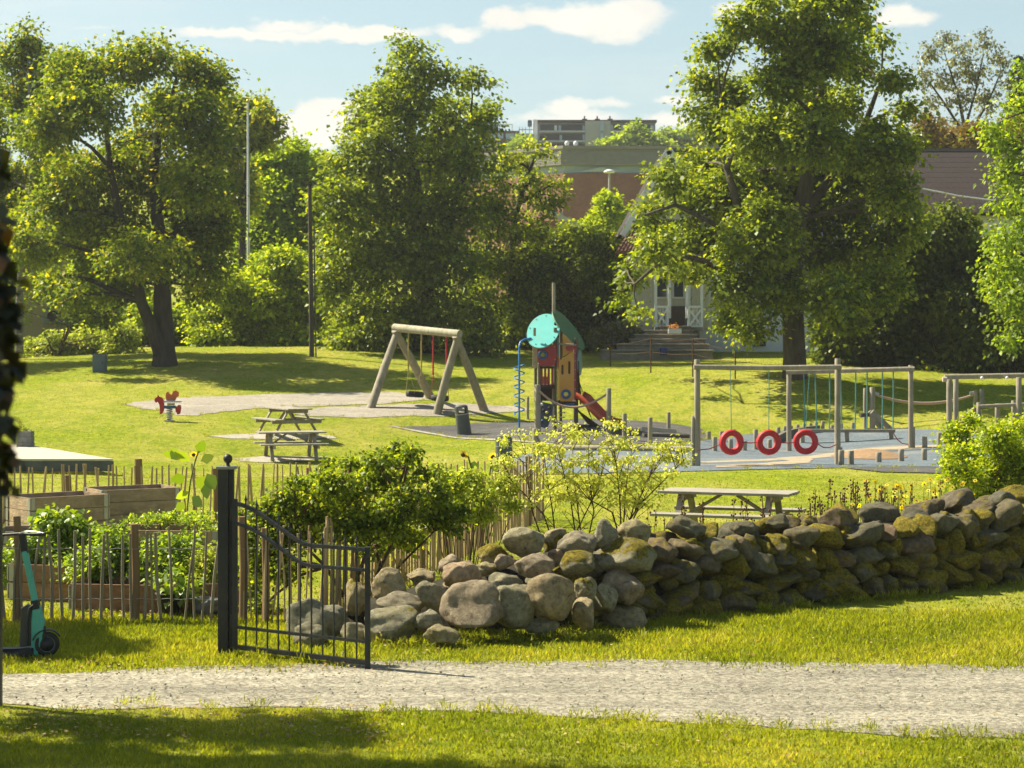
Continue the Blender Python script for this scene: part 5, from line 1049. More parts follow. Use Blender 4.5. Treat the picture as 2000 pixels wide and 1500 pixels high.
    # platform and ladder in the dark below
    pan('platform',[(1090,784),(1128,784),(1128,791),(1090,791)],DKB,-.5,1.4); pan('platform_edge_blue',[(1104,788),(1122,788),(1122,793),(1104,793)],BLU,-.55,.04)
    for y in (797,806,815): put('ladder_rung',MB().tube([Q(1090,y,-.3),Q(1104,y,-.3)],.018,6),STEEL,t)
    # brown ramp of net and boards going back right
    mb=MB(); quadbox(mb,Q(1122,790,.4),Q(1150,826,.9),Q(1172,832,.2),Q(1128,800,-.3),.05); put('net_ramp',mb,mat('ramp_brown',(.045,.035,.022),(.025,.02,.012),12,.9,.5,20),t)
    put('brown_post_board',MB().bar(Q(1128,705,.5),Q(1134,790,.5),.18,.05),PW,t)
    for k in range(3): put('ramp_rope',MB().tube([Q(1128,728+4*k,.3),Q(1136+3*k,775,.4),Q(1156,820,.6)],.008,4),BLK,t)
    # slide: curved trough
    cl=[(1129,774),(1140,780),(1152,793),(1166,808),(1178,819),(1190,826),(1202,829),(1214,829)]; mb=MB(); V=[];Fs=[]
    prof=[(-.25,.16),(-.22,.16),(-.2,.03),(0,0),(.2,.03),(.22,.16),(.25,.16),(.22,-.03),(-.22,-.03)]; m=len(prof)
    for i,(x,y) in enumerate(cl):
        p=Q(x,y,-.2-.9*i/7); q=Q(*cl[min(i+1,7)],-.2-.9*min(i+1,7)/7)-Q(*cl[max(i-1,0)],-.2-.9*max(i-1,0)/7); q.normalize(); sd=Vector((-q.y,q.x,0)).normalized(); un=q.cross(sd); un=un if un.z>0 else -un
        for (u,v) in prof: V.append(p+sd*u*1.0+un*v)
    for i in range(7):
        for j in range(m): Fs.append((i*m+j,i*m+(j+1)%m,(i+1)*m+(j+1)%m,(i+1)*m+j))
    mb.add(V,Fs,True); put('slide',mb,SLR,t)
    # spiral climbing pole
    SB=mat('pole_blue',(.035,.17,.42),None,3,.35); x0=1014; p=Q(x0,0,-.9); 
    zt=Q(0,680,-.9).z; arc=[Vector((p.x,p.y,g1(p.x,p.y)-.05)),Vector((p.x,p.y,zt))]+[Q(x,y,-.8+.04*i) for i,(x,y) in enumerate(((1014.5,674),(1017,668),(1022,664),(1029,662),(1038,661)))]
    put('bent_pole',MB().tube(arc,.03,10),SB,t); P=[]
    za=Q(0,711,-.9).z; zc=Q(0,810,-.9).z; N_=190
    for k in range(N_): a=k/(N_-1)*2*math.pi*5.6; P.append((p.x+.155*math.cos(a),p.y+.155*math.sin(a),za+(zc-za)*k/(N_-1)))
    put('spiral',MB().tube(P,.019,6),SB,t)
play_tower()
# ---------------- gate, posts and scooter ----------------
IRON=mat('black_iron',(.028,.030,.028),(.018,.019,.018),6,.5,.15,30,c3=(.05,.045,.03),scale3=9,amt3=.4)
def gate():
    H=Vector((W(459,0,19.6).x,19.6,0)); E=Vector((W(718,0,18.85).x,18.85,0)); dr=(E-H); L=dr.length; u=dr.normalized(); t=thing('iron_gate',H,'open black iron gate leaf with a swooping top rail, hung on the thick post','gate')
    Zf=lambda f,z: H+dr*f+Vector((0,0,z))
    curve=[(0,1.47),(.06,1.455),(.14,1.42),(.22,1.365),(.31,1.29),(.40,1.215),(.48,1.15),(.54,1.12),(.60,1.11),(1,1.105)]
    cz=lambda f: float(np.interp(f,[a for a,_ in curve],[z for _,z in curve]))
    def rail(zf,w,h,nm): 
        mb=MB(); fs=[0,.06,.14,.22,.31,.40,.48,.54,.60,.8,1]
        for a,b in zip(fs,fs[1:]): mb.bar(Zf(a,zf(a)),Zf(b,zf(b)),w,h)
        put(nm,mb,IRON,t)
    rail(cz,.034,.034,'top_rail'); rail(lambda f:cz(f)-.19,.03,.03,'second_rail'); rail(lambda f:.285-.03*f,.028,.028,'low_rail'); rail(lambda f:.095-.03*f,.042,.042,'bottom_rail')
    mb=MB(); mb.box(Zf(1.0,.565),(.05,.05,1.13)); put('closing_stile',mb,IRON,t,bevel=.003); mb=MB(); mb.box(Zf(0,.76),(.05,.05,1.50)); put('hinge_stile',mb,IRON,t,bevel=.003)
    mb=MB(); mb.box(Zf(1.0,-.0)+Vector((0,0,.0)),(.03,.03,.2)); put('drop_bolt',mb,IRON,t)
    for i in range(11):
        f=.085+i*.0835; h=cz(f)+.055; mb=MB(); mb.tube([Zf(f,.08),Zf(f,h)],.0085,8); mb.lathe(Zf(f,h),[(.0085,0),(.017,.008),(.010,.02),(.004,.05),(0,.075)],8); put('bar',mb,IRON,t)
    for z in (.28,1.3): put('hinge',MB().tube([Zf(-.02,z),Zf(-.02,z+.12)],.022,10),IRON,t)
    x=W(441,0,19.7).x; b=Vector((x,19.7,g1(x,19.7))); t2=thing('gate_post',b,'thick square black iron gate post topped with a ball','gate post')
    put('shaft',MB().box(b+Vector((-.02,0,.85)),(.10,.12,1.88)),IRON,t2,bevel=.006); put('rib',MB().box(b+Vector((.055,.01,.85)),(.045,.08,1.86)),IRON,t2,bevel=.004)
    put('cap',MB().box(b+Vector((.01,0,1.80)),(.19,.16,.025)),mat('cap_steel',(.25,.25,.22),None,8,.4,metal=.5),t2,bevel=.003); put('ball_finial',MB().lathe(b+Vector((.02,0,1.81)),[(.03,0),(.018,.012),(.016,.03),(.035,.045),(.045,.07),(.042,.095),(.025,.115),(0,.122)],20),IRON,t2)
    b=Vector((W(-4,0,17).x,17,0)); t3=thing('gate_post',b,'slim black post standing on the grass at the left edge below the path','gate post')
    put('shaft',MB().box(b+Vector((-.01,0,.85)),(.08,.08,1.8)),IRON,t3,bevel=.005); put('cap',MB().box(b+Vector((-.01,0,1.76)),(.11,.11,.025)),IRON,t3)
gate()
def scooter():
    d=19.5; s=F/d; b=W(92,1283,d); t=thing('electric_scooter',(b.x-.3,d,b.z),'turquoise and black electric scooter parked on the grass at the left edge','scooter')
    TQ=mat('scooter_turquoise',(.07,.33,.27),(.06,.29,.24),2,.4); BK=mat('scooter_black',(.018,.02,.022),None,5,.5); GYD=mat('scooter_grey',(.06,.06,.055),None,5,.6)
    Q=lambda px,py,dy=0: W(px,py,d+dy)
    wc=Q(92,1258); r=.118
    Mx=Matrix.Rotation(R(14),3,'Z')@Matrix.Rotation(R(90),3,'X')
    w=put('front_wheel',MB().torus(wc,Mx,r-.026,.026,32,10,.9),BK,t); put('rim',MB().torus(wc+Vector((0,-.012,0)),Mx,.075,.008,28,6),mat('rim_grey',(.2,.2,.2)),w); put('hub',MB().lathe(wc,[(0,.03),(.065,.028),(.07,0),(.065,-.028),(0,-.03)],20,Mx),BK,w)
    put('fork',MB().bar(Q(84,1222),Q(93,1258),.05,.035),BK,t,bevel=.01)
    mb=MB(); P=[wc+Mx@Vector((math.cos(a)*.14,math.sin(a)*.14,0)) for a in [R(30+k*12) for k in range(12)]]
    for p,q in zip(P,P[1:]): mb.bar(p,q,.07,.012,(0,0,1))
    put('mudguard',mb,BK,t)
    put('lower_stem',MB().prism([Q(63,1178,-.04),Q(74,1176,-.04),Q(86,1215,-.04),Q(82,1250,-.04),Q(74,1280,-.04),Q(52,1281,-.04),Q(60,1262,-.04),Q(60,1215,-.04)],(0,.08,0)),TQ,t,bevel=.012)
    put('upper_stem',MB().bar(Q(70,1180),Q(48,1075),.055,.068,(0,1,0)),TQ,t,bevel=.014)
    put('collar',MB().bar(Q(72,1190),Q(68,1172),.075,.085,(0,1,0)),BK,t,bevel=.01); put('head_block',MB().bar(Q(49,1082),Q(43,1040),.065,.062,(0,1,0)),BK,t,bevel=.015)
    put('battery_box',MB().prism([Q(40,1188,-.03),Q(52,1180,-.03),Q(62,1186,-.03),Q(60,1262,-.03),Q(38,1264,-.03)],(0,.07,0)),GYD,t,bevel=.01); put('cable_cover',MB().tube([Q(66,1182,-.05),Q(58,1188,-.05),Q(54,1210,-.05),Q(53,1260,-.05)],.014,8),BK,t)
    mb=MB(); mb.tube([Q(-40,1048,.25),Q(0,1045,.08),Q(40,1042,0),Q(62,1044,-.05)],.014,10); put('handlebar',mb,BK,t); put('grip',MB().tube([Q(60,1044,-.05),Q(88,1043,-.14)],.019,12),BK,t); put('brake_lever',MB().tube([Q(52,1038,-.05),Q(66,1038,-.1),Q(84,1041,-.16)],.006,6),STEEL,t)
    put('deck',MB().prism([Q(62,1266,-.08),Q(62,1283,-.08),Q(8,1286,-.0),Q(-60,1288,.2),Q(-60,1270,.2),Q(5,1268,0)],(.03,.15,0)),BK,t,bevel=.01)
    rw=Q(-95,1262,.3); put('rear_wheel',MB().torus(rw,Mx,r-.026,.026,32,10,.9),BK,t); put('kickstand',MB().tube([Q(48,1280,.1),Q(50,1294,.25)],.008,6),STEEL,t)
scooter()
# ---------------- stone wall and boulders ----------------
def rock_mat(name='field_stone',kk=1.0,mo=0.0):
    m,nt,N,L,o=new_mat(name); b=N.new('ShaderNodeBsdfPrincipled'); L.new(b.outputs[0],o.inputs[0]); b.inputs['Roughness'].default_value=.9; b.inputs['Specular IOR Level'].default_value=.15
    tc=N.new('ShaderNodeTexCoord'); geo=N.new('ShaderNodeNewGeometry'); oi=N.new('ShaderNodeObjectInfo')
    def no(s,de=6,ro=.7):
        n=N.new('ShaderNodeTexNoise'); n.inputs['Scale'].default_value=s; n.inputs['Detail'].default_value=de; n.inputs['Roughness'].default_value=ro; L.new(geo.outputs['Position'],n.inputs['Vector']); return n.outputs[0]
    base=N.new('ShaderNodeValToRGB'); e=base.color_ramp.elements; e[0].position=0; e[0].color=(.21,.19,.12,1); e[1].position=1; e[1].color=(.37,.285,.165,1)
    for p,c in ((.25,(.32,.28,.17)),(.5,(.215,.20,.14)),(.7,(.33,.235,.15)),(.85,(.26,.22,.12))): k=e.new(p); k.color=(*c,1)
    L.new(oi.outputs['Random'],base.inputs[0])
    r=N.new('ShaderNodeMapRange'); r.inputs[1].default_value=.3; r.inputs[2].default_value=.7; r.inputs[3].default_value=.38*kk; r.inputs[4].default_value=1.45*kk; L.new(no(14,9,.75),r.inputs[0])
    mu=N.new('ShaderNodeMixRGB'); mu.blend_type='MULTIPLY'; mu.inputs[0].default_value=1; L.new(base.outputs[0],mu.inputs[1]); L.new(r.outputs[0],mu.inputs[2])
    # pale and dark lichen spots
    l=N.new('ShaderNodeMapRange'); l.inputs[1].default_value=.6; l.inputs[2].default_value=.66; l.inputs[4].default_value=.7; L.new(no(9,6,.65),l.inputs[0])
    x=N.new('ShaderNodeMixRGB'); L.new(l.outputs[0],x.inputs[0]); L.new(mu.outputs[0],x.inputs[1]); x.inputs[2].default_value=(.10,.095,.07,1)
    # moss on shoulders, by each stone's own cover amount
    at=N.new('ShaderNodeAttribute'); at.attribute_name='moss'
    mm=N.new('ShaderNodeMath'); mm.operation='MULTIPLY_ADD'; L.new(no(7,7,.7),mm.inputs[0]); mm.inputs[1].default_value=1.8; mm.inputs[2].default_value=-.9+mo
    ad=N.new('ShaderNodeMath'); ad.operation='ADD'; L.new(at.outputs['Fac'],ad.inputs[0]); L.new(mm.outputs[0],ad.inputs[1])
    mr=N.new('ShaderNodeMapRange'); mr.inputs[1].default_value=.45; mr.inputs[2].default_value=.6; L.new(ad.outputs[0],mr.inputs[0])
    mc=N.new('ShaderNodeValToRGB'); mc.color_ramp.elements[0].color=(.06,.07,.012,1); mc.color_ramp.elements[1].color=(.36,.26,.03,1); mc.color_ramp.elements[0].position=.35; mc.color_ramp.elements[1].position=.65; L.new(no(30,5,.8),mc.inputs[0])
    y=N.new('ShaderNodeMixRGB'); L.new(mr.outputs[0],y.inputs[0]); L.new(x.outputs[0],y.inputs[1]); L.new(mc.outputs[0],y.inputs[2]); L.new(y.outputs[0],b.inputs['Base Color'])
    bp=N.new('ShaderNodeBump'); bp.inputs['Strength'].default_value=1; bp.inputs['Distance'].default_value=.05; L.new(no(24,9,.8),bp.inputs['Height'])
    bp2=N.new('ShaderNodeBump'); bp2.inputs['Strength'].default_value=.5; bp2.inputs['Distance'].default_value=.02; L.new(no(90,4,.8),bp2.inputs['Height']); L.new(bp.outputs[0],bp2.inputs['Normal']); L.new(bp2.outputs[0],b.inputs['Normal'])
    return m
ROCK=rock_mat('field_stone',1.42); ROCKW=rock_mat('shaded_wall_stone',.66,.33)  # one stone: heap lightened as if sunlit, wall darkened as if shaded, also mossier
import bmesh
bmi=bmesh.new(); bmesh.ops.create_icosphere(bmi,subdivisions=4,radius=1); ICO_V=np.array([v.co[:] for v in bmi.verts]); ICO_F=np.array([[v.index for v in f.verts] for f in bmi.faces]); bmi.free()
def boulder(name,c,size,seed,moss=0,rot=None,parent=None,flat=3):
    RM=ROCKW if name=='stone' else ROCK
    r=np.random.default_rng(seed); V=ICO_V.copy()
    # irregular planes shave the round stone into worn facets
    for _ in range(flat+8):
        n=r.normal(size=3); n/=np.linalg.norm(n); h=r.uniform(.55,.88); dd=V@n; ex=np.maximum(dd-h,0); V-=np.outer(ex*.82,n)
    off=Vector(r.uniform(-50,50,3)); 
    disp=np.array([noise.noise(Vector(v)*1.1+off)*.26+noise.noise(Vector(v)*2.6+off)*.11+abs(noise.noise(Vector(v)*5+off))*.05+noise.noise(Vector(v)*11+off)*.018 for v in V]); V=V*(1+disp)[:,None]
    V/=np.abs(V).max(0); M=Matrix.Rotation(rot if rot is not None else r.uniform(-.35,.35),3,'Y')@Matrix.Rotation(r.uniform(-.5,.5),3,'Z')
    V=(V*np.array(size))@np.array(M).T
    me=np_mesh(name,V,ICO_F,smooth=True,mats=[RM]); nrm=V/(np.array(size)**2); nrm/=np.linalg.norm(nrm,axis=1,keepdims=True)
    side=nrm[:,2]*.45+.42; at=me.attributes.new('moss','FLOAT','POINT'); at.data.foreach_set('value',(moss*np.clip(side+.15,0,1)).astype(np.float32))
    o=bpy.data.objects.new(name,me); COL.objects.link(o); o.location=Vector(c)-(wloc(parent) if parent else Vector((0,0,0))); o.parent=parent
    return o
def stone_wall():
    A=Vector((.62,21.55,0)); B=Vector((8.9,27.2,0)); u=(B-A).normalized(); L=(B-A).length; nf=Vector((u.y,-u.x,0)); nf=nf if nf.y<0 else -nf
    t=thing('stone_wall',A,'long dry stone wall of mossy fieldstones running right from the boulder heap','wall'); r=random.Random(12); seed=500; cnt=0
    def h_at(f): return 1.10+.05*math.sin(f*9)
    HW=lambda f: .74+.10*min(f,.45)/.45+.16*max(0,f-.45)/.55
    top=[]
    x=-.1; cols=[]
    z0=0
    for ci in range(4):
        x=-.2+r.uniform(0,.25)
        while x<L:
            f=x/L; H=HW(f); w=r.choice([.10,.13,.16,.20,.24,.30])*r.uniform(.9,1.1); frac=(.12,.36,.61,.86)[ci]; hz=min(H*.15*r.uniform(.8,1.35),w*1.1); dep=(.02,.08,.14,.22)[ci]+r.uniform(-.05,.05)
            q=A+u*x; p=q+u*w-nf*dep+Vector((0,0,g1(q.x,q.y)+H*frac+r.uniform(-.045,.045)))
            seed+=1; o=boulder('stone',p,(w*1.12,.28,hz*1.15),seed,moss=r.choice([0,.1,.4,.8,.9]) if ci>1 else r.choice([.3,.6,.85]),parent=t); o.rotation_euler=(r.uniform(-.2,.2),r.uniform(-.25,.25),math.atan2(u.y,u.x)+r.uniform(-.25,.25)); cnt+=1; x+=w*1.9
    # stones along the top, back row
    x=.1
    while x<L:
        w=r.uniform(.15,.30); hz=w*r.uniform(.55,.85); p=A+u*(x+w)-nf*(.62+r.uniform(-.06,.12))+Vector((0,0,HW(x/L)+.0+r.uniform(-.05,.05)))
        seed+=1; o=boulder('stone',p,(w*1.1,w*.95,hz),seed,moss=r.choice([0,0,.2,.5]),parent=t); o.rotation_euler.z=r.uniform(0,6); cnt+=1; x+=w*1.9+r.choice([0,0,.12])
    for (px,py,rx,ry,ms) in ((1340,1031,42,24,0),(1292,1062,18,13,0),(1636,1017,40,27,.1),(1722,1040,22,26,.1),(1450,1030,34,20,0),(1520,1022,26,18,.1),(1580,1018,20,14,.2),(1780,1012,36,22,.1),(1815,1000,20,22,.1),(1900,1000,50,22,.1),(1965,985,36,26,.1),(1870,1045,42,30,.5),(1940,1020,28,22,.3)):
        xw=(px-1000)/F; # intersect the view column with the wall's top line
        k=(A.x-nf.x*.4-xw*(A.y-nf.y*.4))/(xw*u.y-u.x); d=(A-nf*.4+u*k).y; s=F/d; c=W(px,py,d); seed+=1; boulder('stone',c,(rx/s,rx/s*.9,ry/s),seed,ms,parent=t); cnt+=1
    mb=MB(); n=40; V=[];Fs=[]
    for i in range(n+1):
        q=A+u*(L*i/n); z=g1(q.x,q.y)
        for (dd,zz) in ((.14,-.1),(.22,.45),(.38,HW(i/n)-.06),(.75,HW(i/n)-.06),(.95,.4),(1.0,-.1)): V.append(q-nf*dd+Vector((r.uniform(-.03,.03),r.uniform(-.03,.03),z+zz)))
    for i in range(n):
        for j in range(5): Fs.append((i*6+j,(i+1)*6+j,(i+1)*6+j+1,i*6+j+1))
    Fs+= [tuple(range(6))]; mb.add(V,Fs); put('rubble_core',mb,mat('dark_soil',(.035,.03,.018),(.02,.018,.01),9,1,.8,20),t)
    bm2=bmesh.new(); bmesh.ops.create_icosphere(bm2,subdivisions=2,radius=1); v2=np.array([v.co[:] for v in bm2.verts]); f2=np.array([[v.index for v in f.verts] for f in bm2.faces]); bm2.free(); rr=np.random.default_rng(31); VV=[];FF=[]
    org=wloc(t)
    for k in range(260):
        x=rr.uniform(0,L); H=HW(x/L); z=rr.uniform(.05,1.0)*H; q=A+u*x-nf*(-.03+.22*z/H+rr.uniform(0,.05)); s_=rr.uniform(.03,.085); dsp=np.array([1+noise.noise(Vector(v)*1.7+Vector((k*3.1,0,0)))*.5 for v in v2])
        VV.append(v2*dsp[:,None]*s_*rr.uniform(.7,1.4,3)+np.array([q.x-org.x,q.y-org.y,g1(q.x,q.y)+z-org.z])); FF.append(f2+k*len(v2))
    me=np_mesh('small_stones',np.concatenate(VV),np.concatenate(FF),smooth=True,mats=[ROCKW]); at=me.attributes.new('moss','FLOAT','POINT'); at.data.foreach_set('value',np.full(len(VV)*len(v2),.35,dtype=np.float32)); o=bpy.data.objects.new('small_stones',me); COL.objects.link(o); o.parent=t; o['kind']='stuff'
    print('wall stones',cnt)
stone_wall()
HEAP=[ # px,py,rx,ry, depth, moss, label
 (622,1216,66,60,20.9,.1,'largest boulder behind the gate bars, lowest at the left end of the heap'),
 (606,1246,34,32,20.3,.0,'small boulder leaning on the large one behind the gate bars'),
 (692,1170,25,38,21.2,.5,'upright greenish boulder just left of the gate end stile'),
 (763,1139,37,35,21.2,.1,'round grey boulder just right of the gate end stile, on top'),
 (782,1182,48,26,20.9,.1,'low boulder squeezed under the round one right of the gate stile'),
 (766,1222,57,38,20.4,.4,'wide flat boulder with a moss patch, on the grass right of the gate'),
 (846,1166,35,32,20.8,.1,'rounded boulder left of the big blue grey one'),
 (824,1131,32,20,21.4,.2,'brownish boulder behind the rounded ones, right of the topmost round boulder'),
 (898,1122,42,27,21.2,.0,'smooth pale dome boulder in the second row of the heap'),
 (880,1104,24,22,21.7,.0,'pointed pale boulder rising behind the smooth dome'),
 (926,1186,65,52,20.5,.0,'big blue grey egg shaped boulder in the middle of the heap'),
 (838,1216,27,26,20.35,.0,'small pinkish boulder at ground level left of the blue grey one'),
 (866,1240,38,20,20.1,.2,'low broken stone in the grass in front of the heap'),
 (954,1150,26,17,20.9,.3,'small round boulder resting above the blue grey one'),
 (948,1110,34,14,21.5,.2,'flat slab like stone between the dome and the pink boulder'),
 (1001,1187,42,46,20.7,.1,'slanting brown boulder between the blue grey and tan ones'),
 (1076,1168,50,50,20.7,.1,'big tan boulder at the right of the heap'),
 (1044,1106,39,25,21.2,.0,'pinkish angular boulder below the large top boulder'),
 (984,1140,38,26,21.1,.1,'dark angular boulder left of the pinkish one'),
 (1028,1058,48,35,21.7,.0,'large brown boulder topping the heap'),
 (966,1083,36,22,21.8,.9,'mossy boulder lying left below the top boulder'),
 (985,1098,22,16,21.4,.0,'small grey stone just left of the pinkish boulder'),
 (1132,1063,42,27,21.7,.0,'half round grey boulder right of the top boulder'),
 (1082,1048,28,16,22.2,.1,'small grey stone behind, between two large top boulders'),
 (1180,1042,28,30,21.9,.0,'tilted pale boulder with a pink stripe at the top of the heap'),
 (1220,1086,62,36,21.8,.7,'wide mossy capping boulder where heap meets wall'),
 (1240,1044,34,30,22.3,.0,'grey dome boulder behind the mossy capping stone'),
 (1128,1102,34,26,21.4,.8,'moss topped boulder below the half round grey one'),
 (1092,1086,24,20,21.7,.3,'dark boulder wedged beside the moss topped one'),
 (1140,1150,28,22,21.0,.6,'mossy small boulder above right of the tan one'),
 (1142,1194,26,40,20.9,.3,'dark upright boulder right of the tan one'),
 (1180,1168,26,28,21.4,.1,'small boulder in shade where the wall begins'),
 (1060,1222,34,20,20.7,.2,'low stone in the grass under the tan boulder'),
 (1218,1150,46,40,21.7,.2,'brown block under the mossy capping boulder'),
 (1215,1210,50,34,21.6,.5,'lowest dark stone at the foot of the wall start'),
 (1060,1130,34,20,21.5,.3,'stone hidden behind the tan boulder top'),
 (690,1238,30,26,20.5,.2,'half hidden stone low behind the gate end stile'),
 (905,1150,40,24,21.4,.2,'stone wedged behind the blue grey boulder')]
for i,(px,py,rx,ry,d,ms,lab) in enumerate(HEAP):
    s=F/d; c=W(px,py,d); o=boulder('boulder',c,(rx/s*1.04,(rx+ry)/2/s*.95,ry/s*1.04),900+i,ms,rot=0.0); tag(o,lab,'boulder','boulders heaped at the end of the stone wall')
def rubble_fill():
    mb=MB(); r=random.Random(3)
    P=[Vector((-1.75,21.5,0)),Vector((.9,22.2,0))]; V=[];n=14
    for i in range(n+1):
        f=i/n; q=P[0].lerp(P[1],f); hgt=.25+.62*f
        for dy,zz in ((-.75,-.05),(-.4,hgt*.6),(0,hgt),(.4,hgt*.6),(.7,-.05)): V.append(q+Vector((r.uniform(-.04,.04),dy*.8,zz)))
    Fs=[(i*5+j,(i+1)*5+j,(i+1)*5+j+1,i*5+j+1) for i in range(n) for j in range(4)]; mb.add(V,Fs,True)
    o=put('soil_mound',mb,bpy.data.materials['dark_soil'],loc=(0,0,0)); tag(o,'dark earth under and behind the heap of boulders','soil',kind='structure')
rubble_fill()
# ---------------- garden fences ----------------
PAL=mat('chestnut_paling',(.46,.33,.18),(.32,.22,.12),7,.85,.4,30,(1,1,.1)); PALG=mat('grey_paling',(.30,.25,.16),(.19,.155,.10),7,.85,.4,30,(1,1,.1)); POSTB=mat('brown_post',(.26,.16,.075),(.17,.105,.05),6,.85,.4,20,(1,1,.15))
def paling(lab,A,B,n,h,w,m,posts,ph,lean=.05,seed=1,wires=(.25,.8),skip=None,hv=.06):
    A=Vector(A);B=Vector(B); u=(B-A).normalized(); L=(B-A).length; t=thing('paling_fence',(A.x,A.y,g1(A.x,A.y)),lab,'fence'); r=random.Random(seed)
    for i in range(n):
        f=(i+.5+r.uniform(-.22,.22))/n; p=A.lerp(B,f); z=g1(p.x,p.y); hh=h+r.uniform(-hv,hv); ww=w*r.uniform(.7,1.25); k=r.gauss(0,lean)
        e=p+u*k+Vector((r.uniform(-.02,.02),r.uniform(-.02,.02),0)); p.z=z-.03; e.z=z+hh; mid=p.lerp(e,.5)+u*r.gauss(0,.012)
        mb=MB(); mb.tube([p,mid,e],[ww/2,ww/2*1.05,ww/2*.85],5,True,False); put('paling',mb,m,t)
    for f,rad,hp in posts:
        p=A.lerp(B,f); p.z=g1(p.x,p.y); mb=MB(); mb.tube([p+Vector((0,.04,-.1)),p+Vector((.01,.04,hp*.5)),p+Vector((-.01,.04,hp))],[rad*1.05,rad,rad*.95],9); put('post',mb,POSTB,t)
    mb=MB()
    for wz in wires:
        for k in range(12): 
            a=A.lerp(B,k/12); b=A.lerp(B,(k+1)/12); a.z=g1(a.x,a.y)+h*wz; b.z=g1(b.x,b.y)+h*wz; mb.tube([a,a.lerp(b,.5)-Vector((0,0,.012)),b],.003,4)
    put('wire',mb,STEEL,t); return t
d1=22.0; c1=W(628,0,d1); c0=W(-160,0,d1); c2=W(1062,0,33.5); c3=W(-120,0,33)
paling('front paling fence of thin sticks between the scooter and the gate post',(c0.x,d1,0),(W(425,0,d1).x,d1,0),30,.98,.034,PALG,[(.33,.042,1.12),(.722,.045,1.04)],1.1,seed=3)
paling('short paling fence seen through the bars of the gate',(W(470,0,d1).x,d1,0),(c1.x,d1,0),12,.98,.024,PAL,[(.02,.045,1.12),(.30,.04,1.0)],1.1,seed=4)
paling('dense row of upright sticks running back beside the rose bush',(c1.x,d1,0),(c2.x,33.5,0),98,1.02,.034,PAL,[(.35,.045,1.12),(.62,.05,1.1),(.9,.045,1.1)],1.1,seed=5,lean=.06,hv=.1)
paling('far paling fence behind the raised planting boxes',(c3.x,33,0),(W(1040,0,33.5).x,33.5,0),98,.95,.034,PAL,[(.11,.05,.86),(.215,.055,.80),(.333,.065,1.06),(.462,.05,.9),(.62,.05,.9),(.69,.05,1.0)],1.1,seed=6,lean=.04,hv=.04)
# ---------------- raised beds and plants ----------------
BOXA=mat('grey_collar_boards',(.42,.31,.20),(.27,.185,.11),5,.85,.5,18,(1,1,2.5),c3=(.15,.12,.09),scale3=4); BOXB=mat('brown_collar_boards',(.32,.18,.10),(.2,.11,.06),5,.85,.5,18,(1,1,2.5),c3=(.1,.07,.05),scale3=4); SOIL=mat('bed_soil',(.05,.035,.02),(.03,.02,.012),9,1,.6,20)
def raised_bed(lab,px,d,rot,lx,ly,h,m,fill=.8,rows=2,zoff=0,tilt=0):
    b=GP(px,d); b.z+=zoff; t=thing('raised_bed',b,lab,'planting box','raised planting boxes in the garden'); M=Matrix.Rotation(rot,3,'Z'); P=lambda x,y,z: b+M@Vector((x,y,z)); rh=h/rows
    for k in range(rows):
        z=rh*(k+.5)
        for (cx,cy,sx,sy) in ((0,-ly/2,lx,.022),(0,ly/2,lx,.022),(-lx/2,0,.022,ly),(lx/2,0,.022,ly)): put('board',MB().box(P(cx,cy,z),(sx+(.02 if sx>sy else -.024),sy,rh-.006),M),m,t,bevel=.003)
    for sx in (-1,1):
        for sy in (-1,1):
            mb=MB(); 
            for k in range(rows): mb.box(P(sx*(lx/2-.03),sy*(ly/2+.014),rh*(k+.5)),(.06,.006,rh*.9),M); mb.box(P(sx*(lx/2+.014),sy*(ly/2-.03),rh*(k+.5)),(.006,.06,rh*.9),M); mb.tube([P(sx*(lx/2+.016),sy*(ly/2+.016),rh*k+.02),P(sx*(lx/2+.016),sy*(ly/2+.016),rh*(k+1)-.02)],.010,6)
            put('corner_hinge',mb,STEEL,t)
    put('soil',MB().box(P(0,0,h*fill-.04),(lx-.03,ly-.03,.05),M),SOIL,t); return b
raised_bed('tall grey planting box farthest left, behind the leafy green plants',112,29.8,R(38),1.2,.80,.76,BOXA,rows=4)
raised_bed('tall weathered planting box standing left of the sunflower stalk',258,31.2,R(30),1.2,.80,.76,BOXA,rows=4)
raised_bed('low grey box with a pale rim in front of the two tall boxes',120,27.4,R(12),1.5,.8,.50,BOXA,rows=3)
raised_bed('low pale rimmed box with herbs right of centre, behind the fence',330,27.0,R(-6),1.5,.8,.54,BOXA,rows=3)
raised_bed('brown planting box with lush plants directly behind the fence',150,24.0,R(-16),1.3,.8,.42,BOXB,rows=2)
raised_bed('reddish brown planting box behind the fence right of centre',262,23.0,R(-8),1.2,.75,.32,BOXB,rows=2)
raised_bed('dark brown planting box beside the gate post behind the fence',400,23.1,R(4),1.0,.8,.32,BOXB,rows=2)
raised_bed('reddish planting box behind the scooter handlebar',5,25.2,R(-14),1.3,.8,.42,BOXB,rows=2)
LM_GARD=leaf_mat('garden_leaf',(.07,.13,.010),(.17,.26,.014),(.34,.42,.05),.5)
def plant(name,lab,px,d,blobs,m,ncl,per,leaf,spread,seed,cat='plant',group=None,dep=.25,stems=6,kd=1,lh=.5,**k):
    b=GP(px,d); t=thing(name,b,lab,cat,group); bl=BL(d,blobs,dep,seed,kd); foliage('leaves',t,bl,ncl,per,leaf,spread,m,seed=seed,**k); rr=random.Random(seed)
    mb=MB(); 
    for i in range(stems):
        q=rr.choice(bl); e=Vector(q[:3])+Vector((rr.uniform(-1,1)*q[3]*.6,0,q[5]*.4)); s_=b+Vector(((e.x-b.x)*.35,(e.y-b.y)*.35,0)); mb.tube([s_,s_.lerp(e,.5)+Vector((rr.uniform(-.02,.02),0,0)),e],[.008,.006,.004],5)
    put('stems',mb,TWIG,t); return t
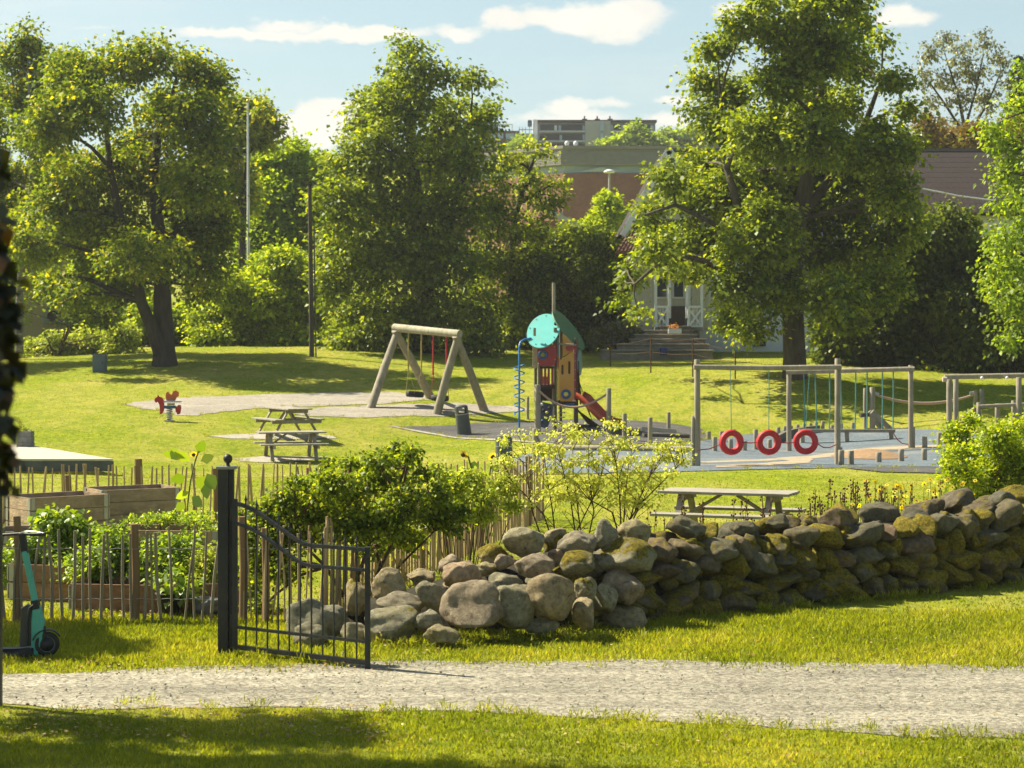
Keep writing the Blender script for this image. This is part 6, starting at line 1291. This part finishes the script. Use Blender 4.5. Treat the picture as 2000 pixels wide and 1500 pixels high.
plant('bean_plant','tallest bright green plant with drooping leaves in front of the left tall box',130,25.2,[(112,1010,36,16),(140,1040,50,28),(110,1075,44,30),(150,1095,54,30),(85,1050,22,28),(175,1070,34,34)],LM_GARD,620,9,.075,.13,71,tone=(.6,.2),stems=14,droop=.7)
plant('garden_plant','lush yellow green bed of leaves in the middle of the garden behind the fence',200,23.7,[(190,1095,50,40),(230,1100,50,50),(165,1130,44,26),(215,1140,46,22),(220,1060,36,34),(255,1120,30,34),(130,1120,40,26)],LM_GARD,820,10,.05,.10,72,tone=(.6,.22),stems=10)
plant('garden_plant','pale yellow leaves climbing beside the gate post',400,23.4,[(410,1120,26,34),(380,1120,28,28),(425,1095,14,28),(400,1085,26,18)],LM_YELL,340,9,.045,.09,73,tone=(.4,.2),stems=6)
plant('garden_plant','green bed between the fence and gate post, right of the middle post',340,23.6,[(300,1095,40,40),(340,1095,40,48),(365,1135,28,30),(315,1135,36,26),(280,1110,26,34),(340,1060,50,16)],LM_GARD,720,10,.05,.10,74,tone=(.55,.22),stems=10)
plant('herb_plant','low feathery herbs with white flower heads in the pale rimmed box',340,27.0,[(300,1012,30,12),(340,1012,44,14),(395,1012,34,18),(260,1016,30,8),(400,1040,30,16)],LM_GARD,240,9,.04,.09,75,tone=(.7,.25),stems=14,droop=-.8)
plant('garden_plant','leafy green plant behind the scooter stem',60,24.4,[(60,1065,28,30),(75,1105,28,26),(15,1095,30,24),(40,1130,24,12)],LM_GARD,260,9,.055,.11,76,tone=(.5,.22),stems=6)
plant('seedling_bed','green seedlings in the grass under the planting boxes',300,22.6,[(330,1205,110,10),(180,1200,60,8)],LM_GARD,110,8,.04,.09,77,tone=(.4,.2),stems=4,droop=-.8)
def pot():
    b=GP(330,22.45); t=thing('plant_pot',b,'black plastic pot with a leafy young squash plant behind the fence','pot'); put('pot',MB().lathe(b,[(0,0),(.10,0),(.14,.22),(.155,.23),(.155,.25),(.13,.25),(.12,.2),(0,.2)],20),BLK,t)
    foliage('leaves',t,[(b.x,b.y,b.z+.42,.24,.2,.18),(b.x+.15,b.y,b.z+.3,.15,.15,.1)],34,7,.085,.13,LM_GARD,seed=9,tone=(.6,.2))
pot()
def bag():
    b=GP(405,22.5); o=boulder('soil_sack',b+Vector((0,0,.10)),(.26,.18,.12),77); o.data.materials[0]=mat('sack_grey',(.13,.13,.125),(.08,.08,.08),3,.5,.3,9); tag(o,'dark crumpled sack lying by the gate post behind the fence','sack')
bag()
SUNP=leaf_mat('sunflower_petal',(.5,.28,.01),(.75,.48,.02),(.85,.62,.05),.4)
def sunflower(lab,px,d,base_d,pts,heads,leaves,seed):
    b=GP(px,d); t=thing('sunflower',b,lab,'sunflower'); P=[b]+[W(x,y,d) for x,y in pts]; put('stem',MB().tube(P,[.014]+[.011]*(len(P)-1),7),mat('green_stem_%d'%seed,(.16,.2,.03)),t)
    r=random.Random(seed); Vv=[];T=[]
    for (x,y,L,ang) in leaves:
        p=W(x,y,d); dr=Vector((math.cos(R(ang)),r.uniform(-.4,.4),math.sin(R(ang)))).normalized(); sd=dr.cross(Vector((0,1,.3))).normalized(); sd=(sd+Vector((0,r.uniform(-.7,.7),0))).normalized()
        Vv+= [p,p+dr*L*.35+sd*L*.38,p+dr*L*.75+sd*L*.25,p+dr*L,p+dr*L*.75-sd*L*.25,p+dr*L*.35-sd*L*.38]; T+=[r.uniform(.3,1)]*6
    V=np.array([tuple(v-b) for v in Vv]); i=np.arange(len(leaves))[:,None]*6; me=np_mesh('leaves',V,i+np.arange(6),T,mats=[LM_GARD]); o=bpy.data.objects.new('leaves',me); COL.objects.link(o); o.parent=t
    for (x,y,rr,fx) in heads:
        c=W(x,y,d); n=Vector((fx,-.5,-.45)).normalized(); q=n.to_track_quat('Z','Y').to_matrix(); h=put('flower_head',MB().lathe(c,[(0,.02),(rr*.45,.02),(rr*.55,0),(rr*.4,-.03),(0,-.05)],16,q),mat('seed_head_%d_%d'%(seed,x),(.09,.05,.015)),t)
        Vp=[]
        for k in range(20):
            a=2*math.pi*k/20; e=q@Vector((math.cos(a),math.sin(a),0)); s2=q@Vector((-math.sin(a),math.cos(a),0)); dn=n*-.15*rr; Vp+= [c+e*rr*.45,c+e*rr*.8+s2*rr*.14,c+e*rr*1.15+dn*2,c+e*rr*.8-s2*rr*.14]
        org=wloc(h); me=np_mesh('petals',np.array([tuple(v-org) for v in Vp]),np.arange(20)[:,None]*4+np.arange(4),[.6]*80,mats=[SUNP]); o=bpy.data.objects.new('petals',me); COL.objects.link(o); o.parent=h
sunflower('tall young sunflower stalk with big pale leaves left of the gate post',366,28.5,0,[(368,1040),(366,990),(372,940),(380,905),(388,880)],[(378,888,.05,.2)],[(386,885,.22,60),(372,900,.26,150),(345,890,.2,170),(362,930,.24,200),(380,935,.26,-30),(404,925,.26,-60),(400,945,.22,-80),(368,960,.2,210),(375,970,.22,-40),(360,980,.18,230),(372,995,.2,-60),(350,900,.22,120),(392,900,.2,20),(365,1010,.16,200),(380,1015,.16,-20)],201)
sunflower('sunflower with drooping brown head left of the upright bin',925,25.5,0,[(925,1030),(926,960),(922,920),(915,893),(905,884)],[(905,888,.058,-.5)],[(926,960,.14,160),(925,935,.12,20),(918,905,.12,-20),(928,980,.14,-30)],202)
sunflower('yellow sunflower touching the left side of the upright bin',955,26,0,[(950,1030),(952,960),(960,900)],[(962,892,.055,.4)],[(955,930,.12,150),(958,915,.12,10),(952,960,.14,200)],203)
# shrubs by the wall
d=22.7; b=GP(690,d)
tree('rose_bush','dense dark green rose bush behind the open gate','bush',b,[([b,b+Vector((.05,0,.4)),b+Vector((.2,0,.8))],[.03,.025,.015]),([b+Vector((.1,0,0)),b+Vector((.3,0,.5)),b+Vector((.5,0,.9))],[.03,.02,.012]),([b,b+Vector((-.3,0,.5)),b+Vector((-.6,0,.8))],[.025,.02,.012]),([b+Vector((.15,.1,0)),b+Vector((.4,.1,.4)),b+Vector((.9,.1,.9))],[.02,.015,.01])],
 BL(d,[(520,1000,36,26),(560,975,40,30),(500,1040,34,34),(550,1030,50,36),(600,960,44,34),(650,940,50,34),(620,1000,60,44),(690,960,56,40),(740,930,44,40),(770,900,44,26),(740,895,40,20),(800,890,20,16),(700,1020,64,44),(770,1000,60,44),(800,960,40,34),(840,1000,50,36),(860,960,34,30),(880,1030,34,26),(780,1050,60,30),(720,1070,46,22),(510,1090,30,34),(540,1070,34,34),(500,1140,22,30),(600,1050,50,34),(520,1180,20,26),(500,1110,34,36),(560,1100,36,40),(490,1060,26,30),(640,905,22,14),(680,905,30,18),(830,925,26,20),(770,872,18,12),(805,878,14,12),(580,935,22,16),(890,950,26,20),(900,1000,24,24),(470,1010,16,20)],.42,81,kd=.8),
 LM_ROSE,TWIG,2250,10,.048,.085,seed=82,twigs=300,limb_r=.03,crown='foliage',tone=(.34,.25),tips=.5,shell=.55)
plant('yellow_shrub','yellow green garden shrub right of the rose bush, in front of the sunflowers',900,24.5,[(870,935,34,22),(900,955,40,26),(940,965,40,26),(920,930,30,20),(860,975,30,24),(980,950,34,24),(950,1000,36,20),(850,910,16,14),(1000,985,28,20)],LM_YELL,560,9,.045,.09,83,cat='bush',tone=(.4,.25),stems=22,shell=.6)
def spindly():
    d=24.5; b=GP(1130,d); t=thing('spindly_shrub',b,'open yellow leaved shrub of thin bare stems behind the boulder heap','bush'); r=random.Random(44); ends=[]; mb=MB()
    ST=[[(1090,1050),(1062,1005),(1020,960),(985,925)],[(1090,1050),(1078,990),(1068,930),(1060,870)],[(1130,1045),(1115,980),(1100,920),(1085,860)],[(1140,1045),(1128,990),(1120,930),(1118,850)],[(1215,1022),(1195,1000),(1150,975),(1118,940),(1085,915)],
        [(1215,1022),(1210,970),(1204,910),(1195,850)],[(1215,1022),(1222,960),(1228,905),(1236,870)],[(1215,1022),(1250,985),(1290,945),(1320,915),(1340,895)],[(1215,1022),(1238,990),(1262,950),(1275,905)],[(1100,1050),(1140,1010),(1170,950),(1180,890)],[(1190,1040),(1240,1000),(1262,940),(1300,890)],[(1075,1060),(1040,1000),(1030,930),(1025,870)],[(1140,1050),(1160,1000),(1150,930),(1150,850)]]
    for i,S in enumerate(ST):
        dy=r.uniform(-.4,.4); P=[W(x,y,d+dy*(k/len(S))) for k,(x,y) in enumerate(S)]; P[0].z-=.25; mb.tube(P,[.012-.0085*k/(len(P)-1) for k in range(len(P))],6)
        for k in range(1,len(P)):
            for _ in range(5):
                p=P[k-1].lerp(P[k],r.random()); e=p+Vector((r.uniform(-.28,.28),r.uniform(-.2,.2),r.uniform(.05,.3))); mb.tube([p,p.lerp(e,.5)+Vector((0,0,.02)),e],[.005,.004,.002],4); ends.append(e)
        ends.append(P[-1])
    put('stems',mb,TWIG,t); bl=[(e.x,e.y,e.z,.09,.09,.06) for e in ends if e.z>W(0,985,d).z]
    bl+=[(W(x,y,d).x,d,W(x,y,d).z,.12,.15,.07) for x,y in ((1000,900),(1040,880),(1090,880),(1130,860),(1180,880),(1215,865),(1240,890),(1110,905),(1060,920),(1160,905),(1320,890),(1345,880),(1290,880),(1010,940),(980,900),(1200,900))]
    foliage('leaves',t,bl,900,7,.038,.06,LM_YELL,seed=45,tone=(.85,.2),shell=.8)
spindly()
d=30.5; b=GP(1935,d)
tree('round_bush','round sunlit yellow green bush growing behind the right end of the stone wall','bush',b,[([b,b+Vector((0,0,.5))],[.04,.03]),([b+Vector((.1,0,0)),b+Vector((.4,0,.5))],[.03,.02]),([b,b+Vector((-.4,0,.5))],[.03,.02])],
 BL(d,[(1905,825,22,22),(1880,850,34,28),(1930,850,40,34),(1855,880,24,22),(1900,890,50,36),(1960,880,50,40),(1870,925,44,30),(1930,930,60,40),(1990,920,40,44),(2020,870,50,60),(1900,965,46,20),(2010,960,40,30),(1985,845,30,30),(1845,900,16,14),(2080,900,60,70)],.5,84,kd=.9),
 LM_BRIGHT,TWIG,2300,9,.055,.12,seed=85,twigs=160,limb_r=.03,crown='foliage',tone=(.5,.25),tips=.45,shell=.55,droop=-.3)
# flowers and dry seed heads behind the wall
def wildflowers():
    r=random.Random(9); YP=leaf_mat('yellow_petal',(.6,.45,.01),(.85,.68,.02),(.9,.8,.06),.4); BRN=mat('dry_brown',(.13,.06,.03),(.07,.035,.02),20,.9)
    specs=[]
    for k in range(46):
        px=r.choice([r.uniform(1660,1920),r.uniform(1740,1880)]); specs.append((px,r.uniform(935,1010),r.uniform(26.8,28.6),'y'))
    for (px,py) in ((1805,946),(1813,958),(1840,950),(1860,952),(1878,946),(1665,985),(1697,972),(1710,970),(1795,985),(1770,990),(1850,985),(1900,965),(1960,962),(1978,955)): specs.append((px,py,27.2,'y'))
    for k in range(60): specs.append((r.gauss(1700,90),r.uniform(935,1000),r.uniform(26.6,28.4),'b'))
    for k in range(26): specs.append((r.uniform(1260,1620),r.uniform(965,1020),r.uniform(25.0,26.5),'b'))
    for (px,py,d,kind) in specs:
        c=W(px,py,d); b=Vector((c.x+r.uniform(-.08,.08),d,g1(c.x,d))); t=thing('wildflower' if kind=='y' else 'dry_seed_stalk',b,'yellow daisy like flower among those behind the mossy stone wall' if kind=='y' else 'dry brown seed stalk among those rising behind the stone wall','flower' if kind=='y' else 'seed stalk','yellow flowers behind the wall' if kind=='y' else 'dry stalks behind the wall')
        put('stem',MB().tube([b,b.lerp(c,.6)+Vector((r.uniform(-.03,.03),0,0)),c],[.005,.004,.003],4),TWIG if kind=='b' else STEMG,t)
        if kind=='y':
            V=[];n=r.choice([7,8]); q=Matrix.Rotation(r.uniform(-.6,.6),3,'Z')@Matrix.Rotation(R(r.uniform(20,110)),3,'X'); rr_=r.uniform(.030,.046)
            for k in range(n):
                a=2*math.pi*k/n; e=q@Vector((math.cos(a),math.sin(a),.1)); s2=q@Vector((-math.sin(a),math.cos(a),0)); V+=[c-b,c-b+e*rr_*.6+s2*rr_*.3,c-b+e*rr_*1.1,c-b+e*rr_*.6-s2*rr_*.3]
            me=np_mesh('petals',np.array([tuple(v) for v in V]),np.arange(n)[:,None]*4+np.arange(4),[r.random()]*(4*n),mats=[YP]); o=bpy.data.objects.new('petals',me); COL.objects.link(o); o.parent=t
            put('flower_centre',MB().lathe(c,[(0,.012),(.01,.008),(.012,0),(0,-.008)],8),mat_once('flower_centre',(.4,.22,.02)),t)
        else:
            mb=MB(); mb.tube([c-Vector((0,0,.26)),c+Vector((0,0,.01))],.003,4)
            for k in range(r.randint(5,9)):
                z=-.26*r.random(); p=c+Vector((r.uniform(-.035,.035),r.uniform(-.03,.03),z)); mb.lathe(p,[(0,.018),(.012,.008),(.012,-.006),(0,-.014)],6); mb.tube([p,Vector((c.x,c.y,p.z-.03))],.002,3)
            put('seed_heads',mb,BRN,t)
def mat_once(n,c): return bpy.data.materials.get(n) or mat(n,c)
STEMG=mat('green_stem',(.12,.16,.03))
wildflowers()
def low_foliage():
    me,_=foliage_mesh('undergrowth',[(W(px,0,27.3).x,27.3,.22,.5,.5,.2) for px in range(1500,2100,60)],420,8,.06,.12,LM_GARD,seed=91,tone=(.4,.25),droop=-.6); o=bpy.data.objects.new('undergrowth',me); COL.objects.link(o); tag(o,'green leaves and weeds growing behind the right part of the wall','undergrowth',kind='stuff')
    me,_=foliage_mesh('dry_weeds',[(W(px,0,22.3).x,22.3+((px-720)%50)*.01,.3,.28,.3,.28) for px in range(720,900,40)],150,9,.09,.12,leaf_mat('straw_leaf',(.16,.13,.05),(.30,.24,.10),(.42,.36,.18),.3),seed=92,tone=(.5,.25),droop=-1.2,wid=.06); o=bpy.data.objects.new('dry_weeds',me); COL.objects.link(o); tag(o,'dry straw coloured weeds under the rose bush behind the boulders','weeds',kind='stuff')
    # tussocks at the foot of the wall and heap
    B=[]; r=random.Random(6)
    for k in range(40):
        px=r.uniform(740,1260); g=G(px,1262-(px-740)*.035+r.uniform(-3,8)); B.append((g.x,g.y,.03,.10,.08,.03))
    for k in range(46):
        f=r.random(); x=.62+8.3*f; y=21.5+5.6*f-.28; B.append((x,y,g1(x,y)+.03,.12,.08,.03))
    for P in PAVED:
        Q=np.array(P); 
        for k in range(0,len(Q),2):
            y=Q[k,1]; x=Q[k,0]
            if y<13 or abs(x)>y*.27 or r.random()<.25: continue
            B.append((x+r.uniform(-.1,.1),y+r.uniform(-.08,.08),g1(x,y)+.02,.10,.10,.02))
    for k in range(16):
        px=r.uniform(440,730); g=G(px,1284+r.uniform(-8,10)); B.append((g.x,g.y,.03,.10,.08,.03))
    me,_=foliage_mesh('tall_grass_tufts',B,2600,7,.085,.05,BLM,seed=93,tone=(.45,.22),droop=-1.6,wid=.045); o=bpy.data.objects.new('tall_grass_tufts',me); COL.objects.link(o); tag(o,'uncut grass tufts along the foot of the boulders and wall','grass',kind='stuff')
low_foliage()
def litter():
    r=np.random.default_rng(77); V=[];T=[]
    def sc(n,x0,x1,py0,py1,s0,s1):
        for _ in range(n):
            px=r.uniform(x0,x1); py=r.uniform(py0,py1); d=CZ*F/(py-HY); x=(px-1000)*d/F; z=g1(x,d)+.035+r.uniform(0,.02); L=r.uniform(s0,s1); a=r.uniform(0,6.28); tl=r.uniform(-.5,.5); dr=np.array([math.cos(a),math.sin(a),tl*.5])*L; sd=np.array([-math.sin(a),math.cos(a),r.uniform(-.6,.6)])*L*.4; p=np.array([x,d,z])
            V.extend([p,p+dr*.5+sd,p+dr,p+dr*.5-sd]); T.extend([r.random()]*4)
    sc(900,0,760,1384,1450,.015,.04); sc(300,60,760,1290,1325,.015,.04); sc(160,700,2000,1250,1295,.02,.04); sc(200,600,2000,1400,1500,.02,.04); sc(60,0,2000,1300,1440,.02,.04); sc(120,140,300,1195,1212,.03,.05)
    me=np_mesh('fallen_leaves',np.array(V),np.arange(len(V)//4)[:,None]*4+np.arange(4),T,mats=[leaf_mat('fallen_leaf',(.10,.05,.02),(.30,.18,.06),(.50,.38,.18),.2)]); o=bpy.data.objects.new('fallen_leaves',me); COL.objects.link(o); tag(o,'brown and straw coloured fallen leaves along the gravel path','leaves',kind='stuff')
    mb=MB(); rr=random.Random(8); V=[];Fs=[]
    for _ in range(700):
        px=rr.uniform(0,2000); py=rr.uniform(float(path_top(px))+3,float(path_bot(px))-3); d=CZ*F/(py-HY); x=(px-1000)*d/F; s=rr.choice([.005,.006,.007,.009,.014]); c=Vector((x,d,g1(x,d)+.02+s*.3)); o_=len(V)
        for (a,b_,c_) in ((1,0,0),(-1,0,0),(0,1,0),(0,-1,0),(0,0,.7),(0,0,-.7)): V.append(c+Vector((a,b_,c_))*s*rr.uniform(.7,1.3))
        Fs+=[(o_+i,o_+j,o_+k) for i,j,k in ((0,2,4),(2,1,4),(1,3,4),(3,0,4),(2,0,5),(1,2,5),(3,1,5),(0,3,5))]
    mb.add(V,Fs); o=put('gravel_stones',mb,mat('loose_stone',(.30,.28,.23),(.12,.11,.09),14,.9),loc=(0,0,0)); tag(o,'loose small stones lying on the gravel path','gravel',kind='stuff')
litter()

def haze():
    m,nt,N,L,o=new_mat('haze_air'); v=N.new('ShaderNodeVolumePrincipled'); v.inputs['Color'].default_value=(.93,.95,.98,1); v.inputs['Density'].default_value=HAZE_D; v.inputs['Anisotropy'].default_value=.35; L.new(v.outputs[0],o.inputs['Volume'])
    mb=MB(); mb.box((0,390,24),(1800,960,58)); ob=put('haze',mb,m,loc=(0,0,0)); tag(ob,'thin warm haze in the air between here and the hill','haze',kind='stuff')
HAZE_D=.00026
haze()
